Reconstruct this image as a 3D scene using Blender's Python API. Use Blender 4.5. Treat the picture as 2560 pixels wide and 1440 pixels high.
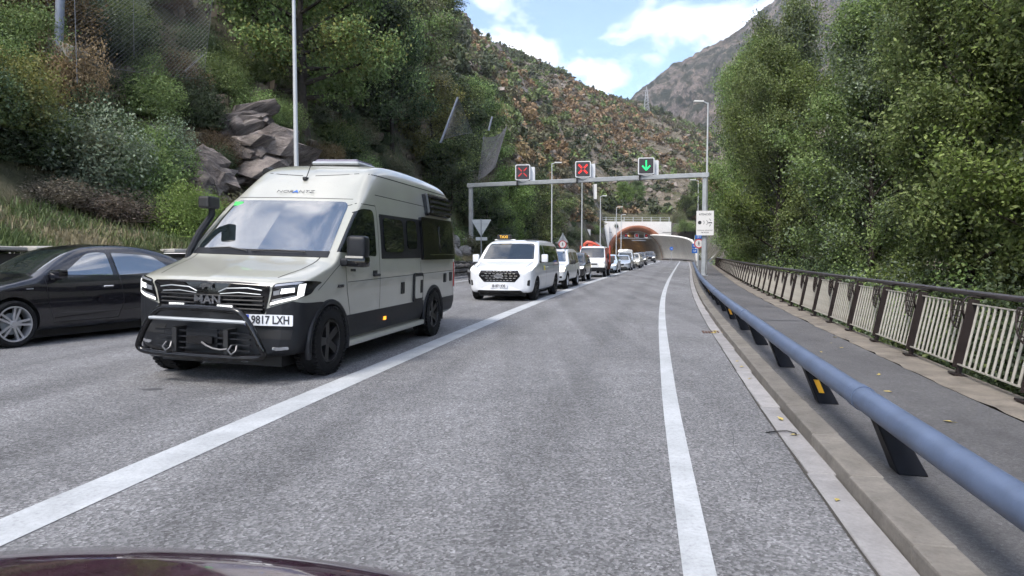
import bpy, bmesh, math, random
import numpy as np
from mathutils import Vector, Matrix, noise as mnoise
from math import radians, sin, cos, tan, atan, atan2, pi, sqrt

for o in list(bpy.data.objects):
    bpy.data.objects.remove(o)
SC = bpy.context.scene
COL = SC.collection
RNG = random.Random(11)
NPR = np.random.default_rng(5)

# ------------------------------------------------------------------ camera, sky, sun, exposure
CAM_H = 1.37
cam_d = bpy.data.cameras.new('camera')
cam_d.sensor_width = 36.0
cam_d.lens = 1700 / 2560 * 36.0
cam_d.clip_start = 0.05
cam_d.clip_end = 6000
cam = bpy.data.objects.new('camera', cam_d)
COL.objects.link(cam)
cam.location = (0, 0, CAM_H)
cam.rotation_euler = (radians(90) - atan(86 / 1700), 0, 0)
SC.camera = cam

SUN_EL, SUN_AZ = radians(52), radians(218)          # azimuth clockwise from +Y
world = bpy.data.worlds.new('World')
SC.world = world
world.use_nodes = True
_n = world.node_tree.nodes; _l = world.node_tree.links
_n.clear()
_out = _n.new('ShaderNodeOutputWorld'); _bg = _n.new('ShaderNodeBackground')
_sky = _n.new('ShaderNodeTexSky'); _sky.sky_type = 'NISHITA'; _sky.sun_disc = False
_sky.sun_elevation = SUN_EL; _sky.sun_rotation = SUN_AZ; _sky.altitude = 900
_sky.air_density = 1.0; _sky.dust_density = 1.9; _sky.ozone_density = 1.2
_tc = _n.new('ShaderNodeTexCoord')
_sep = _n.new('ShaderNodeSeparateXYZ'); _l.new(_tc.outputs['Generated'], _sep.inputs[0])
_mz = _n.new('ShaderNodeMath'); _mz.operation = 'MAXIMUM'; _mz.inputs[1].default_value = 0.0
_l.new(_sep.outputs['Z'], _mz.inputs[0])
_az = _n.new('ShaderNodeMath'); _az.operation = 'ADD'; _az.inputs[1].default_value = 0.22
_l.new(_mz.outputs[0], _az.inputs[0])
_dv = _n.new('ShaderNodeVectorMath'); _dv.operation = 'DIVIDE'
_cmb = _n.new('ShaderNodeCombineXYZ')
for i in range(3): _l.new(_az.outputs[0], _cmb.inputs[i])
_l.new(_tc.outputs['Generated'], _dv.inputs[0]); _l.new(_cmb.outputs[0], _dv.inputs[1])
_map = _n.new('ShaderNodeMapping'); _map.inputs['Location'].default_value = (3.45, 0.1, 0)
_map.inputs['Scale'].default_value = (1.25, 0.9, 0.0)
_l.new(_dv.outputs[0], _map.inputs[0])
_ns = _n.new('ShaderNodeTexNoise'); _ns.inputs['Scale'].default_value = 3.4
_ns.inputs['Detail'].default_value = 9; _ns.inputs['Roughness'].default_value = 0.55
_ns.inputs['Distortion'].default_value = 0.35
_l.new(_map.outputs[0], _ns.inputs['Vector'])
_rp = _n.new('ShaderNodeValToRGB')
_rp.color_ramp.elements[0].position = 0.46; _rp.color_ramp.elements[1].position = 0.76
_l.new(_ns.outputs['Fac'], _rp.inputs[0])
_mx = _n.new('ShaderNodeMix'); _mx.data_type = 'RGBA'
_l.new(_rp.outputs['Color'], _mx.inputs['Factor'])
_skm = _n.new('ShaderNodeMix'); _skm.data_type = 'RGBA'; _skm.blend_type = 'MULTIPLY'
_skm.inputs['Factor'].default_value = 1.0; _skm.inputs['B'].default_value = (1.0, 1.0, 1.0, 1)
_l.new(_sky.outputs[0], _skm.inputs['A'])
_l.new(_skm.outputs['Result'], _mx.inputs['A'])
_mx.inputs['B'].default_value = (9.6, 9.3, 9.3, 1)
_l.new(_mx.outputs['Result'], _bg.inputs['Color'])
_bg.inputs['Strength'].default_value = 0.105
_l.new(_bg.outputs[0], _out.inputs[0])

sun_d = bpy.data.lights.new('sun', 'SUN')
sun_d.energy = 1.5; sun_d.angle = radians(16); sun_d.color = (1.0, 0.95, 0.88)
sun = bpy.data.objects.new('sun', sun_d); COL.objects.link(sun)
_sd = Vector((sin(SUN_AZ) * cos(SUN_EL), cos(SUN_AZ) * cos(SUN_EL), sin(SUN_EL)))
sun.rotation_euler = _sd.to_track_quat('Z', 'Y').to_euler()

SC.view_settings.view_transform = 'Standard'
SC.view_settings.look = 'None'
SC.view_settings.exposure = 1.64
SC.view_settings.gamma = 1.0
SC.view_settings.use_curve_mapping = False
SC.render.engine = 'CYCLES'
SC.cycles.use_denoising = True
SC.cycles.use_adaptive_sampling = True
SC.cycles.adaptive_threshold = 0.025
SC.cycles.adaptive_min_samples = 10
SC.cycles.max_bounces = 4
SC.cycles.diffuse_bounces = 2
SC.cycles.glossy_bounces = 2
SC.cycles.transmission_bounces = 4
SC.cycles.transparent_max_bounces = 8
SC.cycles.caustics_reflective = False
SC.cycles.caustics_refractive = False
SC.cycles.sample_clamp_indirect = 4.0

# ------------------------------------------------------------------ helpers: objects
def put(o, parent=None, label=None, cat=None, group=None, kind=None):
    COL.objects.link(o)
    if parent is not None: o.parent = parent
    if label: o['label'] = label
    if cat: o['category'] = cat
    if group: o['group'] = group
    if kind: o['kind'] = kind
    return o
def empty(name, loc=(0, 0, 0), rz=0.0, parent=None, **k):
    o = bpy.data.objects.new(name, None); o.empty_display_size = 0.2
    o.location = loc; o.rotation_euler = (0, 0, rz)
    return put(o, parent, **k)
def mobj(name, me, mat=None, parent=None, loc=None, **k):
    if mat is not None and len(me.materials) == 0:
        for m in (mat if isinstance(mat, (list, tuple)) else [mat]): me.materials.append(m)
    o = bpy.data.objects.new(name, me)
    if loc is not None: o.location = loc
    return put(o, parent, **k)
def inst(name, me, parent=None, loc=(0, 0, 0), rot=(0, 0, 0), sc=(1, 1, 1), **k):
    o = bpy.data.objects.new(name, me); o.location = loc; o.rotation_euler = rot
    o.scale = (sc, sc, sc) if isinstance(sc, (int, float)) else sc
    return put(o, parent, **k)
def setsmooth(me, ang=None):
    me.polygons.foreach_set('use_smooth', [True] * len(me.polygons))
    if ang is not None:
        me.set_sharp_from_angle(angle=radians(ang))
def mesh(name, vs, fs, mat=None, smooth=False, ang=None, mi=None):
    me = bpy.data.meshes.new(name)
    me.from_pydata([tuple(v) for v in vs], [], [tuple(f) for f in fs])
    if mat is not None:
        for m in (mat if isinstance(mat, (list, tuple)) else [mat]): me.materials.append(m)
    if mi is not None: me.polygons.foreach_set('material_index', mi)
    if smooth: setsmooth(me, ang)
    me.update()
    return me
def quads_np(name, V, mat, col=None, smooth=False):
    """V: (n,4,3) array of quads; col: (n,3) per quad colour"""
    n = len(V)
    me = bpy.data.meshes.new(name)
    me.vertices.add(n * 4); me.loops.add(n * 4); me.polygons.add(n)
    me.vertices.foreach_set('co', V.reshape(-1).astype(np.float32))
    me.loops.foreach_set('vertex_index', np.arange(n * 4, dtype=np.int32))
    me.polygons.foreach_set('loop_start', np.arange(n, dtype=np.int32) * 4)
    me.polygons.foreach_set('loop_total', np.full(n, 4, dtype=np.int32))
    if col is not None:
        a = me.attributes.new('col', 'FLOAT_COLOR', 'POINT')
        c = np.ones((n, 4, 4), dtype=np.float32); c[:, :, :3] = col[:, None, :]
        a.data.foreach_set('color', c.reshape(-1))
    me.update(calc_edges=True)
    if smooth: setsmooth(me)
    if mat is not None: me.materials.append(mat)
    return me

class MB:
    """collects simple solids into one mesh"""
    def __init__(self): self.v = []; self.f = []; self.m = []; self.cur = 0
    def add(self, vs, fs):
        b = len(self.v); self.v += [tuple(v) for v in vs]
        self.f += [tuple(i + b for i in f) for f in fs]; self.m += [self.cur] * len(fs); return self
    def box(self, c, s, rz=0.0, mat=None):
        hx, hy, hz = s[0] / 2, s[1] / 2, s[2] / 2
        vs = [Vector((x, y, z)) for x in (-hx, hx) for y in (-hy, hy) for z in (-hz, hz)]
        if mat is not None: vs = [mat @ v for v in vs]
        elif rz: 
            M = Matrix.Rotation(rz, 3, 'Z'); vs = [M @ v for v in vs]
        vs = [v + Vector(c) for v in vs]
        return self.add(vs, [(0, 1, 3, 2), (4, 6, 7, 5), (0, 4, 5, 1), (2, 3, 7, 6), (0, 2, 6, 4), (1, 5, 7, 3)])
    def tube(self, pts, r, n=8, caps=True, closed=False):
        pts = [Vector(p) for p in pts]; m = len(pts)
        rr = r if isinstance(r, (list, tuple)) else [r] * m
        rings = []; up = None
        for i, p in enumerate(pts):
            if closed: t = pts[(i + 1) % m] - pts[i - 1]
            else: t = pts[min(i + 1, m - 1)] - pts[max(i - 1, 0)]
            t.normalize()
            if up is None:
                up = Vector((0, 0, 1)) if abs(t.z) < 0.9 else Vector((1, 0, 0))
            a = t.cross(up)
            if a.length < 1e-5: a = t.orthogonal()
            a.normalize(); b = a.cross(t).normalized(); up = b
            rings.append([p + (a * cos(2 * pi * k / n) + b * sin(2 * pi * k / n)) * rr[i] for k in range(n)])
        vs = [v for g in rings for v in g]; fs = []
        for i in range(m if closed else m - 1):
            j = (i + 1) % m
            for k in range(n):
                fs.append((i * n + k, i * n + (k + 1) % n, j * n + (k + 1) % n, j * n + k))
        if caps and not closed:
            fs.append(tuple(range(n - 1, -1, -1))); fs.append(tuple((m - 1) * n + k for k in range(n)))
        return self.add(vs, fs)
    def prism(self, poly, axis, a, b):
        """polygon (2D) extruded along axis from a to b; axis 'x': (y,z) 'y': (x,z) 'z': (x,y)"""
        def P(p, t): return {'x': (t, p[0], p[1]), 'y': (p[0], t, p[1]), 'z': (p[0], p[1], t)}[axis]
        n = len(poly)
        vs = [P(p, a) for p in poly] + [P(p, b) for p in poly]
        fs = [tuple(range(n - 1, -1, -1)), tuple(range(n, 2 * n))] + [(i, (i + 1) % n, n + (i + 1) % n, n + i) for i in range(n)]
        return self.add(vs, fs)
    def lathe(self, prof, n=24, axis='z', c=(0, 0, 0), closed=True):
        """prof: list of (r, h)"""
        vs = []; fs = []; m = len(prof); c = Vector(c)
        for k in range(n):
            a = 2 * pi * k / n
            for r, h in prof:
                p = (r * cos(a), r * sin(a), h)
                if axis == 'x': p = (p[2], p[0], p[1])
                elif axis == 'y': p = (p[0], p[2], p[1])
                vs.append(Vector(p) + c)
        for k in range(n):
            j = (k + 1) % n
            for i in range(m if closed else m - 1):
                i2 = (i + 1) % m
                fs.append((k * m + i, k * m + i2, j * m + i2, j * m + i))
        return self.add(vs, fs)
    def disc(self, c, r, axis='y', t=0.01, n=24):
        prof = [(0.0005, -t / 2), (r, -t / 2), (r, t / 2), (0.0005, t / 2)]
        return self.lathe(prof, n, axis, c, closed=False)
    def me(self, name, mat=None, smooth=False, ang=None, fix=True):
        me = mesh(name, self.v, self.f, mat, False, None, self.m if any(self.m) else None)
        if fix:
            bm = bmesh.new(); bm.from_mesh(me); bmesh.ops.recalc_face_normals(bm, faces=bm.faces); bm.to_mesh(me); bm.free()
        if smooth: setsmooth(me, ang)
        return me
    def obj(self, name, mat=None, parent=None, smooth=False, ang=40, **k):
        return mobj(name, self.me(name, mat, smooth, ang), None, parent, **k)

def bevel(me, w, seg=2, ang=30):
    bm = bmesh.new(); bm.from_mesh(me)
    es = [e for e in bm.edges if len(e.link_faces) == 2 and e.calc_face_angle(0) > radians(ang)]
    bmesh.ops.bevel(bm, geom=es, offset=w, segments=seg, affect='EDGES', profile=0.6)
    bm.to_mesh(me); bm.free(); me.update(); return me

def text_mesh(txt, size, name='lettering', bold=0.0, depth=0.002, align='CENTER', sx=1.0):
    cu = bpy.data.curves.new('txt', 'FONT'); cu.body = txt; cu.size = size
    cu.align_x = align; cu.align_y = 'CENTER'; cu.extrude = depth; cu.offset = bold; cu.resolution_u = 3
    cu.space_character = 1.0
    o = bpy.data.objects.new('txt', cu); COL.objects.link(o)
    bpy.context.view_layer.update()
    me = bpy.data.meshes.new_from_object(o.evaluated_get(bpy.context.evaluated_depsgraph_get()))
    me.name = name
    bpy.data.objects.remove(o); bpy.data.curves.remove(cu)
    # stand the text up: faces -Y
    me.transform(Matrix.Rotation(radians(90), 4, 'X') @ Matrix.Diagonal((sx, 1, 1, 1)))
    return me

# ------------------------------------------------------------------ helpers: materials
def lin(r, g, b):
    f = lambda c: (c / 255 / 12.92) if c / 255 <= 0.04045 else ((c / 255 + 0.055) / 1.055) ** 2.4
    return (f(r), f(g), f(b), 1)
def mat_new(name):
    m = bpy.data.materials.new(name); m.use_nodes = True
    nt = m.node_tree; b = nt.nodes['Principled BSDF']
    return m, nt, b
def node(nt, t, **k):
    n = nt.nodes.new(t)
    for a, v in k.items(): setattr(n, a, v)
    return n
def simple(name, col, rough=0.5, metal=0.0, coat=0.0, spec=0.5, emit=0.0, noise=0.0, nscale=6.0, bump=0.0, bscale=60.0, ior=None, ecol=None):
    m, nt, b = mat_new(name)
    c = tuple(col[:3]) + (1,)
    b.inputs['Base Color'].default_value = c
    b.inputs['Roughness'].default_value = rough
    b.inputs['Metallic'].default_value = metal
    b.inputs['Specular IOR Level'].default_value = spec
    if coat: b.inputs['Coat Weight'].default_value = coat; b.inputs['Coat Roughness'].default_value = 0.03
    if ior: b.inputs['IOR'].default_value = ior
    if emit:
        b.inputs['Emission Color'].default_value = tuple((ecol or col)[:3]) + (1,); b.inputs['Emission Strength'].default_value = emit
    if noise or bump:
        tc = node(nt, 'ShaderNodeTexCoord')
        n1 = node(nt, 'ShaderNodeTexNoise'); n1.inputs['Scale'].default_value = nscale; n1.inputs['Detail'].default_value = 8
        n1.inputs['Roughness'].default_value = 0.65
        nt.links.new(tc.outputs['Object'], n1.inputs['Vector'])
        if noise:
            rp = node(nt, 'ShaderNodeValToRGB')
            rp.color_ramp.elements[0].position = 0.3; rp.color_ramp.elements[1].position = 0.72
            rp.color_ramp.elements[0].color = tuple(x * (1 - noise) for x in c[:3]) + (1,)
            rp.color_ramp.elements[1].color = tuple(min(1, x * (1 + noise)) for x in c[:3]) + (1,)
            nt.links.new(n1.outputs['Fac'], rp.inputs[0]); nt.links.new(rp.outputs[0], b.inputs['Base Color'])
        if bump:
            n2 = node(nt, 'ShaderNodeTexNoise'); n2.inputs['Scale'].default_value = bscale; n2.inputs['Detail'].default_value = 5
            nt.links.new(tc.outputs['Object'], n2.inputs['Vector'])
            bp = node(nt, 'ShaderNodeBump'); bp.inputs['Strength'].default_value = bump; bp.inputs['Distance'].default_value = 0.01
            nt.links.new(n2.outputs['Fac'], bp.inputs['Height']); nt.links.new(bp.outputs[0], b.inputs['Normal'])
    return m
def ramp(nt, fac, stops):
    rp = node(nt, 'ShaderNodeValToRGB'); e = rp.color_ramp.elements
    while len(e) < len(stops): e.new(0.5)
    for i, (p, c) in enumerate(stops):
        e[i].position = p; e[i].color = tuple(c[:3]) + (1,)
    nt.links.new(fac, rp.inputs[0]); return rp.outputs[0]
def noise_tex(nt, vec, scale, detail=6, rough=0.6, dist=0.0):
    n = node(nt, 'ShaderNodeTexNoise'); n.inputs['Scale'].default_value = scale; n.inputs['Detail'].default_value = detail
    n.inputs['Roughness'].default_value = rough; n.inputs['Distortion'].default_value = dist
    if vec is not None: nt.links.new(vec, n.inputs['Vector'])
    return n.outputs['Fac']
def mixc(nt, fac, a, b, mode='MIX'):
    n = node(nt, 'ShaderNodeMix', data_type='RGBA', blend_type=mode)
    for s, v in (('Factor', fac), ('A', a), ('B', b)):
        if isinstance(v, (int, float)): n.inputs[s].default_value = v
        elif isinstance(v, (tuple, list)): n.inputs[s].default_value = tuple(v[:3]) + (1,)
        else: nt.links.new(v, n.inputs[s])
    return n.outputs['Result']
def bump_to(nt, b, h, strength, dist):
    bp = node(nt, 'ShaderNodeBump'); bp.inputs['Strength'].default_value = strength; bp.inputs['Distance'].default_value = dist
    nt.links.new(h, bp.inputs['Height']); nt.links.new(bp.outputs[0], b.inputs['Normal'])

M = {}
def leaf_mat(name, tint=(1, 1, 1), trans=0.3, rough=0.55, var=0.25):
    m, nt, b = mat_new(name)
    at = node(nt, 'ShaderNodeAttribute', attribute_name='col')
    oi = node(nt, 'ShaderNodeObjectInfo')
    hs = node(nt, 'ShaderNodeHueSaturation')
    mr = node(nt, 'ShaderNodeMapRange'); mr.inputs['To Min'].default_value = 1 - var; mr.inputs['To Max'].default_value = 1 + var
    nt.links.new(oi.outputs['Random'], mr.inputs['Value']); nt.links.new(mr.outputs[0], hs.inputs['Value'])
    mr2 = node(nt, 'ShaderNodeMath', operation='MULTIPLY_ADD'); mr2.inputs[1].default_value = 0.03; mr2.inputs[2].default_value = 0.485
    nt.links.new(oi.outputs['Random'], mr2.inputs[0]); nt.links.new(mr2.outputs[0], hs.inputs['Hue'])
    nt.links.new(mixc(nt, 1.0, at.outputs['Color'], tint, 'MULTIPLY'), hs.inputs['Color'])
    nt.links.new(hs.outputs[0], b.inputs['Base Color'])
    b.inputs['Roughness'].default_value = rough; b.inputs['Specular IOR Level'].default_value = 0.35
    tr = node(nt, 'ShaderNodeBsdfTranslucent'); nt.links.new(hs.outputs[0], tr.inputs['Color'])
    mx = node(nt, 'ShaderNodeMixShader'); mx.inputs[0].default_value = trans
    nt.links.new(b.outputs[0], mx.inputs[1]); nt.links.new(tr.outputs[0], mx.inputs[2])
    nt.links.new(mx.outputs[0], nt.nodes['Material Output'].inputs['Surface'])
    return m

# ------------------------------------------------------------------ the road's own line: right edge marking, heading away from the viewer
ROAD = np.array([(-2.6, -18), (-1.15, -8), (-0.2, -2.5), (0.8, 2.83), (1.21, 4.94), (1.48, 6.31), (1.98, 8.71), (3.10, 14.0), (4.90, 21.96),
                 (8.15, 35.31), (15.6, 64.8), (22.0, 90.0), (26.6, 108), (30.0, 122), (31.9, 134), (32.3, 143), (31.9, 152), (30.6, 165), (28.2, 182), (24.6, 202), (20, 222)])
def _catmull(P, per=14):
    out = []
    for i in range(len(P) - 1):
        p0 = P[max(i - 1, 0)]; p1 = P[i]; p2 = P[i + 1]; p3 = P[min(i + 2, len(P) - 1)]
        d = [max(np.linalg.norm(a - b) ** 0.5, 1e-3) for a, b in ((p1, p0), (p2, p1), (p3, p2))]
        t0 = 0; t1 = t0 + d[0]; t2 = t1 + d[1]; t3 = t2 + d[2]
        for k in range(per):
            t = t1 + (t2 - t1) * k / per
            if i == 0 or i == len(P) - 2:
                q = k / per; out.append(p1 * (1 - q) + p2 * q); continue
            A1 = (t1 - t) / (t1 - t0) * p0 + (t - t0) / (t1 - t0) * p1
            A2 = (t2 - t) / (t2 - t1) * p1 + (t - t1) / (t2 - t1) * p2
            A3 = (t3 - t) / (t3 - t2) * p2 + (t - t2) / (t3 - t2) * p3
            B1 = (t2 - t) / (t2 - t0) * A1 + (t - t0) / (t2 - t0) * A2
            B2 = (t3 - t) / (t3 - t1) * A2 + (t - t1) / (t3 - t1) * A3
            out.append((t2 - t) / (t2 - t1) * B1 + (t - t1) / (t2 - t1) * B2)
    out.append(P[-1]); return np.array(out)
_rc = _catmull(ROAD)
for _ in range(12):
    _rc[1:-1] = 0.25 * _rc[:-2] + 0.5 * _rc[1:-1] + 0.25 * _rc[2:]
_rs = np.concatenate([[0], np.cumsum(np.linalg.norm(np.diff(_rc, axis=0), axis=1))])
_s0 = float(np.interp(0.0, _rc[:, 1], _rs))
_rs = _rs - _s0                                     # s = 0 beside the viewer
_tg = np.gradient(_rc, axis=0); _tg /= np.linalg.norm(_tg, axis=1)[:, None]
S_END = float(_rs[-1]); S_START = float(_rs[0])
def road(s, off=0.0):
    """point on the road at arc length s, offset to the right of the edge line"""
    x = np.interp(s, _rs, _rc[:, 0]); y = np.interp(s, _rs, _rc[:, 1])
    tx = np.interp(s, _rs, _tg[:, 0]); ty = np.interp(s, _rs, _tg[:, 1])
    return (float(x + off * ty), float(y - off * tx))
def heading(s):
    return float(atan2(np.interp(s, _rs, _tg[:, 0]), np.interp(s, _rs, _tg[:, 1])))
def s_at_y(y): return float(np.interp(y, _rc[:, 1], _rs))
def xr_at_y(y): return float(np.interp(y, _rc[:, 1], _rc[:, 0]))
def strip(ss, cols):
    """cols: list of functions (or constants) s -> (offset, z); returns verts, faces"""
    vs = []; fs = []; n = len(cols)
    for s in ss:
        for c in cols:
            o, z = c(s) if callable(c) else c
            x, y = road(s, o); vs.append((x, y, z))
    for i in range(len(ss) - 1):
        for j in range(n - 1):
            a = i * n + j; fs.append((a, a + 1, a + n + 1, a + n))
    return vs, fs
def srange(a, b, st): return list(np.arange(a, b + 1e-6, st))
def GUT(s): return float(np.interp(s, [0, 3, 14, 36, 60, 110, 150], [0.75, 0.75, 0.85, 1.05, 1.25, 1.4, 1.0]))
OFF_L = -11.35
def OFFL(s): return float(np.interp(s, [0, 90, 150, 230], [OFF_L, OFF_L, -10.6, -10.4]))
def FENCE(s): return float(np.interp(s, [0, 7, 16, 29, 58, 80, 95], [2.97, 2.97, 3.05, 3.2, 3.7, 4.1, 5.0]))
# ------------------------------------------------------------------ surface materials
def asphalt_mat(name, base, contrast, scale, warm=0.0, patch=0.25, bump=0.5, tracks=False):
    m, nt, b = mat_new(name)
    tc = node(nt, 'ShaderNodeTexCoord'); P = tc.outputs['Object']
    vo = node(nt, 'ShaderNodeTexVoronoi'); vo.inputs['Scale'].default_value = scale
    nt.links.new(P, vo.inputs['Vector'])
    spk = ramp(nt, vo.outputs['Color'], [(0.0, (1 - contrast,) * 3), (0.55, (1.0,) * 3), (0.85, (1 + contrast * 0.9,) * 3), (1.0, (1 + contrast * 1.9,) * 3)])
    fine = noise_tex(nt, P, scale * 2.6, 3, 0.7)
    f2 = ramp(nt, fine, [(0.3, (0.66,) * 3), (0.7, (1.34,) * 3)])
    big = noise_tex(nt, P, 0.35, 6, 0.6, 0.4)
    f3 = ramp(nt, big, [(0.3, (1 - patch,) * 3), (0.7, (1 + patch * 0.6,) * 3)])
    mid = noise_tex(nt, P, 4.0, 5, 0.6)
    f4 = ramp(nt, mid, [(0.35, (0.9,) * 3), (0.65, (1.08,) * 3)])
    # stretched along the driving direction: worn wheel paths
    mp = node(nt, 'ShaderNodeMapping'); mp.inputs['Rotation'].default_value = (0, 0, radians(13)); mp.inputs['Scale'].default_value = (1.1, 0.03, 1)
    nt.links.new(P, mp.inputs[0])
    f5 = ramp(nt, noise_tex(nt, mp.outputs[0], 1.0, 4, 0.55), [(0.33, (0.80,) * 3), (0.67, (1.12,) * 3)])
    c = mixc(nt, 1.0, base, spk, 'MULTIPLY')
    for f in (f2, f3, f4, f5): c = mixc(nt, 1.0, c, f, 'MULTIPLY')
    if tracks:      # polished, slightly darker wheel paths either side of each lane's middle
        at = node(nt, 'ShaderNodeAttribute', attribute_name='off'); best = None
        for lane in (-1.75, -5.3, -8.6):
            d1 = node(nt, 'ShaderNodeMath', operation='ADD'); d1.inputs[1].default_value = -lane; nt.links.new(at.outputs['Fac'], d1.inputs[0])
            d2 = node(nt, 'ShaderNodeMath', operation='ABSOLUTE'); nt.links.new(d1.outputs[0], d2.inputs[0])
            d3 = node(nt, 'ShaderNodeMath', operation='ADD'); d3.inputs[1].default_value = -0.82; nt.links.new(d2.outputs[0], d3.inputs[0])
            d4 = node(nt, 'ShaderNodeMath', operation='ABSOLUTE'); nt.links.new(d3.outputs[0], d4.inputs[0])
            if best is None: best = d4
            else:
                mn = node(nt, 'ShaderNodeMath', operation='MINIMUM'); nt.links.new(best.outputs[0], mn.inputs[0]); nt.links.new(d4.outputs[0], mn.inputs[1]); best = mn
        wob = node(nt, 'ShaderNodeMath', operation='MULTIPLY_ADD'); wob.inputs[1].default_value = 0.5; nt.links.new(noise_tex(nt, mp.outputs[0], 2.0, 5, 0.6), wob.inputs[0]); nt.links.new(best.outputs[0], wob.inputs[2])
        c = mixc(nt, 1.0, c, ramp(nt, wob.outputs[0], [(0.22, (0.84,) * 3), (0.60, (1.05,) * 3)]), 'MULTIPLY')
    nt.links.new(c, b.inputs['Base Color'])
    b.inputs['Roughness'].default_value = 0.8; b.inputs['Specular IOR Level'].default_value = 0.35
    hgt = node(nt, 'ShaderNodeMath', operation='ADD')
    nt.links.new(vo.outputs['Distance'], hgt.inputs[0]); nt.links.new(fine, hgt.inputs[1])
    bump_to(nt, b, hgt.outputs[0], bump, 0.006)
    return m
M['asphalt'] = asphalt_mat('asphalt', (0.170, 0.169, 0.174), 0.58, 70, patch=0.22, tracks=True)
M['walk'] = asphalt_mat('walk_asphalt', (0.108, 0.105, 0.107), 0.22, 60, patch=0.25, bump=0.35)
def concrete_mat(name, base, stain=0.35, scale=2.0, bump=0.3, speck=0.12):
    m, nt, b = mat_new(name)
    tc = node(nt, 'ShaderNodeTexCoord'); P = tc.outputs['Object']
    oi = node(nt, 'ShaderNodeObjectInfo')
    f1 = ramp(nt, noise_tex(nt, P, scale, 8, 0.65, 0.5), [(0.28, (1 - stain,) * 3), (0.68, (1 + stain * 0.35,) * 3)])
    f2 = ramp(nt, noise_tex(nt, P, 45, 4, 0.7), [(0.3, (1 - speck,) * 3), (0.7, (1 + speck,) * 3)])
    f3 = ramp(nt, oi.outputs['Random'], [(0.0, (0.86,) * 3), (1.0, (1.08,) * 3)])
    c = mixc(nt, 1.0, base, f1, 'MULTIPLY'); c = mixc(nt, 1.0, c, f2, 'MULTIPLY'); c = mixc(nt, 1.0, c, f3, 'MULTIPLY')
    nt.links.new(c, b.inputs['Base Color']); b.inputs['Roughness'].default_value = 0.85
    bump_to(nt, b, noise_tex(nt, P, 60, 5, 0.7), bump, 0.006)
    return m
M['kerb'] = concrete_mat('kerb_concrete', (0.205, 0.188, 0.168), 0.5, 2.2)
M['gutter'] = concrete_mat('gutter_concrete', (0.30, 0.29, 0.29), 0.3, 3.0)
M['concrete'] = concrete_mat('concrete', (0.36, 0.34, 0.31), 0.35, 0.8)
M['edging'] = concrete_mat('edging_concrete', (0.22, 0.19, 0.155), 0.6, 2.2)
def paint_mat(name):
    m, nt, b = mat_new(name)
    tc = node(nt, 'ShaderNodeTexCoord'); P = tc.outputs['Object']
    f1 = ramp(nt, noise_tex(nt, P, 38, 6, 0.75), [(0.30, (0.30, 0.30, 0.32)), (0.44, (0.42, 0.435, 0.45)), (0.7, (0.51, 0.53, 0.545))])
    f2 = ramp(nt, noise_tex(nt, P, 2.2, 6, 0.6, 0.6), [(0.3, (0.74,) * 3), (0.6, (1.0,) * 3)])
    nt.links.new(mixc(nt, 1.0, f1, f2, 'MULTIPLY'), b.inputs['Base Color'])
    b.inputs['Roughness'].default_value = 0.65
    bump_to(nt, b, noise_tex(nt, P, 120, 3, 0.7), 0.35, 0.004)
    return m
M['line'] = paint_mat('road_paint')
M['tar'] = simple('tar', (0.05, 0.05, 0.055), 0.6, noise=0.3, nscale=20)
M['seam'] = simple('dirt_joint', (0.045, 0.04, 0.035), 0.9)
M['soil'] = simple('soil', (0.075, 0.065, 0.045), 0.95, noise=0.5, nscale=1.2, bump=0.8, bscale=9)
M['bank'] = simple('bank_soil', (0.05, 0.048, 0.03), 0.95, noise=0.5, nscale=1.2, bump=0.8, bscale=6)

# ------------------------------------------------------------------ ground, road, markings
mobj('ground', mesh('ground', [(-950, -140, -7), (1350, -140, -7), (1350, 1340, -7), (-950, 1340, -7)], [(0, 1, 2, 3)]), M['soil'], kind='structure')
SS = srange(S_START + 0.5, 30, 1.0) + srange(32, S_END, 2.0)
v, f = strip(SS, [lambda s: (OFFL(s) - 0.1, 0.0), lambda s: (-6.0, 0.0), lambda s: (0, 0.0), lambda s: (GUT(s), 0.0)])
me_road = mesh('road', v, f, M['asphalt'])
_at = me_road.attributes.new('off', 'FLOAT', 'POINT'); _at.data.foreach_set('value', [w for s in SS for w in (OFFL(s) - 0.1, -6.0, 0.0, GUT(s))])
road_o = mobj('road', me_road, kind='structure')
def marking(name, s0, s1, off, w, parent=road_o, z=0.004, step=1.0, mat='line'):
    fo = off if callable(off) else (lambda s: off)
    v, f = strip(srange(s0, s1, step) + ([s1] if (s1 - s0) % step > 1e-3 else []), [lambda s: (fo(s) - w / 2, z), lambda s: (fo(s) + w / 2, z)])
    return mobj(name, mesh(name, v, f, M[mat]), parent=parent)
marking('edge_line', S_START + 1, S_END - 2, 0.0, 0.14)
CL = lambda s: float(np.interp(s, [0, 8, 30, 100, 150], [-3.32, -3.38, -3.6, -3.6, -3.45]))
marking('centre_line', S_START + 1, S_END - 2, CL, 0.30)
marking('edge_line', S_START + 1, S_END - 2, lambda s: float(np.interp(s, [0, 90, 150], [-9.95, -9.95, -9.6])), 0.14)
for i in range(12):
    s0 = 2.55 + i * 8.0 - 1.2
    marking('lane_dash', s0, s0 + 4.2, -7.12, 0.13)
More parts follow.
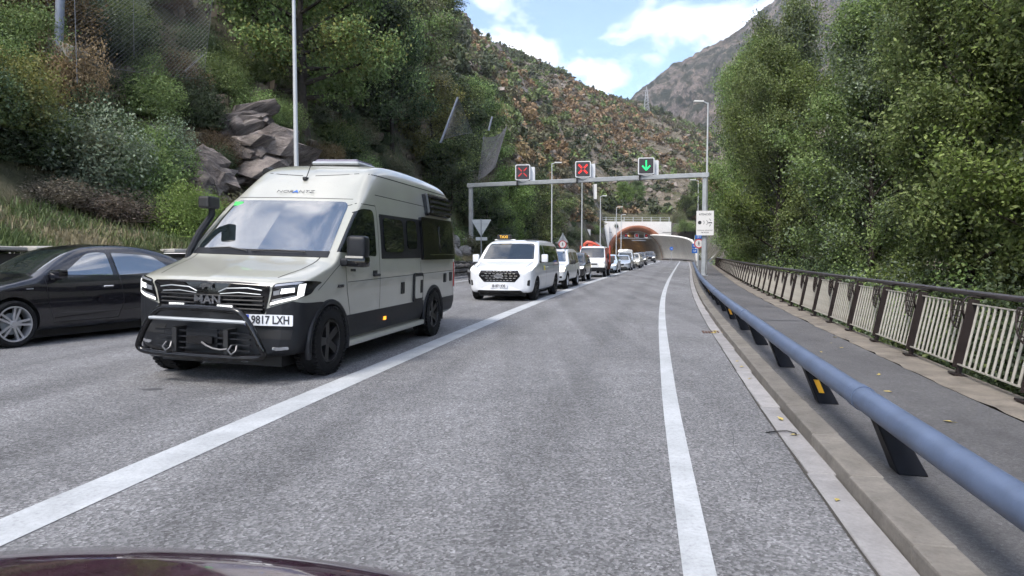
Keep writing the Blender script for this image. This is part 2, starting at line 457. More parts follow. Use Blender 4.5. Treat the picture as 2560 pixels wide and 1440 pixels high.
# tar repair seams and a dark patch across our lane
MB_ = MB()
def decal(name, pts, w, mat, z=0.003, parent=road_o):
    vs = []; fs = []
    for i, (x, y) in enumerate(pts):
        a = Vector(pts[max(i - 1, 0)]); b2 = Vector(pts[min(i + 1, len(pts) - 1)]); t = (b2 - a).normalized()
        n = Vector((t.y, -t.x)); ww = w * (0.6 + 0.8 * RNG.random())
        vs += [(x + n.x * ww / 2, y + n.y * ww / 2, z), (x - n.x * ww / 2, y - n.y * ww / 2, z)]
        if i: fs.append((2 * i - 2, 2 * i - 1, 2 * i + 1, 2 * i))
    return mobj(name, mesh(name, vs, fs, M[mat]), parent=parent)
for (s, o0, o1, w) in ((31.5, -2.3, -0.9, 0.16), (32.5, -0.75, 0.15, 0.4), (29, 0.2, 1.0, 0.05), (66, -1.5, 1.2, 0.35), (24, -1.2, 0.4, 0.04)):
    decal('tar_seam', [(road(s + RNG.uniform(-0.06, 0.06), o)) for o in np.linspace(o0, o1, 9)], w, 'tar')
for (o0, s0, s1) in ((-5.3, 6, 60), (0.42, 4, 26)):      # hairline lengthwise cracks
    s = s0
    while s < s1:
        ln = RNG.uniform(1.5, 5)
        decal('crack', [road(s + ln * k / 14, o0 + 0.05 * mnoise.noise(Vector((s + k * 0.5, o0, 4))) + 0.02 * RNG.uniform(-1, 1)) for k in range(15)], 0.004, 'tar', z=0.0025); s += ln + RNG.uniform(2, 7)
M['oil'] = simple('oil_stain', (0.09, 0.09, 0.095), 0.6, noise=0.35, nscale=6)
for (u_, v_, r_) in ((375, 976, 0.07), (1480, 905, 0.03)):
    y0 = 2329 / (v_ - 634); x0 = (u_ - 1280) / (v_ - 634) * 1.37
    pts = [(x0 + r_ * (0.7 + 0.5 * RNG.random()) * cos(a) * 1.6, y0 + r_ * (0.7 + 0.5 * RNG.random()) * sin(a), 0.0028) for a in np.linspace(0, 2 * pi, 13)[:-1]]
    mobj('oil_stain', mesh('oil_stain', pts, [tuple(range(12))], M['oil']), parent=road_o)
# joint between road and gutter: dirty irregular gap
decal('gutter_joint', [road(s, GUT(s) - 0.008 + RNG.uniform(-0.003, 0.003)) for s in srange(0.5, 60, 0.35)], 0.014, 'seam', z=0.0045)
# a drain grate in the gutter
dx, dy = road(12.2, GUT(12.2) - 0.02)
mb = MB()
for k in range(6): mb.box((dx + (k - 2.5) * 0.05, dy, 0.006), (0.03, 0.3, 0.012), rz=-heading(12.2))
M['rust'] = simple('rusty_iron', (0.10, 0.05, 0.035), 0.8, metal=0.3, noise=0.4, nscale=12)
mb.obj('drain_grate', M['rust'], label='small rusty drain grate in the gutter beside the kerb', cat='drain')

# gutter slabs and kerb stones, piece by piece
gut = empty('gutter', kind='structure'); kerb = empty('kerb', kind='structure')
mb = MB(); mb.box((0, 0, 0), (0.165, 1.88, 0.10)); me_g = bevel(mb.me('gutter_slab', M['gutter']), 0.006, 1)
mb = MB(); mb.box((0, 0, 0), (0.185, 0.945, 0.26)); me_k = bevel(mb.me('kerb_stone', M['kerb']), 0.014, 2)
s = 0.6; 
while s < 126:
    x, y = road(s + 0.95, GUT(s + 0.95) + 0.085); inst('gutter_slab', me_g, gut, (x, y, -0.044 + RNG.uniform(-0.003, 0.003)), (0, RNG.uniform(-0.012, 0.012), -heading(s + 0.95) + RNG.uniform(-0.003, 0.003))); s += 1.9
s = 0.3
while s < 128:
    x, y = road(s + 0.48, GUT(s + 0.48) + 0.265); inst('kerb_stone', me_k, kerb, (x, y, -0.04 + RNG.uniform(-0.004, 0.004)), (0, RNG.uniform(-0.01, 0.01), -heading(s + 0.48) + RNG.uniform(-0.006, 0.006))); s += 0.955
# footway
v, f = strip(SS, [lambda s: (GUT(s) + 0.35, 0.082), lambda s: (FENCE(s) - 0.36, 0.082)])
walk = mobj('footway', mesh('footway', v, f, M['walk']), kind='structure')
vs = []; fs = []
ss = srange(S_START + 1, 100, 0.25)
for i, s in enumerate(ss):
    j = 0.05 * mnoise.noise(Vector((s * 0.9, 0, 3))) + 0.04 * mnoise.noise(Vector((s * 3.1, 5, 3)))
    j2 = 0.07 * mnoise.noise(Vector((s * 0.7, 9, 3)))
    for o, z in ((FENCE(s) - 0.36 + j, 0.087), (FENCE(s) + 0.12 + j2, 0.087), (FENCE(s) + 0.14 + j2, -0.3)):
        x, y = road(s, o); vs.append((x, y, z))
    if i:
        b = (i - 1) * 3
        fs += [(b, b + 1, b + 4, b + 3), (b + 1, b + 2, b + 5, b + 4)]
mobj('footway_edging', mesh('footway_edging', vs, fs, M['edging']), kind='structure')
for (s, o) in ((17.5, 0.3), (13.8, 0.35), (26, 0.5), (38, 0.9)):
    decal('tar_patch', [road(s, GUT(s) + 0.6 + o + k * 0.12) for k in range(8)], 0.10, 'tar', z=0.086, parent=walk)
# river bank falling away behind the fence
v, f = strip(srange(S_START + 1, 110, 2.0), [lambda s: (FENCE(s) + 0.13, 0.02), lambda s: (FENCE(s) + 0.6, -0.35), lambda s: (FENCE(s) + 2.2, -1.6), lambda s: (FENCE(s) + 6, -3.6), lambda s: (FENCE(s) + 26, -4.2), lambda s: (FENCE(s) + 40, -1.0), lambda s: (FENCE(s) + 75, 14)])
mobj('river_bank', mesh('river_bank', v, f, M['bank'], smooth=True), kind='structure')

# ------------------------------------------------------------------ tubular guard rail
M['railblue'] = simple('rail_blue_paint', (0.090, 0.120, 0.190), 0.46, spec=0.4, noise=0.28, nscale=2.2, bump=0.05, bscale=40)
M['postdark'] = simple('rail_post_steel', (0.007, 0.008, 0.012), 0.6, spec=0.2, noise=0.3, nscale=6)
M['reflect'] = simple('amber_reflector', (0.85, 0.42, 0.02), 0.35, emit=0.0)
RAIL = lambda s: GUT(s) + 0.36
RZ = 0.455
g = empty('guard_rail', road(8, RAIL(8)) + (0.08,), label='low blue-grey tubular guard rail on slanted dark posts beside the kerb', cat='guard rail')
gl = Vector(g.location)
ends = [-1.5, 4.6, 10.6, 16.6, 22.6, 28.6, 34.6, 40.6, 46.6, 52.6, 58.6, 64.6, 70.6]
for i in range(len(ends) - 1):
    a, b = ends[i] + 0.004, ends[i + 1] - 0.004
    mb = MB(); mb.tube([Vector(road(s, RAIL(s)) + (RZ,)) - gl for s in np.linspace(a, b, 9)], 0.074, 28)
    mb.obj('rail_tube', M['railblue'], g, smooth=True, ang=50)
for q in ends[1:-1]:
    mb = MB(); mb.tube([Vector(road(q + t, RAIL(q)) + (RZ,)) - gl for t in (-0.06, 0.06)], 0.0795, 28, caps=True); mb.obj('rail_sleeve', M['railblue'], g, smooth=True, ang=50)
mb = MB()   # leaning plate post, x lateral, y along
mb.add([(0.10, -0.075, 0), (0.10, 0.075, 0), (0.26, 0.085, 0), (0.26, -0.085, 0), (-0.05, -0.06, 0.37), (-0.05, 0.06, 0.37), (0.06, 0.06, 0.37), (0.06, -0.06, 0.37)],
       [(0, 3, 2, 1), (4, 5, 6, 7), (0, 1, 5, 4), (1, 2, 6, 5), (2, 3, 7, 6), (3, 0, 4, 7)])
me_post = bevel(mb.me('post', M['postdark']), 0.008, 1)
mb = MB(); mb.add([(0.01, -0.085, 0.08), (0.05, -0.085, 0.08), (0.005, -0.085, 0.19), (-0.035, -0.085, 0.19), (0.01, -0.06, 0.08), (0.05, -0.06, 0.08), (0.005, -0.06, 0.19), (-0.035, -0.06, 0.19)],
                  [(0, 1, 2, 3), (4, 7, 6, 5), (0, 4, 5, 1), (1, 5, 6, 2), (2, 6, 7, 3), (3, 7, 4, 0)])
me_ref = mb.me('reflector', M['reflect'])
k = 0
s = 0.42
while s < 70:
    x, y = road(s, RAIL(s))
    p = inst('post', me_post, g, Vector((x, y, 0.08)) - gl, (0, 0, -heading(s)))
    if k % 4 == 3: inst('reflector', me_ref, p, (0.085, -0.01, 0.02))
    s += 1.93; k += 1

# ------------------------------------------------------------------ pedestrian fence along the river
M['fencebrown'] = simple('fence_brown_paint', (0.020, 0.014, 0.013), 0.55, spec=0.25, noise=0.35, nscale=5)
M['handrail'] = simple('handrail_brown', (0.045, 0.036, 0.036), 0.4, noise=0.3, nscale=4)
M['bar'] = simple('fence_bar_paint', (0.36, 0.34, 0.30), 0.5, noise=0.28, nscale=9)
fence = empty('river_fence', road(10, FENCE(10)) + (0.087,), label='brown river fence with pale slanted bars along the footway', cat='fence')
fl = Vector(fence.location)
LEAN = 0.19
SP = 1.40
def frame_at(s):
    x, y = road(s, FENCE(s)); return Vector((x, y, 0.087)), heading(s)
mb = MB()     # plate post: x outward, y along
mb.box((0, 0, 0.45), (0.105, 0.022, 0.74)); mb.box((0.02, 0, 0.05), (0.05, 0.035, 0.1)); mb.box((0.02, 0, 0.012), (0.14, 0.16, 0.02))
me_fp = bevel(mb.me('post', M['fencebrown']), 0.003, 1)
mb = MB()
arc = [(-0.055 - 0.10 * sin(a), 0, 0.80 + 0.10 * (1 - cos(a)) - 0.06) for a in np.linspace(0, pi / 2, 6)]
mb.tube([(-0.05, 0.0, 0.60), (-0.09, 0.0, 0.70), (-0.10, 0.0, 0.77), (-0.07, 0.0, 0.83), (-0.02, 0, 0.845), (0.06, 0, 0.84), (0.10, 0.0, 0.86)], 0.011, 6)
me_fb = mb.me('bracket', M['fencebrown'], smooth=True)
mb = MB()     # quarter-round wire basket on the walk side, hanging between rail and post
for i in range(5):
    yy = 0.02 + i * 0.062; drop = sqrt(max(0.0, 1 - (i / 5.0) ** 2)) * 0.30
    mb.tube([(-0.085, yy, 0.80), (-0.085, yy, 0.80 - drop)], 0.006, 4)
for i in range(5):
    zz = 0.80 - i * 0.062; ln = sqrt(max(0.0, 1 - (i / 5.0) ** 2)) * 0.31
    mb.tube([(-0.08, 0.0, zz), (-0.08, ln, zz)], 0.006, 4)
mb.tube([(-0.085, 0.31 * sin(a), 0.80 - 0.31 * cos(a)) for a in np.linspace(0, pi / 2, 8)], 0.009, 5)
me_bk = mb.me('wire_basket', M['fencebrown'])
mb = MB(); mb.tube([(0, 0, 0.125), (0, 0, 0.765)], 0.0135, 8); me_bar = mb.me('bar', M['bar'], smooth=True, ang=60)
mb = MB(); mb.box((0, SP / 2, 0), (0.03, SP - 0.03, 0.014)); me_fr = mb.me('frame_rail', M['bar'])
NB = 10; nbar = 0; far = []
ns = 56; s_f = 2.3
pos = []
for i in range(ns + 1):
    pos.append(frame_at(s_f + i * SP))
for i in range(ns):
    p, hd = pos[i]; q, _ = pos[i + 1]
    d = q - p; hd = atan2(d.x, d.y); L = d.length
    rot = Matrix.Rotation(-hd, 4, 'Z') @ Matrix.Rotation(LEAN, 4, 'Y')
    e = rot.to_euler()
    inst('post', me_fp, fence, p - fl, e)
    inst('bracket', me_fb, fence, p - fl, e)
    inst('wire_basket', me_bk, fence, p - fl, e)
    for zz in (0.118, 0.772):
        inst('frame_rail', me_fr, fence, p - fl + (rot @ Vector((0, 0.015 * L / SP, zz))), e, (1, L / SP, 1))
    for k in range(NB):
        t = 0.09 + (SP - 0.16) * (k + 0.5) / NB
        off = Vector((0, t * L / SP, 0))
        if nbar < 300:
            inst('bar', me_bar, fence, p - fl + (rot @ off), e); nbar += 1
        else:
            b0 = p - fl + (rot @ (off + Vector((0, 0, 0.125)))); b1 = p - fl + (rot @ (off + Vector((0, 0, 0.765))))
            far.append((b0, b1))
mb = MB()
for b0, b1 in far: mb.tube([b0, b1], 0.017, 5, caps=False)
mb.obj('far_bar', M['bar'], fence, kind='stuff')
path = []
for i in range(ns + 1):
    p, hd = pos[i]
    path.append(p - fl + (Matrix.Rotation(-hd, 4, 'Z') @ Matrix.Rotation(LEAN, 4, 'Y') @ Vector((0.06, 0, 0.885))))
path = [path[0] * 2 - path[1], ] + path
mb = MB(); mb.tube(path, 0.031, 14); mb.obj('handrail', M['handrail'], fence, smooth=True, ang=60)
# ------------------------------------------------------------------ terrain
TT = np.array([  # u-equivalent heading, toe distance, toe height, ridge distance, ridge tangent
    (-4000, 12, 3, 110, .85), (-600, 17, 3.2, 140, .80), (0, 21.5, 3.3, 160, .70), (400, 25, 3.2, 185, .60), (700, 28.5, 3.0, 215, .53), (1000, 38, 2.5, 245, .43),
    (1090, 44, 2.4, 262, .375), (1130, 47, 2.2, 270, .338), (1160, 50, 2.1, 276, .316), (1250, 60, 2, 295, .292), (1350, 84, 2.5, 322, .262), (1450, 118, 4, 355, .238),
    (1520, 150, 7, 372, .228), (1600, 157, 8.2, 390, .212), (1680, 159, 8.0, 405, .188), (1760, 158, 6, 425, .168), (1850, 150, 4, 450, .15), (2000, 120, 2, 470, .15), (2400, 80, 0, 400, .28), (4000, 60, 0, 300, .4)])
_aa = np.arctan((TT[:, 0] - 1280) / 1700)
def _tab(a, i): return float(np.interp(a, _aa, TT[:, i]))
def road_off(x, y):
    d = (_rc[:, 0] - x) ** 2 + (_rc[:, 1] - y) ** 2; i = int(np.argmin(d))
    return (x - _rc[i, 0]) * _tg[i, 1] - (y - _rc[i, 1]) * _tg[i, 0], _rs[i]
def WALLZ(s): return float(np.interp(s, [-20, 16, 24, 42, 60, 90], [1.45, 1.42, 1.15, 0.9, 0.6, 0.3]))
def HILL(x, y):
    r = sqrt(x * x + y * y); a = atan2(x, y)
    rB, zB, rR, tR = (_tab(a, i) for i in (1, 2, 3, 4))
    zR = CAM_H + tR * rR
    p = (r - rB) / (rR - rB)
    if p < 0: z = zB + p * (zR - zB) * 1.3
    elif p <= 1: z = zB + (zR - zB) * (p ** 0.93)
    else: z = zR - (p - 1) * (zR - zB) * 0.7
    amp = max(0.0, min(1.0, p * 6 + 0.15)) * (1.0 if p < 0.9 else max(0.35, 1 - (p - 0.9) * 5))
    q = Vector((x, y, 0))
    n = mnoise.fractal(q * 0.018, 1.0, 2.1, 5) * 6.0 * min(1, r / 160) + mnoise.fractal(q * 0.09 + Vector((7, 3, 1)), 0.9, 2.0, 4) * 1.5 * min(1.0, r / 60)
    rg = 1 - abs(mnoise.fractal(q * 0.03 + Vector((31, 5, 1)), 1.0, 2.0, 4)) * 2
    return z + amp * (n + (rg * 2.2 if p > 0.35 else 0)), p
def H(x, y):
    off, s = road_off(x, y)
    h, p = HILL(x, y)
    if off < 0 and s < 150:
        e = -off + OFFL(s) - 0.4
        v = WALLZ(s) + 0.30 * e + 0.12 * mnoise.noise(Vector((x * 0.6, y * 0.6, 2)))
        a = atan2(x, y)
        h = max(min(v, _tab(a, 2) + 0.6), h)
        return h, e, p
    if s >= 149:
        if y <= 150.4:
            if off < -11.9: return max(h, 1.0 + 0.6 * (-off - 11.9)), -off - 11.9, p
            if off > 3.0: return max(h, 5.6 + 0.35 * (off - 3.0)), off - 2.4, p
            return h, -1, p
        if -16 < off < 9: h = min(max(h, 8.15), 8.2 + 0.6 * (y - 150.4))
        return h, 5, p
    if s > 72 and off > 0:
        wt = float(np.interp(s, [96, 106, 150], [0.0, 2.9, 5.6]))
        up = max(h, wt + 0.35 * (off - 3.0)); k = float(np.interp(s, [76, 106], [0, 1])); k = k * k * (3 - 2 * k)
        lowz = float(np.interp(off, [5, 7, 11, 31, 45, 80], [-0.2, -2.0, -3.9, -4.5, -1.3, 13]))
        z = lowz * (1 - k) + up * k; fo = FENCE(s) + 0.25
        q = min(1.0, max(0.0, (off - fo) / 4.5)); q = q * q * (3 - 2 * q)
        return -0.25 * (1 - q) + z * q, off - fo + 0.5, p
    return h, (off - 60), p
def terrain_mat(name, far=False, near=False):
    m, nt, b = mat_new(name)
    tc = node(nt, 'ShaderNodeTexCoord'); P = tc.outputs['Object']
    geo = node(nt, 'ShaderNodeNewGeometry'); sp = node(nt, 'ShaderNodeSeparateXYZ'); nt.links.new(geo.outputs['Normal'], sp.inputs[0])
    k = 0.22 if far else 1.0
    dry = ramp(nt, noise_tex(nt, P, 0.45 * k, 8, 0.68, 0.6), [(0.25, (0.050, 0.046, 0.033)), (0.42, (0.11, 0.096, 0.070)), (0.55, (0.185, 0.158, 0.120)), (0.72, (0.27, 0.235, 0.185))])
    rock = ramp(nt, noise_tex(nt, P, 0.8 * k, 9, 0.7, 1.2), [(0.3, (0.07, 0.064, 0.064)), (0.5, (0.20, 0.18, 0.17)), (0.7, (0.33, 0.29, 0.26))])
    fz = node(nt, 'ShaderNodeMath', operation='MULTIPLY_ADD'); fz.inputs[1].default_value = -3.2; fz.inputs[2].default_value = 2.55
    nt.links.new(sp.outputs['Z'], fz.inputs[0])
    nz = node(nt, 'ShaderNodeMath', operation='MULTIPLY_ADD'); nz.inputs[1].default_value = 3.4; nz.inputs[2].default_value = -1.75 if not far else -1.0
    nt.links.new(noise_tex(nt, P, 0.12 * k, 7, 0.65, 0.4), nz.inputs[0])
    ad = node(nt, 'ShaderNodeMath', operation='ADD', use_clamp=True); nt.links.new(fz.outputs[0], ad.inputs[0]); nt.links.new(nz.outputs[0], ad.inputs[1])
    c = mixc(nt, ad.outputs[0], dry, rock)
    if far:
        gr = ramp(nt, noise_tex(nt, P, 0.05, 8, 0.7, 0.3), [(0.45, (0, 0, 0)), (0.56, (1, 1, 1))])
        c = mixc(nt, gr, c, mixc(nt, noise_tex(nt, P, 0.4, 5, 0.7), (0.018, 0.026, 0.016), (0.055, 0.064, 0.038)))
    if far:
        mp = node(nt, 'ShaderNodeMapping'); mp.inputs['Scale'].default_value = (1, 1, 0.35); nt.links.new(P, mp.inputs[0])
        cr = ramp(nt, noise_tex(nt, mp.outputs[0], 0.035, 10, 0.8, 1.5), [(0.36, (0.45,) * 3), (0.5, (1.0,) * 3), (0.64, (1.5, 1.4, 1.3))])  # dark and pale crag streaks painted in, standing in for relief shading
        c = mixc(nt, 1.0, c, cr, 'MULTIPLY'); c = mixc(nt, 1.0, c, (1.12, 1.02, 0.95), 'MULTIPLY')
    if near:
        lit = ramp(nt, noise_tex(nt, P, 1.6, 7, 0.7, 0.4), [(0.3, (0.030, 0.036, 0.018)), (0.5, (0.070, 0.078, 0.036)), (0.7, (0.125, 0.115, 0.065))])
        c = mixc(nt, ramp(nt, noise_tex(nt, P, 0.10, 6, 0.65), [(0.40, (1, 1, 1)), (0.66, (0, 0, 0))]), c, lit)
    nt.links.new(c, b.inputs['Base Color']); b.inputs['Roughness'].default_value = 0.95; b.inputs['Specular IOR Level'].default_value = 0.15
    bump_to(nt, b, noise_tex(nt, P, 0.9 * k, 9, 0.78, 0.8), 1.0 if far else 0.8, 0.6 / k if not far else 8.0)
    return m
M['hill'] = terrain_mat('hillside_ground'); M['farhill'] = terrain_mat('far_rock', True); M['hillnear'] = terrain_mat('wooded_slope_ground', near=True)
def grid_terrain(name, x0, x1, y0, y1, st, skip=None, mat='hill'):
    nx = int((x1 - x0) / st) + 1; ny = int((y1 - y0) / st) + 1
    vs = []; ok = []
    for j in range(ny):
        for i in range(nx):
            x = x0 + i * st; y = y0 + j * st
            h, e, p = H(x, y)
            vs.append((x, y, h)); ok.append(e > 0.6 and p < 1.5)
    fs = []
    for j in range(ny - 1):
        for i in range(nx - 1):
            a = j * nx + i; q = (a, a + 1, a + nx + 1, a + nx)
            if not all(ok[k] for k in q): continue
            if skip and skip[0] < vs[a][0] < skip[1] - st and skip[2] < vs[a][1] < skip[3] - st: continue
            fs.append(q)
    return mobj(name, mesh(name, vs, fs, M[mat], smooth=True), kind='structure')
grid_terrain('hillside', -96, 72, 2, 182, 1.5, mat='hillnear')
grid_terrain('mountain_slope', -260, 480, -40, 520, 5.0, skip=(-94, 70, 4, 180))
# verge between retaining wall and slope
v, f = strip(srange(-12, 150, 1.0), [lambda s: (OFFL(s) - 0.35, WALLZ(s) - 0.02)] + [(lambda s, e=e: (OFFL(s) - 0.4 - e, WALLZ(s) + 0.30 * e + 0.03 + 0.12 * mnoise.noise(Vector((road(s, OFFL(s) - 0.4 - e)[0] * 0.6, road(s, OFFL(s) - 0.4 - e)[1] * 0.6, 2))))) for e in (0.5, 1.2, 2.0, 3.0)])
mobj('verge', mesh('verge', v, f, M['hillnear'], smooth=True), kind='structure')

# far mountain beyond the tunnel
FM = np.array([(1350, 330), (1480, 262), (1560, 228), (1620, 190), (1680, 152), (1740, 138), (1790, 112), (1850, 98), (1900, 66), (1950, 22), (2010, -20), (2100, -70), (2300, -60), (2700, -20)])
na, nr = 260, 120; vs = []
aa = np.linspace(atan((1350 - 1280) / 1700), atan((2700 - 1280) / 1700), na)
for i, a in enumerate(aa):
    u = 1280 + 1700 * tan(a); t = (634 - np.interp(u, FM[:, 0], FM[:, 1])) / 1700
    for j in range(nr):
        p = j / (nr - 1) * 1.15; r = 560 + 470 * p
        zR = t * 1030 / cos(a) * 0.97
        z = 40 + (zR - 40) * (p ** 0.85 if p < 1 else 1 - (p - 1) * 2)
        q = Vector((r * sin(a), r * cos(a), 0))
        am = min(1, p * 3) * (1.0 if p < 0.85 else 0.45)
        z += am * (mnoise.fractal(q * 0.008, 0.8, 2.1, 7) * 30 + (1 - 2 * abs(mnoise.fractal(q * 0.013 + Vector((4, 9, 2)), 0.7, 2.0, 7))) * 20 + (1 - 2 * abs(mnoise.fractal(q * 0.045 + Vector((1, 3, 2)), 0.6, 2.0, 5))) * 7 - 52)
        vs.append((q.x, q.y, z))
fs = [(i * nr + j, (i + 1) * nr + j, (i + 1) * nr + j + 1, i * nr + j + 1) for i in range(na - 1) for j in range(nr - 1)]
mobj('mountain', mesh('mountain', vs, fs, M['farhill'], smooth=True), kind='structure')

def at_uv(u, r):
    """point of the hillside in heading u at distance r"""
    a = atan((u - 1280) / 1700); x, y = r * sin(a), r * cos(a)
    return Vector((x, y, H(x, y)[0]))
# ------------------------------------------------------------------ vegetation
PAL = {
    'dark':   [(0.026, 0.040, 0.020), (0.040, 0.058, 0.026), (0.058, 0.076, 0.036)],
    'green':  [(0.064, 0.094, 0.032), (0.096, 0.130, 0.042), (0.136, 0.168, 0.062)],
    'bright': [(0.085, 0.130, 0.030), (0.120, 0.170, 0.040), (0.155, 0.195, 0.060)],
    'yellow': [(0.105, 0.112, 0.032), (0.150, 0.148, 0.042), (0.195, 0.180, 0.060)],
    'olive':  [(0.070, 0.074, 0.040), (0.098, 0.098, 0.054), (0.130, 0.122, 0.070)],
    'orange': [(0.235, 0.165, 0.080), (0.310, 0.225, 0.115), (0.385, 0.295, 0.175)],
    'rust':   [(0.085, 0.062, 0.032), (0.120, 0.086, 0.044), (0.155, 0.112, 0.060)],
    'dry':    [(0.110, 0.090, 0.068), (0.155, 0.128, 0.095), (0.205, 0.172, 0.130)],
    'silver': [(0.075, 0.096, 0.062), (0.110, 0.135, 0.086), (0.155, 0.180, 0.122)],
}
for _k, _f in (('dark', 1.6), ('green', 1.75), ('bright', 1.5), ('yellow', 1.45), ('olive', 1.5), ('silver', 1.7), ('rust', 1.2), ('dry', 1.1)):
    PAL[_k] = [tuple(c * _f for c in q) for q in PAL[_k]]
M['leaf'] = leaf_mat('foliage', tint=(0.98, 1.0, 1.03), trans=0.40)
M['leaf2'] = leaf_mat('foliage_soft', trans=0.2, var=0.18)
M['bark'] = simple('bark', (0.035, 0.028, 0.022), 0.9, noise=0.4, nscale=8, bump=0.8, bscale=25)
M['barkpale'] = simple('bark_pale', (0.09, 0.085, 0.075), 0.9, noise=0.5, nscale=5, bump=0.6, bscale=20)
def leaves(C, N, size, rng, pal, flat=0.5, aspect=0.6):
    """leaf quads at points C with preferred normals N"""
    n = len(C)
    nn = N * flat + rng.normal(size=(n, 3)) * (1 - flat * 0.5)
    nn /= np.linalg.norm(nn, axis=1)[:, None] + 1e-9
    t = rng.normal(size=(n, 3)); t -= (t * nn).sum(1)[:, None] * nn; t /= np.linalg.norm(t, axis=1)[:, None] + 1e-9
    b = np.cross(nn, t)
    s = size * rng.uniform(0.65, 1.35, n)[:, None]
    t = t * s; b = b * s * aspect
    V = np.stack([C - t, C - b * 1.0 + t * 0.05, C + t, C + b * 1.0 + t * 0.05], 1)
    V[:, 1] += nn * s * 0.18; V[:, 3] += nn * s * 0.18
    P = np.array(PAL[pal]); w = rng.random(n)
    col = np.where((w < 0.5)[:, None], P[0] + (P[1] - P[0]) * (w * 2)[:, None], P[1] + (P[2] - P[1]) * (w * 2 - 1)[:, None])
    return V, col
def bush_quads(n, seed, pal, leaf, lumps=9, rx=1.0, rz=0.8, solid=0.55, pal2=None, mixf=0.0):
    rng = np.random.default_rng(seed)
    Lc = rng.normal(size=(lumps, 3)); Lc /= np.linalg.norm(Lc, axis=1)[:, None]; Lc *= rng.uniform(0.25, 0.72, lumps)[:, None]
    Lc[:, 2] = np.abs(Lc[:, 2]) * 0.9 + 0.1
    Lr = rng.uniform(0.28, 0.52, lumps)
    k = rng.integers(0, lumps, n)
    d = rng.normal(size=(n, 3)); d /= np.linalg.norm(d, axis=1)[:, None]
    rad = Lr[k] * (solid + (1 - solid) * rng.random(n) ** 0.6) * (1 + 0.12 * rng.normal(size=n))
    C = Lc[k] + d * rad[:, None]
    C[:, 2] = np.maximum(C[:, 2], 0.02)
    C *= np.array([rx, rx, rz * 1.15])
    tone = rng.uniform(0.65, 1.35, lumps)[k] * rng.uniform(0.75, 1.3, n)
    V, col = leaves(C, d, leaf, rng, pal, 0.6)
    if pal2 is not None:
        V2, col2 = leaves(C, d, leaf, rng, pal2, 0.6)
        mk = rng.random(lumps)[k] < mixf; col[mk] = col2[mk]
    return V, col * tone[:, None]
def bush_mesh(name, n, seed, pal, leaf, **k):
    V, c = bush_quads(n, seed, pal, leaf, **k)
    return quads_np(name, V, M['leaf'], c)
def stems_mesh(name, seed, n=7, h=0.7, mat='bark'):
    rng = random.Random(seed); mb = MB()
    for i in range(n):
        a = rng.uniform(0, 2 * pi); l = h * rng.uniform(0.6, 1.1); e = rng.uniform(0.15, 0.6)
        mb.tube([(0.05 * cos(a), 0.05 * sin(a), -0.15), (l * 0.5 * e * cos(a), l * 0.5 * e * sin(a), l * 0.5), (l * e * cos(a + 0.3), l * e * sin(a + 0.3), l)], [0.03, 0.02, 0.006], 5, caps=False)
    return mb.me(name, M[mat], smooth=True)

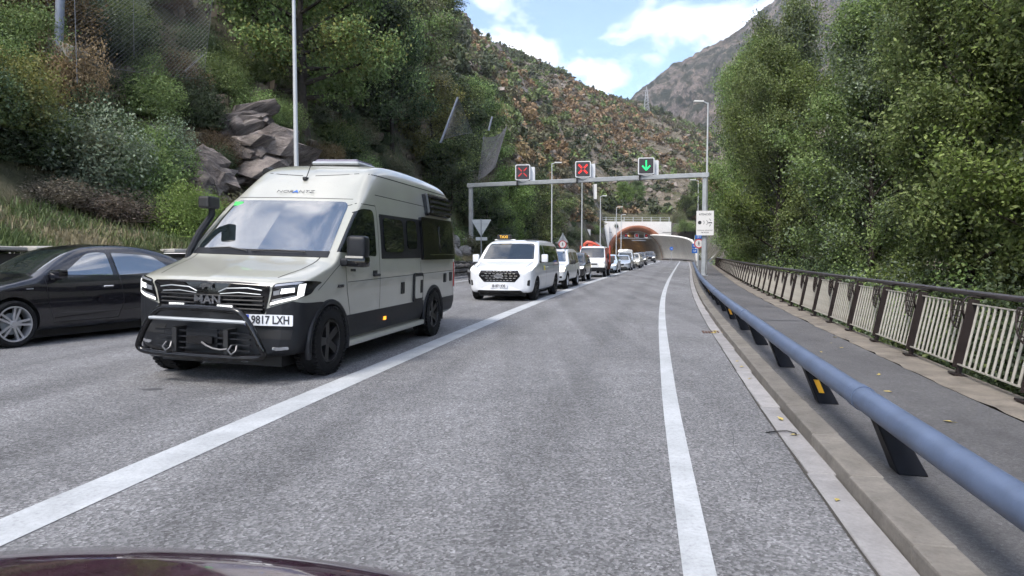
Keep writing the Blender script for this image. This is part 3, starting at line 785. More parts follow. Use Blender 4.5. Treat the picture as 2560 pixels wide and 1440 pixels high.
def grow(seed, Hh, spread, n1, elev, trunk_r, base=0.22, lean=0.05, prof='round', n2=7):
    """returns (trunk MB, leaf points, leaf outward directions)"""
    rng = random.Random(seed); mb = MB(); pts = []; dirs = []
    tp = [Vector((0, 0, -0.6))]; n = 9; wob = Vector((0, 0, 0))
    for i in range(1, n + 1):
        wob += Vector((rng.uniform(-1, 1), rng.uniform(-1, 1), 0)) * lean * Hh / n * 2
        tp.append(Vector((wob.x, wob.y, Hh * i / n)))
    mb.tube(tp, [trunk_r * (1.25 if i == 0 else 1 - 0.92 * i / n) for i in range(n + 1)], 8, caps=False)
    def at(t):
        q = t * n; i = min(int(q), n - 1); return tp[i + 1] if i >= n else tp[i].lerp(tp[i + 1], q - i)
    az = rng.uniform(0, 6)
    for i in range(n1):
        t = base + (0.98 - base) * ((i + rng.random() * 0.7) / n1)
        az += 2.4 + rng.uniform(-0.5, 0.5)
        q = (t - base) / (1 - base)
        if prof == 'round': L = spread * (0.55 + 0.75 * sin(pi * min(1, q * 0.85 + 0.15))) * 0.8
        elif prof == 'cone': L = spread * (1.05 - 0.85 * q)
        else: L = spread * (0.55 + 0.6 * sin(pi * (q * 0.8 + 0.1))) * (1.0 if q < 0.8 else 1.25 - q * 0.5)
        L *= rng.uniform(0.7, 1.2)
        el = elev * (0.55 + 0.75 * q) + rng.uniform(-0.15, 0.15)
        d = Vector((cos(az) * cos(el), sin(az) * cos(el), sin(el)))
        b0 = at(t); bp = [b0]; cur = d.copy()
        for k in range(1, 6):
            cur = (cur + Vector((rng.uniform(-1, 1), rng.uniform(-1, 1), rng.uniform(-0.5, 0.8))) * 0.22).normalized()
            bp.append(bp[-1] + cur * L / 5)
        r0 = trunk_r * (1 - 0.85 * t) * 0.55
        mb.tube(bp, [max(0.008, r0 * (1 - 0.17 * k)) for k in range(6)], 5, caps=False)
        for k in range(n2):
            tt = 0.25 + 0.75 * (k + rng.random()) / n2; qq = tt * 5; ii = min(int(qq), 4)
            s0 = bp[ii].lerp(bp[ii + 1], qq - ii)
            sd = (d + Vector((rng.uniform(-1, 1), rng.uniform(-1, 1), rng.uniform(-0.4, 0.9))) * 1.0).normalized()
            sl = L * rng.uniform(0.22, 0.48) * (1.15 - 0.5 * tt)
            e1 = s0 + sd * sl * 0.55; e2 = e1 + (sd + Vector((rng.uniform(-.5, .5), rng.uniform(-.5, .5), rng.uniform(-.5, .3)))).normalized() * sl * 0.5
            mb.tube([s0, e1, e2], [max(0.006, r0 * 0.3), 0.008, 0.003], 4, caps=False)
            for w in np.linspace(0.15, 1.0, 6):
                p = s0.lerp(e1, min(1, w * 1.8)) if w < 0.55 else e1.lerp(e2, (w - 0.55) / 0.45)
                pts.append(p); dirs.append((p - at(min(0.95, t))).normalized())
    return mb, np.array([tuple(p) for p in pts]), np.array([tuple(p) for p in dirs])
def tree_meshes(name, seed, Hh, spread, n1, elev, trunk_r, nleaf, leaf, pal, sigma=0.35, pal2=None, mixf=0.25, **k):
    mb, P, D = grow(seed, Hh, spread, n1, elev, trunk_r, **k)
    rng = np.random.default_rng(seed)
    ix = rng.integers(0, len(P), nleaf)
    C = P[ix] + rng.normal(size=(nleaf, 3)) * sigma * np.array([1, 1, 0.75])
    C[:, 2] = np.maximum(C[:, 2], 0.3)
    N = D[ix] * 0.5 + np.array([0, 0, 0.7])
    V, col = leaves(C, N, leaf, rng, pal, 0.55)
    if pal2:
        _, c2 = leaves(C, N, leaf, rng, pal2, 0.55)
        g = np.array([mnoise.noise(Vector(p) * 0.35) for p in P])[ix]
        mk = (g + rng.normal(size=nleaf) * 0.25) > (0.5 - mixf); col[mk] = c2[mk]
    br = rng.uniform(0.6, 1.45, len(P))[ix] * rng.uniform(0.7, 1.4, nleaf)  # random clump and leaf tone, widened to imitate highlights and dark gaps
    return mb.me(name + '_trunk', M['bark'], smooth=True, fix=False), quads_np(name + '_crown', V, M['leaf'], col * br[:, None])
def place_tree(name, meshes, loc, rz, sc, label, cat='tree', group=None):
    t = empty(name, loc, rz, label=label, cat=cat, group=group)
    t.scale = sc if isinstance(sc, tuple) else (sc, sc, sc)
    inst('trunk', meshes[0], t); inst('crown', meshes[1], t)
    return t

# ---- riverside trees on the right
POP = [tree_meshes('poplar%d' % i, 40 + i, 14.0, 3.9, 34, 0.85, 0.20, 90000, 0.065, 'green', 0.34, pal2=('bright', 'silver', 'bright')[i], mixf=(0.24, 0.25, 0.10)[i], base=0.10, prof='tall', n2=9) for i in range(3)]
def off_pt(s, off, z=-2.2):
    x, y = road(s, off); return (x, y, z)
RT = [  # s, offset, mesh, scale, z scale, zbase, label
    (3.5, 11.5, 0, 0.95, 1.0, -2.8, 'nearest riverside tree at the right edge, its leaves drawn largest'),
    (8.5, 9.0, 1, 0.85, 0.95, -2.4, 'riverside tree with grey-green leaves behind the nearest fence panels'),
    (11.5, 13.5, 2, 1.05, 1.05, -3.2, 'tall dark riverside tree rising behind the nearest fence trees'),
    (15.5, 9.2, 0, 0.9, 1.0, -2.8, 'leafy riverside tree leaning over the middle of the fence'),
    (19.5, 14.0, 1, 1.1, 1.15, -3.4, 'tall riverside tree whose top leaves the picture above the fence'),
    (24.0, 9.4, 2, 0.95, 1.08, -3.0, 'riverside tree with dense dark lower crown behind the footway'),
    (29.5, 13.5, 0, 1.12, 1.22, -3.4, 'broad riverside tree with yellow-green patches in its crown'),
    (34.5, 9.0, 1, 0.92, 1.08, -3.0, 'riverside tree beside the footway, left of the broad yellow-green one'),
    (40.0, 11.5, 2, 1.1, 1.3, -3.2, 'tall riverside tree with a pointed top against the far mountain'),
    (46.5, 6.6, 0, 0.95, 1.2, -3.0, 'riverside tree whose branches reach behind the speed camera sign'),
    (53.0, 7.6, 1, 1.05, 1.35, -3.0, 'slim riverside tree top standing against the sky'),
    (60.0, 6.4, 2, 1.05, 1.3, -2.8, 'riverside tree with branches behind the gantry end lamp'),
    (69.0, 6.8, 0, 1.1, 1.35, -2.5, 'far riverside tree near the bend of the fence'),
    (79.0, 7.6, 1, 1.0, 0.95, -2.2, 'smaller riverside tree beside the tunnel wall end'),
    (90.0, 12.5, 2, 0.9, 0.8, -2.0, 'last riverside tree in front of the hillside right of the tunnel'),
    (6.0, 17.5, 1, 1.0, 1.1, -3.8, 'back-row riverside tree behind the nearest one at the right edge'),
    (15.0, 19.0, 0, 1.1, 1.1, -3.9, 'back-row riverside tree behind the tall dark one'),
    (25.0, 18.5, 2, 1.1, 1.15, -3.9, 'back-row riverside tree seen through the gap above the fence'),
    (34.0, 17.5, 1, 1.1, 1.2, -3.9, 'back-row riverside tree behind the broad yellow-green one'),
    (46.0, 17.0, 0, 1.1, 1.2, -3.8, 'back-row riverside tree behind the pointed one'),
    (61.0, 15.5, 2, 1.1, 1.1, -3.6, 'back-row riverside tree behind the gantry end lamp trees'),
]
for i, (s, o, k, sc, zs, zb, lb) in enumerate(RT):
    place_tree('riverside_tree', POP[k], off_pt(s, o, zb), RNG.uniform(0, 6.28), (sc, sc, sc * zs), lb, group='trees along the river')
# river-bank bushes behind the fence
RB = [bush_mesh('bank_bush%d' % i, 14000, 70 + i, p, 0.052, lumps=16, rx=1.9, rz=2.6, solid=0.6, pal2=q, mixf=0.3) for i, (p, q) in enumerate((('dark', 'green'), ('green', 'silver'), ('silver', 'green')))]
RS = [stems_mesh('bank_stems%d' % i, 70 + i, 8, 2.0) for i in range(2)]
BL = ['dark bush on the bank behind the fence', 'green bush on the bank behind the fence', 'grey-green leafy bush pushing over the fence']
for i, (s, o, k, sc, zb) in enumerate([(5.5, 5.6, 1, 0.8, -1.3), (8.2, 5.4, 2, 0.72, -1.2), (11, 5.5, 0, 0.85, -1.5), (12.5, 7.2, 2, 1.0, -2.0), (15.5, 5.7, 0, 0.9, -1.6), (18.2, 6.4, 1, 0.95, -1.8),
        (21.5, 5.9, 2, 0.9, -1.7), (25, 6.0, 0, 0.95, -1.7), (28.5, 6.3, 1, 1.0, -1.8), (32.5, 6.2, 0, 1.0, -1.7), (37, 6.2, 1, 1.05, -1.8), (42, 6.3, 0, 1.05, -1.8), (47, 6.6, 2, 1.1, -1.8), (53, 6.7, 0, 1.1, -1.8),
        (59, 7.0, 1, 1.2, -1.8), (66, 7.2, 0, 1.2, -1.8), (73, 7.4, 1, 1.2, -1.6), (81, 8.0, 0, 1.2, -1.4), (90, 9, 1, 1.2, -1.2), (3.0, 6.0, 0, 0.9, -1.5), (14, 10, 0, 1.2, -2.5), (22, 10.5, 0, 1.3, -2.6), (31, 10.5, 0, 1.3, -2.6), (9.5, 9, 0, 1.1, -2.4)]):
    x, y, z = off_pt(s, o, zb)
    t = empty('bank_bush', (x, y, z), RNG.uniform(0, 6.28), label=BL[k], cat='bush', group='bushes on the river bank ' + ('dark', 'green', 'grey-green')[k])
    t.scale = (sc,) * 3
    inst('foliage', RB[k], t); inst('stem', RS[i % 2], t)

# ---- left slope: trees placed by hand
OAK = tree_meshes('oak', 3, 9.5, 5.0, 26, 0.35, 0.30, 60000, 0.080, 'green', 0.36, pal2='yellow', mixf=0.22, base=0.16, prof='round', n2=8)
TRA = [tree_meshes('slope_tree%d' % i, 20 + i, 8.0, 2.9, 20, 0.6, 0.15, 22000, 0.082, p, 0.38, pal2=q, mixf=0.25, base=0.14, prof='round', n2=7)
       for i, (p, q) in enumerate((('green', 'dark'), ('dark', 'green'), ('yellow', 'olive'), ('bright', 'green'), ('olive', 'green')))]
place_tree('oak_tree', OAK, at_uv(765, 37) + Vector((0, 0, -0.2)), 1.0, (1.05, 1.05, 1.1), 'large spreading oak above the rock, behind the tall lamp post')
LT = [ # u, r, mesh, scale, zscale, label
    (660, 44, 1, 1.2, 1.2, 'dark tree left of the large oak on the slope'),
    (560, 48, 0, 1.1, 1.2, 'green tree at the top of the slope beside the left net'),
    (880, 45, 1, 1.1, 1.25, 'dark tree right of the large oak above the camper roof'),
    (935, 50, 0, 1.1, 1.2, 'mid-green tree between the oak and the leaning net post'),
    (985, 47, 1, 1.0, 1.1, 'dark tree with black trunk above the camper rear'),
    (1040, 62, 4, 1.1, 1.1, 'olive tree behind the leaning net post'),
    (1085, 52, 2, 0.9, 1.0, 'pale yellow-green tree in front of the leaning net post'),
    (1150, 58, 1, 1.0, 1.15, 'dark green tree between the two hanging nets'),
    (1205, 70, 0, 1.0, 1.1, 'green tree behind the hanging net'),
    (1270, 62, 3, 0.88, 1.0, 'bright yellow-green tree behind the left lane signal'),
    (1330, 72, 0, 0.95, 1.0, 'green tree behind the gantry beam near the left signal'),
    (1215, 55, 1, 0.75, 0.8, 'low dark tree under the gantry beam near its left post'),
    (1130, 50, 1, 0.8, 0.9, 'dark tree beside the left gantry post'),
    (1290, 66, 1, 0.8, 0.8, 'dark tree below the gantry beam above the taxi'),
    (1365, 80, 4, 0.95, 1.0, 'olive tree right of the first thin lamp post'),
    (1010, 82, 3, 1.1, 1.1, 'yellow-green tree high above the net post'),
    (1100, 95, 0, 1.1, 1.1, 'round green tree high on the slope above the nets'),
    (850, 70, 0, 1.2, 1.2, 'green tree high on the slope right of the oak top'),
    (930, 78, 4, 1.1, 1.1, 'olive tree high on the slope behind the oak'),
    (440, 52, 1, 1.0, 1.0, 'dark tree behind the left net'),
    (330, 46, 0, 0.9, 0.9, 'green tree behind the left net near its post'),
    (60, 40, 4, 0.9, 0.9, 'olive tree left of the thick net post'),
    (-60, 36, 1, 1.0, 1.0, 'dark tree at the upper left corner'),
    (1560, 166, 3, 0.8, 0.85, 'bright green tree above the tunnel headwall'),
    (1592, 172, 0, 0.8, 0.8, 'green tree above the middle of the tunnel headwall'),
    (1520, 158, 1, 0.6, 0.6, 'dark tree above the left end of the tunnel headwall'),
    (1500, 141, 2, 0.42, 0.5, 'small yellow-green tree in front of the left headwall'),
    (1420, 118, 4, 0.7, 0.7, 'olive tree on the slope between the thin lamp posts'),
    (1300, 58, 3, 0.42, 0.45, 'small bright green sapling behind the taxi roof'),
    (1745, 165, 1, 1.0, 1.0, 'dark tree right of the tunnel above the curved wall'),
    (1715, 163, 0, 0.8, 0.8, 'green tree above the curved tunnel wall'),
]
for (u, r, k, sc, zs, lb) in LT:
    place_tree('slope_tree', TRA[k], at_uv(u, r) + Vector((0, 0, -0.15)), RNG.uniform(0, 6.28), (sc, sc, sc * zs), lb, group='trees on the slope')
# ---- left slope: shrubs placed by hand
SHP = ['green', 'dark', 'yellow', 'bright', 'olive', 'orange', 'rust', 'silver', 'dry']
SHM = {p: [bush_mesh('shrub_%s%d' % (p, i), 13000, 100 + 7 * i + SHP.index(p), p, 0.031, lumps=17, rx=1.35, rz=1.5, solid=0.5) for i in range(2)] for p in SHP}
SST = [stems_mesh('shrub_stem%d' % i, 300 + i, 8, 1.0) for i in range(3)]
LS = [ # u, r, palette, width scale, height scale, label
    (30, 21, 'yellow', 1.3, 1.5, 'yellow-green shrub at the left picture edge above the grass'),
    (-60, 20, 'green', 1.4, 1.4, 'green shrub cut by the left picture edge'),
    (185, 23.5, 'orange', 1.1, 1.6, 'orange-tan autumn shrub on the left slope'),
    (240, 21, 'silver', 1.6, 1.6, 'large grey-green shrub behind the black hatchback'),
    (330, 22, 'green', 1.5, 1.5, 'large green shrub above the grass verge'),
    (400, 23.5, 'silver', 1.2, 1.2, 'grey-green shrub beside the dark rock'),
    (110, 27, 'rust', 1.9, 1.5, 'rust-brown bushes below the concrete net footing'),
    (20, 29, 'rust', 2.0, 1.4, 'rust-brown shrub at the upper left edge'),
    (250, 29, 'dark', 1.6, 1.3, 'dark evergreen shrub beside the concrete net footing'),
    (330, 30, 'dark', 1.7, 1.2, 'dark shrub under the left net'),
    (430, 30, 'rust', 1.3, 0.9, 'low brown shrub under the left net'),
    (500, 29, 'dark', 1.2, 1.5, 'dark evergreen bush left of the rock face'),
    (545, 27.5, 'rust', 0.8, 0.8, 'small rusty shrub on the rock face'),
    (455, 19.2, 'bright', 0.85, 1.0, 'bright green fresh bush beside the camper snorkel'),
    (520, 20.5, 'bright', 0.75, 0.9, 'bright green bush half hidden by the camper windscreen'),
    (610, 25.5, 'olive', 1.0, 0.9, 'olive shrub below the rock face behind the camper'),
    (570, 25, 'rust', 0.9, 0.7, 'brown shrub between rock and camper'),
    (640, 33, 'green', 1.2, 1.2, 'green shrub on top of the rock face'),
    (560, 34, 'green', 1.3, 1.3, 'green shrub above the dark rock'),
    (60, 24, 'green', 1.3, 1.4, 'green shrub behind the yellow-green one'),
    (820, 30, 'dark', 1.2, 1.1, 'dark shrub right of the tall lamp post'),
    (870, 33, 'green', 1.2, 1.0, 'green shrub above the camper roof hatch'),
    (140, 19.5, 'dry', 1.2, 0.55, 'low dry scrub at the foot of the left shrubs'),
    (300, 19.6, 'dry', 1.3, 0.5, 'low dry scrub in front of the green shrubs'),
    (390, 20.2, 'dark', 1.1, 0.6, 'low dark bramble at the top of the grass'),
    (960, 38, 'dark', 1.6, 1.2, 'dark thicket above the camper rear window'),
    (1040, 42, 'dark', 1.7, 1.2, 'dark thicket under the leaning net post'),
    (1110, 45, 'green', 1.6, 1.0, 'green thicket left of the gantry post'),
    (1150, 46, 'olive', 1.2, 0.8, 'olive shrub behind the white box on the gantry post'),
    (1200, 50, 'dark', 1.6, 1.1, 'dark thicket behind the give way sign'),
    (1250, 55, 'dark', 1.8, 1.3, 'dark thicket above the taxi'),
    (1310, 62, 'green', 1.7, 1.1, 'green thicket above the taxi bonnet side'),
    (1345, 75, 'dark', 1.9, 1.2, 'dark thicket behind the pickup'),
    (1395, 95, 'olive', 2.0, 1.2, 'olive thicket above the no walking sign'),
    (1425, 110, 'dark', 2.0, 1.3, 'dark thicket left of the white concrete blocks'),
    (1480, 132, 'green', 1.6, 1.1, 'green shrub between the white concrete blocks'),
    (1692, 157, 'olive', 1.8, 1.6, 'olive shrub at the right end of the tunnel headwall'),
    (1712, 150, 'green', 2.0, 1.7, 'green shrub above the curved tunnel wall'),
    (1730, 143, 'olive', 1.9, 1.5, 'olive shrub behind the end of the curved wall'),
    (1540, 150.5, 'dark', 0.5, 0.6, 'dark climbing plant on the tunnel headwall'),
]
for i, (u, r, p, w, h, lb) in enumerate(LS):
    r = r + (2.3 if u < 560 and r < 25 else 1.0 if u < 560 else 0.0)
    t = empty('shrub', at_uv(u, r) + Vector((0, 0, -0.1)), RNG.uniform(0, 6.28), label=lb, cat='shrub', group='shrubs on the left slope')
    t.scale = (w, w, h)
    inst('foliage', SHM[p][i % 2], t); inst('stem', SST[i % 3], t)

# ---- undergrowth filling the near slope and the foot of the mountain
rg2 = random.Random(5)
UG = {'dark': 'dark undergrowth shrub on the left slope', 'green': 'green undergrowth shrub on the left slope', 'olive': 'olive undergrowth shrub on the left slope', 'rust': 'brown undergrowth shrub on the left slope', 'silver': 'grey-green undergrowth shrub on the left slope', 'dry': 'dry grey undergrowth shrub on the left slope'}
n_ug = 0
while n_ug < 300:
    if n_ug < 220: u = rg2.uniform(-160, 1180); a = atan((u - 1280) / 1700); r = _tab(a, 1) + 0.5 + 32 * rg2.random() ** 1.2; w0 = (0.6, 1.35)
    else: u = rg2.uniform(1180, 1500); a = atan((u - 1280) / 1700); r = _tab(a, 1) - 3 + 48 * rg2.random() ** 1.2; w0 = (0.8, 1.7)
    x, y = r * sin(a), r * cos(a)
    if road_off(x, y)[0] > -14.5: continue
    if 655 < u < 780 and r < 29.5: continue
    p = rg2.choices(['dark', 'green', 'olive', 'rust', 'silver', 'dry'], [0.22, 0.40, 0.16, 0.06, 0.12, 0.04] if u < 1180 else [0.22, 0.2, 0.28, 0.08, 0.04, 0.18])[0]
    t = empty('undergrowth_shrub', (x, y, H(x, y)[0] - 0.12), rg2.uniform(0, 6.28), label=UG[p], cat='shrub', group='undergrowth on the slope, ' + p)
    w = rg2.uniform(*w0); t.scale = (w, w, w * rg2.uniform(0.6, 1.05)); inst('foliage', SHM[p][n_ug % 2], t); n_ug += 1

# ---- hillside scrub: the largest 280 as plants of their own, the rest as cover
def hill_kind(x, y, p, u, rg):
    n = mnoise.noise(Vector((x * 0.02, y * 0.02, 3))) + 0.35 * mnoise.noise(Vector((x * 0.07, y * 0.07, 8)))
    o = mnoise.noise(Vector((x * 0.016 + 40, y * 0.016, 1))) + 0.4 * mnoise.noise(Vector((x * 0.06, y * 0.06, 12)))
    q = rg.random()
    if u > 1180 and p < 0.8 and o + (0.24 if u > 1500 else 0.06) > 0.12 and q < 0.45: return 'orange'
    if n > 0.18 and q < 0.5: return 'olive'
    if q < 0.42: return 'dark'
    if q < 0.62: return 'olive'
    if q < 0.76: return 'dry'
    if q < 0.90: return 'green'
    return 'rust' if q < 0.94 else 'dry'
rg = random.Random(77); cand = []
while len(cand) < 15500:
    a = rg.uniform(atan((-200 - 1280) / 1700), atan((1830 - 1280) / 1700))
    u = 1280 + 1700 * tan(a)
    rB, rR = _tab(a, 1), _tab(a, 3)
    r = sqrt(rg.uniform(rB ** 2, (rR * 1.02) ** 2))
    if r < rB + 6: continue
    if u < 1050 and r < 60 and rg.random() < 0.5: continue
    x, y = r * sin(a), r * cos(a); p = (r - rB) / (rR - rB)
    off, s = road_off(x, y)
    if off > -13.5 and y < 157: continue
    if r < 78 and u < 1250: continue
    bare = mnoise.noise(Vector((x * 0.035 + 9, y * 0.035, 5)))
    if bare > 0.25 and rg.random() < 0.6: continue
    k = hill_kind(x, y, p, u, rg)
    sz = 1.12 * rg.uniform(0.5, 1.6) ** 1.5 * (1.1 if k in ('dark', 'green') else 0.8 if k == 'dry' else 0.95)
    cand.append((sz / r, x, y, r, u, p, k, sz))
cand = [c for c in cand if -20 < c[4] < 1800 and (HILL(c[1], c[2])[0] - CAM_H) / (c[3] * cos(atan2(c[1], c[2]))) < 0.40]
vis = [c for c in cand if c[4] > 820 and (CAM_H - 0 + 0) is not None and HILL(c[1], c[2])[0] / c[3] < 0.42]
vis.sort(key=lambda c: -c[0]); big = vis[:280]; bigset = set(id(c) for c in big)
def hill_bush(name, n, seed, pal, leaf, **k):
    V, c = bush_quads(n, seed, pal, leaf, **k); return quads_np(name, V, M['leaf2'], c * (0.95 if pal == 'orange' else 0.7) + np.array([0.030, 0.026, 0.017]) * (0 if pal == 'orange' else 1))
HS = {p: [hill_bush('hill_shrub_%s%d' % (p, i), 420, 500 + 5 * i + SHP.index(p), p, 0.15, lumps=7, rx=1.2, rz=1.15, solid=0.5) for i in range(2)] for p in SHP}
HLAB = {'dark': 'dark evergreen shrub on the dry mountainside', 'green': 'green shrub on the dry mountainside', 'olive': 'dull olive shrub on the dry mountainside', 'orange': 'orange autumn shrub on the dry mountainside',
        'dry': 'greyish dried-out shrub on the dry mountainside', 'rust': 'brown shrub on the dry mountainside'}
for i, c in enumerate(big):
    _, x, y, r, u, p, k, sz = c
    z = H(x, y)[0]
    inst('mountain_shrub', HS[k][i % 2], None, (x, y, z - 0.1), (0, 0, rg.uniform(0, 6.28)), (sz, sz, sz * rg.uniform(0.8, 1.25)), label=HLAB[k], cat='shrub', group='shrubs on the mountainside, ' + k)
TPL = {p: [bush_quads(64, 900 + 3 * i + SHP.index(p), p, 0.25, lumps=6, rx=1.15, rz=1.05, solid=0.4) for i in range(4)] for p in HLAB}
for p in HLAB:
    VV = []; CC = []
    for c in cand:
        if c[6] != p or id(c) in bigset: continue
        _, x, y, r, u, pp, k, sz = c
        V, col = TPL[p][rg.randrange(4)]; an = rg.uniform(0, 6.28); ca, sa = cos(an), sin(an)
        st_ = rg.uniform(0.75, 1.35); V = V * np.array([st_, 1 / st_, 1]); Vr = V.copy(); Vr[..., 0] = (V[..., 0] * ca - V[..., 1] * sa) * sz + x; Vr[..., 1] = (V[..., 0] * sa + V[..., 1] * ca) * sz + y
        Vr[..., 2] = V[..., 2] * sz * rg.uniform(0.75, 1.2) + H(x, y)[0] - 0.1
        VV.append(Vr); CC.append(col * rg.uniform(0.75, 1.25))
    if VV:
        mobj('mountain_scrub', quads_np('mountain_scrub', np.concatenate(VV), M['leaf2'], np.concatenate(CC) * (0.95 if p == 'orange' else 0.7) + np.array([0.030, 0.026, 0.017]) * (0 if p == 'orange' else 1)), kind='stuff', label='%s scrub covering the mountainside' % p, cat='scrub')
# dry tufts between the shrubs
n = 9000; VV = []; CC = []
for i in range(n):
    a = rg.uniform(atan((-150 - 1280) / 1700), atan((1800 - 1280) / 1700)); rB, rR = _tab(a, 1), _tab(a, 3)
    r = sqrt(rg.uniform((rB + 2) ** 2, rR ** 2)); x, y = r * sin(a), r * cos(a)
    off, s = road_off(x, y)
    if off > -13 and y < 157: continue
    z = H(x, y)[0]; q = rg.uniform(0.25, 0.7)
    pal = PAL['dry' if rg.random() < 0.75 else 'olive']
    for k in range(5):
        an = rg.uniform(0, 6.28); dx, dy = cos(an) * q * 0.5, sin(an) * q * 0.5; ox, oy = rg.uniform(-q, q) * 0.7, rg.uniform(-q, q) * 0.7
        VV.append([(x + ox - dx, y + oy - dy, z - 0.1), (x + ox + dx, y + oy + dy, z - 0.1), (x + ox + dx * 1.3, y + oy + dy * 1.3, z + q * rg.uniform(0.3, 0.8)), (x + ox - dx * 0.6, y + oy - dy * 0.6, z + q * rg.uniform(0.3, 0.8))])
        CC.append(pal[rg.randrange(3)])
mobj('dry_grass', quads_np('dry_grass', np.array(VV), M['leaf2'], np.array(CC)), kind='stuff', label='dry grass tufts covering the mountainside', cat='grass')
# scree and broken stone between the shrubs
M['scree'] = simple('scree_stone', (0.26, 0.22, 0.19), 0.9, noise=0.35, nscale=0.6)
VS = []; FS = []
for i in range(2600):
    a = rg.uniform(atan((900 - 1280) / 1700), atan((1790 - 1280) / 1700)); rB, rR = _tab(a, 1), _tab(a, 3)
    r = sqrt(rg.uniform((rB + 15) ** 2, (rR * 0.99) ** 2)); x, y = r * sin(a), r * cos(a)
    if mnoise.noise(Vector((x * 0.03 + 9, y * 0.03, 5))) < 0.05 and rg.random() < 0.7: continue
    if road_off(x, y)[0] > -13 and y < 160: continue
    z = H(x, y)[0]; q = rg.uniform(0.25, 1.3); b0 = len(VS)
    for k in range(6):
        an = k * pi / 3 + rg.uniform(-0.3, 0.3); VS.append((x + cos(an) * q * rg.uniform(0.6, 1.1), y + sin(an) * q * rg.uniform(0.6, 1.1), z - 0.3 + rg.uniform(0, 0.3) * q))
    tx, ty = rg.uniform(-0.3, 0.3) * q, rg.uniform(-0.3, 0.3) * q
    for k in range(3):
        an = k * 2.1 + rg.uniform(-0.3, 0.3); VS.append((x + tx + cos(an) * q * 0.45, y + ty + sin(an) * q * 0.45, z + q * rg.uniform(0.35, 0.75)))
    FS += [(b0 + 6, b0 + 7, b0 + 8)] + [(b0 + (2 * k) % 6, b0 + (2 * k + 1) % 6, b0 + 6 + k) for k in range(3)] + [(b0 + (2 * k + 1) % 6, b0 + (2 * k + 2) % 6, b0 + 6 + (k + 1) % 3, b0 + 6 + k) for k in range(3)]
mobj('scree', mesh('scree', VS, FS, M['scree']), kind='stuff', label='broken stone scattered over the mountainside', cat='scree')
# grass on the verge above the retaining wall
n = 75000; VV = np.zeros((n, 4, 3)); CC = np.zeros((n, 3))
for i in range(n):
    s = 8 + 60 * rg.random() ** 1.7; e = rg.uniform(0.0, 9.0) if rg.random() < 0.8 else rg.uniform(0, 1)
    x, y = road(s, OFFL(s) - 0.42 - e)
    z = WALLZ(s) + 0.30 * e + 0.12 * mnoise.noise(Vector((x * 0.6, y * 0.6, 2))) if e < 3 else H(x, y)[0]
    h = rg.uniform(0.06, 0.24); an = rg.uniform(0, 6.28); w = 0.012 + 0.01 * rg.random()
    dx, dy = cos(an) * w, sin(an) * w; lx, ly = rg.uniform(-0.12, 0.12), rg.uniform(-0.12, 0.12)
    VV[i] = [(x - dx, y - dy, z - 0.03), (x + dx, y + dy, z - 0.03), (x + dx * 0.4 + lx, y + dy * 0.4 + ly, z + h), (x - dx * 0.4 + lx, y - dy * 0.4 + ly, z + h)]
    g = mnoise.noise(Vector((x * 0.5, y * 0.5, 6))) + rg.uniform(-0.25, 0.25)
    CC[i] = (0.22, 0.185, 0.115) if g > 0.12 else ((0.12, 0.140, 0.055) if g > -0.2 else (0.085, 0.115, 0.04))
mobj('verge_grass', quads_np('verge_grass', VV, M['leaf2'], CC), kind='stuff', label='rough grass growing on the verge above the retaining wall', cat='grass')
# ------------------------------------------------------------------ retaining wall of rubble stone, left
M['stone'] = concrete_mat('rubble_stone', (0.17, 0.155, 0.14), 0.55, 5.0, bump=0.6)
M['mortar'] = simple('dark_joint', (0.05, 0.045, 0.04), 0.95)
M['rockdark'] = None
def rock_mat(name, c0, c1, c2, sc=1.0):
    m, nt, b = mat_new(name)
    tc = node(nt, 'ShaderNodeTexCoord'); P = tc.outputs['Object']
    mp = node(nt, 'ShaderNodeMapping'); mp.inputs['Rotation'].default_value = (0.5, 0.6, 0.3); mp.inputs['Scale'].default_value = (0.5, 0.6, 3.2)
    nt.links.new(P, mp.inputs[0])
    st = noise_tex(nt, mp.outputs[0], 1.6 * sc, 9, 0.72, 0.8)
    c = ramp(nt, st, [(0.30, c0), (0.48, c1), (0.62, c2), (0.78, c1)])
    mo = ramp(nt, noise_tex(nt, P, 0.9 * sc, 7, 0.7, 0.5), [(0.40, (0.55,) * 3), (0.62, (1.15,) * 3)])
    nt.links.new(mixc(nt, 1.0, c, mo, 'MULTIPLY'), b.inputs['Base Color']); b.inputs['Roughness'].default_value = 0.9
    bump_to(nt, b, st, 1.0, 0.25)
    return m
M['rock'] = rock_mat('rock_face', (0.05, 0.045, 0.045), (0.17, 0.145, 0.135), (0.34, 0.29, 0.26))
M['palerock'] = rock_mat('pale_rock', (0.16, 0.15, 0.14), (0.36, 0.34, 0.32), (0.55, 0.53, 0.50), 2.0)
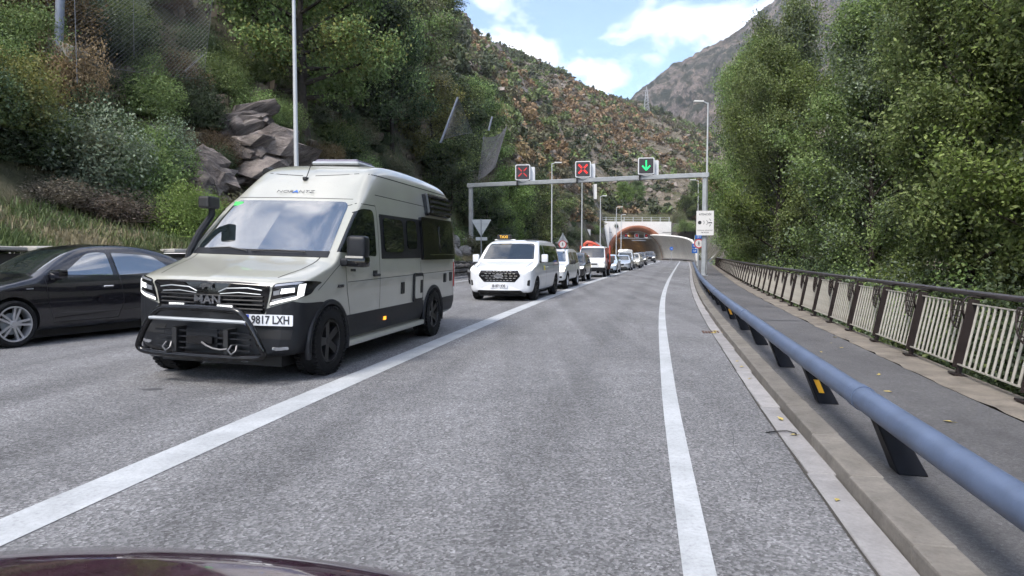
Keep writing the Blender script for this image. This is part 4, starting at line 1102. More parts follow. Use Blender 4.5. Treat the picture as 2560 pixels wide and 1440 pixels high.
def rock_mesh(name, seed, mat, cuts=26, sub=4, strata=0.0):
    rng = random.Random(seed); bm = bmesh.new(); bmesh.ops.create_icosphere(bm, subdivisions=sub, radius=1.0)
    pl = []
    base = Vector((rng.uniform(-.5, .5), rng.uniform(-.5, .5), 1)).normalized()
    for i in range(cuts):
        n = Vector((rng.gauss(0, 1), rng.gauss(0, 1), rng.gauss(0, 1))).normalized()
        if i % 3 == 0: n = (base + n * 0.25).normalized() * rng.choice((1, -1))
        pl.append((n, rng.uniform(0.5, 0.92)))
    sd = Vector((seed * 1.3, 2, 5))
    for v in bm.verts:
        for n, d in pl:
            k = v.co.dot(n) - d
            if k > 0: v.co -= n * k
        w = mnoise.fractal(v.co * 1.3 + sd, 0.9, 2.1, 4) * 0.16 + mnoise.noise(v.co * 9 + sd) * 0.015
        k = math.floor(v.co.dot(base) * 6.5 + mnoise.noise(v.co * 1.5 + sd) * 0.8)
        v.co *= 1 + w + strata * 1.6 * (mnoise.noise(Vector((k * 3.7, seed, 1.5))))
    me = bpy.data.meshes.new(name); bm.to_mesh(me); bm.free(); setsmooth(me, 28); me.materials.append(mat); return me
wall = empty('retaining_wall', road(20, OFFL(20) - 0.1) + (0,), label='low rubble stone retaining wall along the left side of the road', cat='wall')
wl = Vector(wall.location)
v, f = strip(srange(-6, 75, 1.5), [lambda s: (OFFL(s) - 0.22, -0.05), lambda s: (OFFL(s) - 0.24, WALLZ(s) - 0.06), lambda s: (OFFL(s) - 0.6, WALLZ(s) - 0.05)])
mobj('backing', mesh('backing', [Vector(q) - wl for q in v], f, M['mortar']), parent=wall)
STN = [rock_mesh('stone%d' % i, 60 + i, M['stone'], 10, 2) for i in range(5)]
cnt = 0; mbst = []
spans = [(11.5, 22), (30.5, 44)]
for (a, b) in spans:
    row = 0; z = 0.02
    while z < 1.45:
        s = a + (row % 2) * 0.17
        h = 0.24 + 0.05 * RNG.random()
        while s < b:
            w = RNG.uniform(0.26, 0.5)
            if z + h * 0.6 < WALLZ(s) and cnt < 300:
                x, y = road(s + w / 2, OFFL(s) - 0.2)
                inst('stone', STN[RNG.randrange(5)], wall, Vector((x, y, z + h / 2)) - wl, (RNG.uniform(-.15, .15), RNG.uniform(-.15, .15), -heading(s) + RNG.choice((0, pi))), (0.13, w * 0.54, h * 0.56)); cnt += 1
            s += w
        z += h; row += 1
mb = MB(); mb.box((0, 0, 0), (0.42, 1.15, 0.10)); me_cap = bevel(mb.me('cap_stone', M['concrete']), 0.02, 1)
s = 5.0
while s < 27:
    x, y = road(s, OFFL(s) - 0.28)
    if RNG.random() < 0.8: inst('cap_stone', me_cap, wall, Vector((x, y, WALLZ(s) + 0.03 + RNG.uniform(-0.03, 0.03))) - wl, (RNG.uniform(-.04, .04), RNG.uniform(-.05, .05), -heading(s) + RNG.uniform(-.05, .05)), (1, RNG.uniform(0.7, 1.0), RNG.uniform(0.7, 1.2)))
    s += 1.2
v, f = strip(srange(-6, 150, 1.5), [lambda s: (OFFL(s) - 0.25, 0.10), lambda s: (OFFL(s) + 0.3, 0.10), lambda s: (OFFL(s) + 0.32, -0.02)])
mobj('left_kerb', mesh('left_kerb', v, f, M['gutter']), kind='structure')

# ------------------------------------------------------------------ rock outcrops
RP = [rock_mesh('pale_rock%d' % i, 15 + i, M['palerock'], 14, 3) for i in range(2)]
def outcrop_mesh(name, seed, mat, n=26, dip=(0.35, 0.2)):
    """fractured outcrop: angular blocks stacked along a common dip"""
    rng = random.Random(seed); out = bmesh.new(); Rm = Matrix.Rotation(dip[0], 3, 'X') @ Matrix.Rotation(dip[1], 3, 'Y')
    for i in range(n):
        bm = bmesh.new(); d = Vector((rng.gauss(0, 1), rng.gauss(0, 1), rng.gauss(0, 1))).normalized() * rng.uniform(0.05, 0.66)
        sz = Vector((rng.uniform(0.30, 0.75), rng.uniform(0.28, 0.65), rng.uniform(0.2, 0.48)))
        for k in range(15):
            p = Vector((rng.uniform(-1, 1), rng.uniform(-1, 1), rng.uniform(-1, 1))); m_ = max(abs(p.x), abs(p.y), abs(p.z)); p = p / m_ * rng.uniform(0.8, 1.0)
            bm.verts.new(Rm @ Vector((p.x * sz.x, p.y * sz.y, p.z * sz.z)) + d)
        r_ = bmesh.ops.convex_hull(bm, input=bm.verts[:]); bmesh.ops.delete(bm, geom=[g for g in r_['geom_interior'] if isinstance(g, bmesh.types.BMVert)], context='VERTS')
        bmesh.ops.subdivide_edges(bm, edges=bm.edges[:], cuts=2, use_grid_fill=True)
        for v in bm.verts: v.co += v.co.normalized() * 0.05 * mnoise.fractal(v.co * 3 + Vector((seed, i, 0)), 0.8, 2.0, 4)
        t = bpy.data.meshes.new('t'); bm.to_mesh(t); bm.free(); out.from_mesh(t); bpy.data.meshes.remove(t)
    bmesh.ops.recalc_face_normals(out, faces=out.faces)
    me = bpy.data.meshes.new(name); out.to_mesh(me); out.free(); me.materials.append(mat); setsmooth(me, 22); return me
RK = [outcrop_mesh('rock%d' % i, 5 + i, M['rock'], 30, ((0.35, 0.5), (0.1, 0.7), (0.5, -0.2))[i]) for i in range(3)]
def rock(u, r, dz, sc, rot, k, label, pale=False):
    p = at_uv(u, r) + Vector((0, 0, dz))
    inst('rock_outcrop', (RP if pale else RK)[k], None, p, rot, sc, label=label, cat='rock', group='rocks on the left slope')
rock(735, 28.5, 0.6, (2.6, 1.8, 1.9), (0.3, -0.5, 0.3), 0, 'large layered rock face behind the tall lamp post')
rock(668, 29.5, 1.0, (1.9, 1.5, 1.6), (0.2, -0.6, 1.0), 1, 'dark rock slab left of the lamp post')
rock(535, 26.5, 0.8, (1.1, 1.0, 1.5), (0.1, 0.3, 2.0), 2, 'dark jagged rock among the left shrubs')
rock(610, 31, 0.7, (1.9, 1.4, 1.0), (0.1, -0.5, 0.1), 0, 'rock ledge under the green shrubs')
rock(575, 25.0, 0.2, (0.9, 0.7, 0.7), (0.1, -0.3, 0.7), 1, 'broken rock block beside the bright green bush')
rock(1130, 41.5, 0.1, (0.8, 0.7, 0.6), (0, 0.2, 0.3), 0, 'pale boulder above the stone wall beside the camper rear', True)
rock(1118, 43, 0.6, (0.9, 0.8, 0.6), (0, 0.2, 1.3), 1, 'upper pale boulder above the stone wall', True)
rock(1160, 43, 0.2, (0.7, 0.6, 0.5), (0, 0.2, 2.3), 1, 'pale boulder beside the left gantry post', True)
rock(1383, 82, 0.3, (1.5, 1.2, 1.4), (0, 0.2, 0.3), 0, 'pale boulder behind the taxi tail', True)
rock(1400, 90, 0.3, (1.3, 1.2, 1.4), (0, 0.2, 1.3), 1, 'pale boulder beside the triangle sign', True)
for i, (u, r, sc, lb) in enumerate([(1175, 238, (9, 6, 8), 'broad cliff band high on the mountain'), (1215, 252, (10, 6, 8), 'pale cliff below the ridge pines'), (1150, 225, (7, 5, 6), 'left end of the high cliff band'),
                                    (1260, 262, (8, 5, 5), 'right end of the high cliff band'), (1090, 200, (7, 5, 5), 'cliff on the upper left shoulder of the mountain')]):
    rock(u, r, -1.5, sc, (0.2, -0.3, i * 1.3), i % 3, lb)

# ------------------------------------------------------------------ tunnel
def vault(s, oc, hw, hh, n, z0=0.0, a0=0.0, a1=pi, sx=1.0):
    out = []
    for k in range(n + 1):
        a = a0 + (a1 - a0) * k / n
        x, y = road(s, oc + hw * cos(a)); out.append((x, y, z0 + hh * sin(a)))
    return out
M['tunwall'] = concrete_mat('tunnel_lining', (0.50, 0.47, 0.42), 0.3, 0.5)
M['shellwall'] = concrete_mat('shell_wall_paint', (0.80, 0.77, 0.71), 0.16, 0.35, bump=0.1, speck=0.05)
M['tunroad'] = M['asphalt']
M['headwall'] = concrete_mat('headwall_concrete', (0.74, 0.72, 0.69), 0.18, 0.3, bump=0.1)
M['rustpaint'] = simple('portal_rust_paint', (0.30, 0.115, 0.06), 0.6, noise=0.3, nscale=0.8)
SP0 = s_at_y(150.0)
OC = -4.75; HW = 5.75; HH = 6.35
tun = empty('road_tunnel', road(SP0, OC) + (0,), label='road tunnel portal with rust-red arch ring and white headwall', cat='tunnel')
tl = Vector(tun.location)
def add_vault(name, stations, mat, parent, flip=False):
    vs = []; fs = []; n = len(stations[0])
    for r_ in stations: vs += [Vector(q) - tl for q in r_]
    for i in range(len(stations) - 1):
        for j in range(n - 1):
            a = i * n + j; fs.append((a, a + 1, a + n + 1, a + n))
    return mobj(name, mesh(name, vs, fs, mat, smooth=True), parent=parent)
add_vault('lining', [vault(s, OC, HW, HH, 28) for s in np.linspace(SP0, S_END - 1, 14)], M['tunwall'], tun)
x, y = road(S_END - 1, OC)
mb = MB(); mb.box(Vector((x, y, 3)) - tl, (16, 0.5, 9), rz=-heading(S_END - 2)); mb.obj('far_end', M['mortar'], tun)
# ring: flared collar between lining edge and headwall face
add_vault('arch_ring', [vault(SP0, OC, HW, HH, 28), vault(SP0 - 0.9, OC, HW + 0.45, HH + 0.45, 28), vault(SP0 - 1.3, OC, HW + 1.25, HH + 1.15, 28), vault(SP0 - 0.2, OC, HW + 1.3, HH + 1.2, 28)], M['rustpaint'], tun)
# headwall with arch opening: outer rectangle to ring
def headwall(name, top, lft, rgt, sdepth):
    vs = []; fs = []
    ang = sorted(list(np.linspace(0, pi, 29)) + [atan2(top, rgt), pi - atan2(top, lft)]); m = len(ang)
    for a in ang:
        x, y = road(SP0 - sdepth, OC + (HW + 1.2) * cos(a)); vs.append(Vector((x, y, (HH + 1.1) * sin(a))) - tl)
    for a in ang:
        c, s_ = cos(a), sin(a); W = rgt if c > 0 else lft
        t = min(W / abs(c) if abs(c) > 1e-6 else 1e9, top / s_ if s_ > 1e-6 else 1e9)
        x, y = road(SP0 - sdepth, OC + t * c); vs.append(Vector((x, y, t * s_)) - tl)
    for k in range(m - 1): fs.append((k, k + 1, m + k + 1, m + k))
    return vs, fs
vs, fs = headwall('headwall', 8.35, 9.0, 7.6, 0.6)
me = mesh('headwall', vs, fs, M['headwall'])
bm = bmesh.new(); bm.from_mesh(me)
r_ = bmesh.ops.extrude_face_region(bm, geom=bm.faces[:]); hx, hy = sin(heading(SP0)), cos(heading(SP0))
bmesh.ops.translate(bm, verts=[q for q in r_['geom'] if isinstance(q, bmesh.types.BMVert)], vec=(hx * 0.8, hy * 0.8, 0))
bmesh.ops.recalc_face_normals(bm, faces=bm.faces); bm.to_mesh(me); bm.free()
mobj('headwall', me, parent=tun)
hd0 = -heading(SP0)
def tpt(off, ds, z):
    x, y = road(SP0 + ds, OC + off); return Vector((x, y, z)) - tl
mb = MB(); mb.box(tpt(9.9, 0.3, 4.0), (6.2, 1.0, 8.2), rz=hd0); mb.obj('earth_bank', M['hill'], tun)  # block of earth added to close the terrain gap right of the headwall
# panel joints on the headwall, parapet
for z in (6.0, 3.4):
    mb = MB(); mb.box(tpt(-8.3 if z < 5 else -7.2, -0.63, z), (1.3 if z < 5 else 3.4, 0.06, 0.07), rz=hd0); mb.obj('panel_joint', M['mortar'], tun)
mb = MB(); mb.box(tpt(6.6, -0.63, 6.0), (1.9, 0.06, 0.07), rz=hd0); mb.obj('panel_joint', M['mortar'], tun)
M['galv'] = simple('galvanised_steel', (0.36, 0.38, 0.40), 0.45, metal=0.35, noise=0.15, nscale=3)
M['galvw'] = simple('pale_lamp_post', (0.52, 0.54, 0.56), 0.5, metal=0.15, noise=0.1, nscale=2)
for k in range(8):
    mb = MB(); mb.tube([tpt(-6.8 + k * 2.0, -0.3, 8.3), tpt(-6.8 + k * 2.0, -0.3, 9.35)], 0.07, 6); mb.obj('parapet_post', M['galvw'], tun)
for zz in (8.8, 9.25):
    mb = MB(); mb.tube([tpt(-8.8, -0.3, zz), tpt(7.4, -0.3, zz)], 0.022, 4); mb.obj('parapet_rail', M['galvw'], tun)
# curved shell wall on the right, part of the portal, its top falling towards the road user
st = []; n = 14
for q in np.linspace(0, 1, 22):
    s = SP0 - 0.3 - q * 43.0
    top = 5.35 - 2.0 * q ** 1.1
    aT = math.asin(min(0.98, top / HH)); oc = float(np.interp(q, [0, 1], [OC, OC + 1.55]))
    st.append([(lambda p: (p[0], p[1], p[2]))(p) for p in vault(s, oc, HW, HH, n, 0.0, 0.02, aT)])
shell = add_vault('curved_wall', st, M['shellwall'], tun)
md = shell.modifiers.new('thick', 'SOLIDIFY'); md.thickness = 0.35; md.offset = 1.0
mb = MB(); mb.tube([Vector(r_[-1]) - tl + Vector((0, 0, 0.05)) for r_ in st], 0.16, 6); mb.obj('wall_coping', M['headwall'], tun)
mb = MB(); mb.tube([Vector(r_[0]) - tl + Vector((-0.25, 0, 0.12)) for r_ in st], 0.14, 5); mb.obj('wall_plinth', M['gutter'], tun)
# ceiling lamps and overhead lane signals inside the portal
M['lampglow'] = simple('lit_lamp', (1, 0.93, 0.8), 0.3, emit=2.5)
M['sodium'] = simple('lit_sodium_lamp', (1.0, 0.55, 0.2), 0.3, emit=5.0)
M['black'] = simple('matt_black', (0.012, 0.012, 0.013), 0.6)
for ds, off, z in ((4, 3.4, 5.0), (4, -1.2, 5.4), (4, -4.0, 4.6)):
    mb = MB(); mb.box(tpt(off, ds, z), (0.6, 0.25, 0.14), rz=hd0); o = mb.obj('ceiling_lamp', M['lampglow'], tun)
for ds in (16, 28, 40, 52):
    for off in (-2.5, 1.8):
        mb = MB(); mb.box(tpt(off, ds, 5.4), (0.5, 1.6, 0.12), rz=-heading(SP0 + ds)); mb.obj('ceiling_lamp', M['sodium'], tun)
# tunnel-side furniture
M['white'] = simple('white_paint', (0.72, 0.72, 0.70), 0.5, noise=0.08, nscale=3)
M['ledred'] = simple('red_led', (0.9, 0.03, 0.02), 0.4, emit=0.09, ecol=(1.0, 0.04, 0.05))
M['leddim'] = simple('dim_red_led', (0.5, 0.03, 0.03), 0.4, emit=0.05, ecol=(1.0, 0.06, 0.08))
M['ledgreen'] = simple('green_led', (0.02, 0.8, 0.2), 0.4, emit=0.2, ecol=(0.02, 0.9, 0.28))
M['signface'] = simple('signal_face', (0.035, 0.03, 0.035), 0.45, noise=0.15, nscale=20)
M['signwhite'] = simple('signal_frame', (0.66, 0.67, 0.69), 0.4, noise=0.06, nscale=5)
tb = MB(); tb.box(tpt(0, 1.2, 4.75), (8.6, 0.2, 0.16), rz=hd0); tb.obj('signal_beam', M['galvw'], tun)
tb = MB(); tb.box(tpt(0.9, 1.4, 4.3), (3.2, 0.2, 0.2), rz=hd0); tb.obj('cable_tray', M['galvw'], tun)
def rrect(w, h, r, n=4):
    out = []
    for cx, cy, a0 in ((w / 2 - r, h / 2 - r, 0), (-w / 2 + r, h / 2 - r, pi / 2), (-w / 2 + r, -h / 2 + r, pi), (w / 2 - r, -h / 2 + r, 1.5 * pi)):
        for k in range(n + 1): a = a0 + pi / 2 * k / n; out.append((cx + r * cos(a), cy + r * sin(a)))
    return out
for i, off in enumerate((-3.3, -2.1, 0.35, 2.5, 3.65)):
    e = empty('tunnel_signal', tuple(tpt(off, 1.0, 5.35) + tl), hd0, label=('leftmost', 'second', 'middle', 'fourth', 'rightmost')[i] + ' of the five small lane signals inside the tunnel mouth', cat='traffic signal', group='signals in the tunnel mouth')
    mb = MB(); mb.prism(rrect(0.95, 0.95, 0.15), 'y', 0, 0.3); mb.obj('housing', M['signwhite'], e)
    mb = MB(); mb.prism(rrect(0.74, 0.74, 0.1), 'y', -0.012, 0.0); fo = mb.obj('face', M['signface'], e)
    mb = MB()
    if i < 4:
        for a in (pi / 4, -pi / 4): mb.box((0, -0.02, 0), (0.6, 0.012, 0.1), mat=Matrix.Rotation(a, 3, 'Y'))
    else:
        mb.box((0, -0.02, 0.05), (0.1, 0.012, 0.45))
    mb.obj('lit_symbol', M['ledred'] if i < 4 else M['ledgreen'], e)

# white concrete blocks left of the portal and stepped wall up the slope
def conc_block(u, r, z0, z1, w, d, label, sl=0.0, rz=0.0):
    a = atan((u - 1280) / 1700); x, y = r * sin(a), r * cos(a)
    mb = MB(); mb.add([(-w / 2, 0, z0), (w / 2, 0, z0), (w / 2, d, z0), (-w / 2, d, z0), (-w / 2, 0, z1), (w / 2, 0, z1 - sl), (w / 2, d, z1 - sl), (-w / 2, d, z1)],
                      [(0, 1, 5, 4), (1, 2, 6, 5), (2, 3, 7, 6), (3, 0, 4, 7), (4, 5, 6, 7), (0, 3, 2, 1)])
    me = bevel(mb.me('concrete_block', M['headwall']), 0.05, 1)
    inst('concrete_block', me, None, (x, y, 0), (0, 0, rz), label=label, cat='concrete block', group='white concrete beside the tunnel')
conc_block(1454, 128, 0, 6.1, 3.4, 3, 'tall white concrete block left of the tunnel', 0.2, 0.15)
conc_block(1481, 131, 0, 5.2, 3.6, 3, 'sloping white concrete block beside the tall one', 2.2, 0.1)
conc_block(1505, 147, 0, 8.2, 3.0, 3, 'narrow white concrete pier left of the headwall', 0.0, 0.0)
conc_block(1470, 126, 0, 3.2, 7.0, 2, 'low white concrete wall below the sloping block', 0.6, 0.1)
zz = empty('stepped_wall', at_uv(1482, 150), label='white stepped wall climbing the slope left of the tunnel', cat='wall')
for k in range(6):
    p = at_uv(1485 - 3.2 * k, 150 + k * 2.5) - zz.location
    mb = MB(); mb.box(p + Vector((0, 0, 1.0)), (0.7, 2.6, 3.2)); mb.obj('wall_step', M['headwall'], zz)

# ------------------------------------------------------------------ gantry over the road
gR = Vector((11.40, 40.45, 0.05)); gL = Vector((-2.80, 46.6, 0.1))
gz = 5.98
gd = (gL - gR); gd.z = 0; glen = gd.length; gdn = gd.normalized()
gan = empty('gantry', tuple(gR), label='grey steel gantry spanning the road before the tunnel', cat='gantry')
grz = atan2(gdn.y, gdn.x)
def gloc(t, fwd, z):     # t metres from the right post, fwd towards the viewer
    n = Vector((gdn.y, -gdn.x, 0)); n = n if n.y < 0 else -n
    return gR + gdn * t + n * fwd + Vector((0, 0, z - gR.z))
for t in (0.0, glen):
    mb = MB(); mb.box((gR + gdn * t) - gR + Vector((0, 0, (gz - 0.1) / 2)), (0.26, 0.22, gz - 0.1), rz=grz); o = mobj('post', bevel(mb.me('post', M['galv']), 0.02, 1), parent=gan)
    mb = MB(); mb.box((gR + gdn * t) - gR + Vector((0, 0, 0.02)), (0.5, 0.5, 0.04), rz=grz); mb.obj('base_plate', M['galv'], gan)
    mb = MB(); mb.box((gR + gdn * t) - gR + Vector((0, 0, gz - 0.15)), (0.36, 0.32, 0.05), rz=grz); mb.obj('flange', M['galv'], gan)
mb = MB(); mb.box(gd / 2 + Vector((0, 0, gz - 0.02)), (glen + 0.5, 0.24, 0.26), rz=grz); mobj('beam', bevel(mb.me('beam', M['galv']), 0.02, 1), parent=gan)
def sig_t(u):      # where the sight line to u crosses the gantry line
    k = (u - 1280) / 1700; return (k * gR.y - gR.x) / (gdn.x - k * gdn.y)
SIG = [(1308, 'x', 'left lane signal on the gantry showing a dim red cross', 0.9), (1457, 'x2', 'middle lane signal on the gantry showing a red cross', 0.98), (1613, 'a', 'right lane signal on the gantry showing a green arrow', 1.0)]
for (u, kind, lb, sc) in SIG:
    p = gloc(sig_t(u), 0.05, gz + 0.18)
    e = empty('lane_signal', tuple(p), grz if abs(grz) < pi / 2 else grz - pi, label=lb, cat='traffic signal', group='lane signals on the gantry')
    e.rotation_euler = (0, 0, radians(-8))
    w, h = 0.98, 1.02
    def shift(poly, z): return [(a, b + z) for a, b in poly]
    mb = MB(); mb.prism(shift(rrect(w, h, 0.09), h / 2 + 0.02), 'y', -0.16, 0.06); mb.obj('housing', M['signwhite'], e)
    mb = MB(); mb.prism([(a_ + 0.30, b_) for a_, b_ in shift(rrect(w * 0.94, h * 0.88, 0.05), h / 2 - 0.06)], 'y', 0.13, 0.45); mb.obj('rear_housing', M['signwhite'], e)
    mb = MB(); mb.prism(shift(rrect(w - 0.12, h - 0.12, 0.06), h / 2 + 0.02), 'y', -0.175, -0.155); fo = mb.obj('face', M['signface'], e)
    mb = MB(); zc = h / 2 + 0.03
    if kind == 'a':
        mb.box((0, -0.185, zc + 0.08), (0.085, 0.012, 0.5))
        for a in (-1, 1): mb.box((a * 0.115, -0.185, zc - 0.13), (0.36, 0.012, 0.09), mat=Matrix.Rotation(-a * radians(48), 3, 'Y'))
    else:
        th = 0.075 if kind == 'x' else 0.12
        for sx in (-1, 1):
            for sz in (-1, 1):
                mb.box((sx * 0.17, -0.185, zc + sz * 0.17), (0.30, 0.012, th), mat=Matrix.Rotation(-sx * sz * pi / 4, 3, 'Y'))
    mb.obj('lit_symbol', M['ledgreen'] if kind == 'a' else M['leddim'] if kind == 'x' else M['ledred'], e)
    for sx in (-0.38, 0.42):
        mb = MB(); mb.box((sx, 0.03, -0.14), (0.09, 0.34, 0.36)); mb.obj('clamp', M['black'], e)
    mb = MB(); mb.tube([(-0.3, -0.1, 0.02), (-0.1, -0.16, -0.05), (0.15, -0.16, -0.04), (0.35, -0.1, 0.03)], 0.018, 5); mb.obj('cable', M['galvw'], e)
# white cabinet on the left post
mb = MB(); mb.box((0, 0, 0), (0.42, 0.3, 0.68)); inst('cabinet', bevel(mb.me('cabinet', M['white']), 0.02, 1), None, tuple(gL + Vector((-0.36, 0.05, 2.0))), label='white cabinet fixed to the left gantry post', cat='cabinet')

# ------------------------------------------------------------------ lamp posts
def lamp_post(x, y, z0, hgt, r, arm, armdir, label, double=False):
    e = empty('lamp_post', (x, y, z0), label=label, cat='lamp post', group='lamp posts along the road')
    mb = MB(); mb.tube([(0, 0, -0.3), (0, 0, hgt * 0.5), (0, 0, hgt)], [r, r * 0.8, r * 0.55], 12); mb.obj('pole', M['galvw'], e, smooth=True)
    mb = MB(); mb.tube([(0, 0, hgt - 0.05), (armdir * arm, 0, hgt + 0.08)], r * 0.45, 8); mb.obj('arm', M['galvw'], e, smooth=True)
    mb = MB(); mb.box((armdir * (arm + 0.25), 0, hgt + 0.08), (0.62, 0.26, 0.1)); mobj('lantern', bevel(mb.me('lantern', M['white']), 0.03, 2), parent=e)
    if double:
        mb = MB(); mb.box((armdir * 0.25, 0, hgt - 1.1), (0.5, 0.2, 0.09)); mb.obj('lantern', M['white'], e)
    return e
def upos(u, d): return ((u - 1280) / 1700 * d, d)
x, y = upos(745, 22.3); lamp_post(x, y, 1.2, 10.5, 0.085, 1.2, 1, 'tall thick lamp post behind the camper roof')
def lamp_uv(u, d, vtop, label, armdir=1, r=0.075, arm=0.5, z0=0.1, double=False):
    x, y = upos(u, d); z = CAM_H + (634 - vtop) / 1700 * d; lamp_post(x, y, z0, z - z0, r, arm, armdir, label, double)
lamp_uv(1379, 60, 411, 'thin lamp post behind the gantry, left of the middle signal', 1, 0.075, 0.3)
lamp_uv(1454, 76, 440, 'thin lamp post directly under the middle lane signal', 1, 0.085, 0.3)
lamp_uv(1500, 92, 492, 'thin lamp post in front of the white tunnel headwall', 1, 0.085, 0.3)
lamp_uv(1540, 112, 519, 'thin lamp post before the left side of the tunnel arch', 1, 0.085, 0.45)
lamp_uv(1552, 128, 538, 'farthest thin lamp post with two lanterns at the tunnel arch', 1, 0.10, 0.3, double=True)
lamp_uv(1743, 73, 453, 'thin lamp post beside the gantry right post', -1, 0.07, 0.35)
lamp_uv(1764, 44, 262, 'tall lamp post standing behind the right gantry post with a left arm', -1, 0.085, 0.35, z0=0.08)

# ------------------------------------------------------------------ signs
M['signred'] = simple('sign_red', (0.55, 0.02, 0.03), 0.35)
M['signblue'] = simple('sign_blue', (0.02, 0.13, 0.50), 0.35)
M['signback'] = simple('sign_back', (0.40, 0.42, 0.43), 0.45, metal=0.4, noise=0.1, nscale=3)
M['ink'] = simple('sign_ink', (0.03, 0.03, 0.035), 0.5)
M['paleface'] = simple('sign_white', (0.70, 0.69, 0.68), 0.4, noise=0.05, nscale=2)
def text_on(parent, txt, size, loc, mat, bold=0.0, sx=1.0, name='lettering', depth=0.002, rot=(0, 0, 0)):
    o = mobj(name, text_mesh(txt, size, name, bold, depth, sx=sx), M[mat], parent, loc); o.rotation_euler = rot; return o
# speed camera warning on the right gantry post
d = gR.y - 0.25; px = lambda n: n * d / 1700
e = empty('warning_sign', ((1761 - 1280) / 1700 * d, d, CAM_H + (634 - 558) * d / 1700), radians(-10), label='white ATENCIO speed camera sign on the right gantry post', cat='sign')
W, Hs = px(42), px(61)
mb = MB(); mb.prism(rrect(W, Hs, 0.03), 'y', 0, 0.03); mb.obj('panel', M['paleface'], e)
for zz in (-0.4, 0.4):
    mb = MB(); mb.box((0, 0.06, zz), (0.4, 0.06, 0.06)); mb.obj('bracket', M['galv'], e)
text_on(e, 'ATENCIÓ!', 0.155, (0, -0.004, Hs * 0.35), 'ink', 0.002)
text_on(e, 'CONTROL VELOCITAT', 0.085, (0, -0.004, -Hs * 0.30), 'ink', 0.001)
text_on(e, 'PER RADAR', 0.085, (0, -0.004, -Hs * 0.39), 'ink', 0.001)
mb = MB(); mb.disc((-W * 0.31, -0.004, 0.03), 0.105, 'y', 0.006); mb.obj('symbol', M['ink'], e)
for i, (xx, rr) in enumerate(((-0.06, 0.13), (0.08, 0.18))):
    mb = MB(); mb.tube([(xx - 0.12 + rr * 1.0 * cos(a), -0.004, 0.03 + rr * sin(a)) for a in np.linspace(-0.9, 0.9, 8)], 0.012, 4); mb.obj('symbol', M['ink'], e)
mb = MB(); mb.prism([(0.17, 0.02), (0.2, 0.05), (0.38, 0.05), (0.41, 0.02), (0.38, -0.03), (0.33, -0.005), (0.25, -0.005), (0.2, -0.03)], 'y', -0.006, 0.0); mb.obj('symbol', M['ink'], e)
for sg in (1, -1):
    mb = MB(); mb.box((0.28, -0.004, 0.03 + sg * 0.17), (0.03, 0.006, 0.13), mat=Matrix.Rotation(-sg * 0.5, 3, 'Y')); mb.obj('symbol', M['ink'], e)
def sign_post(u, d, z1, label, r=0.035, z0=0.05, name='sign_post', rz=0):
    x, y = upos(u, d); e = empty(name, (x, y, z0), rz, label=label, cat='sign')
    mb = MB(); mb.tube([(0, 0.03 + r, -0.05), (0, 0.03 + r, z1 - z0)], r, 8); mb.obj('pole', M['galv'], e, smooth=True)
    return e
def walker(parent, c, s):
    """black walking figure"""
    mb = MB(); mb.disc((c[0], c[1], c[2] + 0.40 * s), 0.085 * s, 'y', 0.006, 12)
    mb.box((c[0], c[1], c[2] + 0.14 * s), (0.15 * s, 0.006, 0.36 * s))
    for a, sx in ((0.38, 1), (-0.38, -1)):
        mb.box((c[0] - sx * -0.09 * s, c[1] + 0.001 * sx, c[2] - 0.22 * s), (0.085 * s, 0.006, 0.46 * s), mat=Matrix.Rotation(-a, 3, 'Y'))
        mb.box((c[0] + sx * 0.12 * s, c[1] + 0.002 * sx, c[2] + 0.12 * s), (0.06 * s, 0.006, 0.30 * s), mat=Matrix.Rotation(-a * 1.4, 3, 'Y'))
    mb.obj('figure', M['ink'], parent)
def ring_sign(parent, z, R):
    mb = MB(); mb.disc((0, 0, z), R, 'y', 0.03, 32); mb.obj('disc', M['paleface'], parent)
    mb = MB(); mb.lathe([(R * 0.80, -0.022), (R * 1.0, -0.022), (R * 1.0, -0.017), (R * 0.80, -0.017)], 32, 'y', (0, 0, z)); mb.obj('red_rim', M['signred'], parent)
    walker(parent, (0, -0.022, z), R * 1.0)
e = sign_post(1746, 52, 3.6, 'round no pedestrians sign with blue plate, beside the right gantry post', name='no_pedestrians_sign'); ring_sign(e, CAM_H + (634 - 609) / 1700 * 52 - 0.05, 0.36)
mb = MB(); mb.prism([(a, b + 2.6) for a, b in rrect(0.56, 0.30, 0.02)], 'y', -0.02, 0.02); mb.obj('blue_plate', M['signblue'], e)
text_on(e, 'CS-1', 0.17, (0, -0.024, 2.6), 'paleface', 0.004)
e = sign_post(1736, 60, 2.6, 'two stacked blue distance plates left of the no pedestrians sign', name='distance_sign')
for i, zz in enumerate((1.55, 2.0)):
    mb = MB(); mb.prism([(a, b + zz) for a, b in rrect(0.46, 0.38, 0.03)], 'y', -0.02, 0.02); mb.obj('blue_plate', M['signblue'], e)
    text_on(e, ('2.9', 'km')[i], 0.2, (0, -0.024, zz), 'paleface', 0.004)
e = sign_post(1406, 47, 2.6, 'round no pedestrians sign behind the taxi tail', name='no_pedestrians_sign'); ring_sign(e, CAM_H + (634 - 611) / 1700 * 47 - 0.05, 0.27)
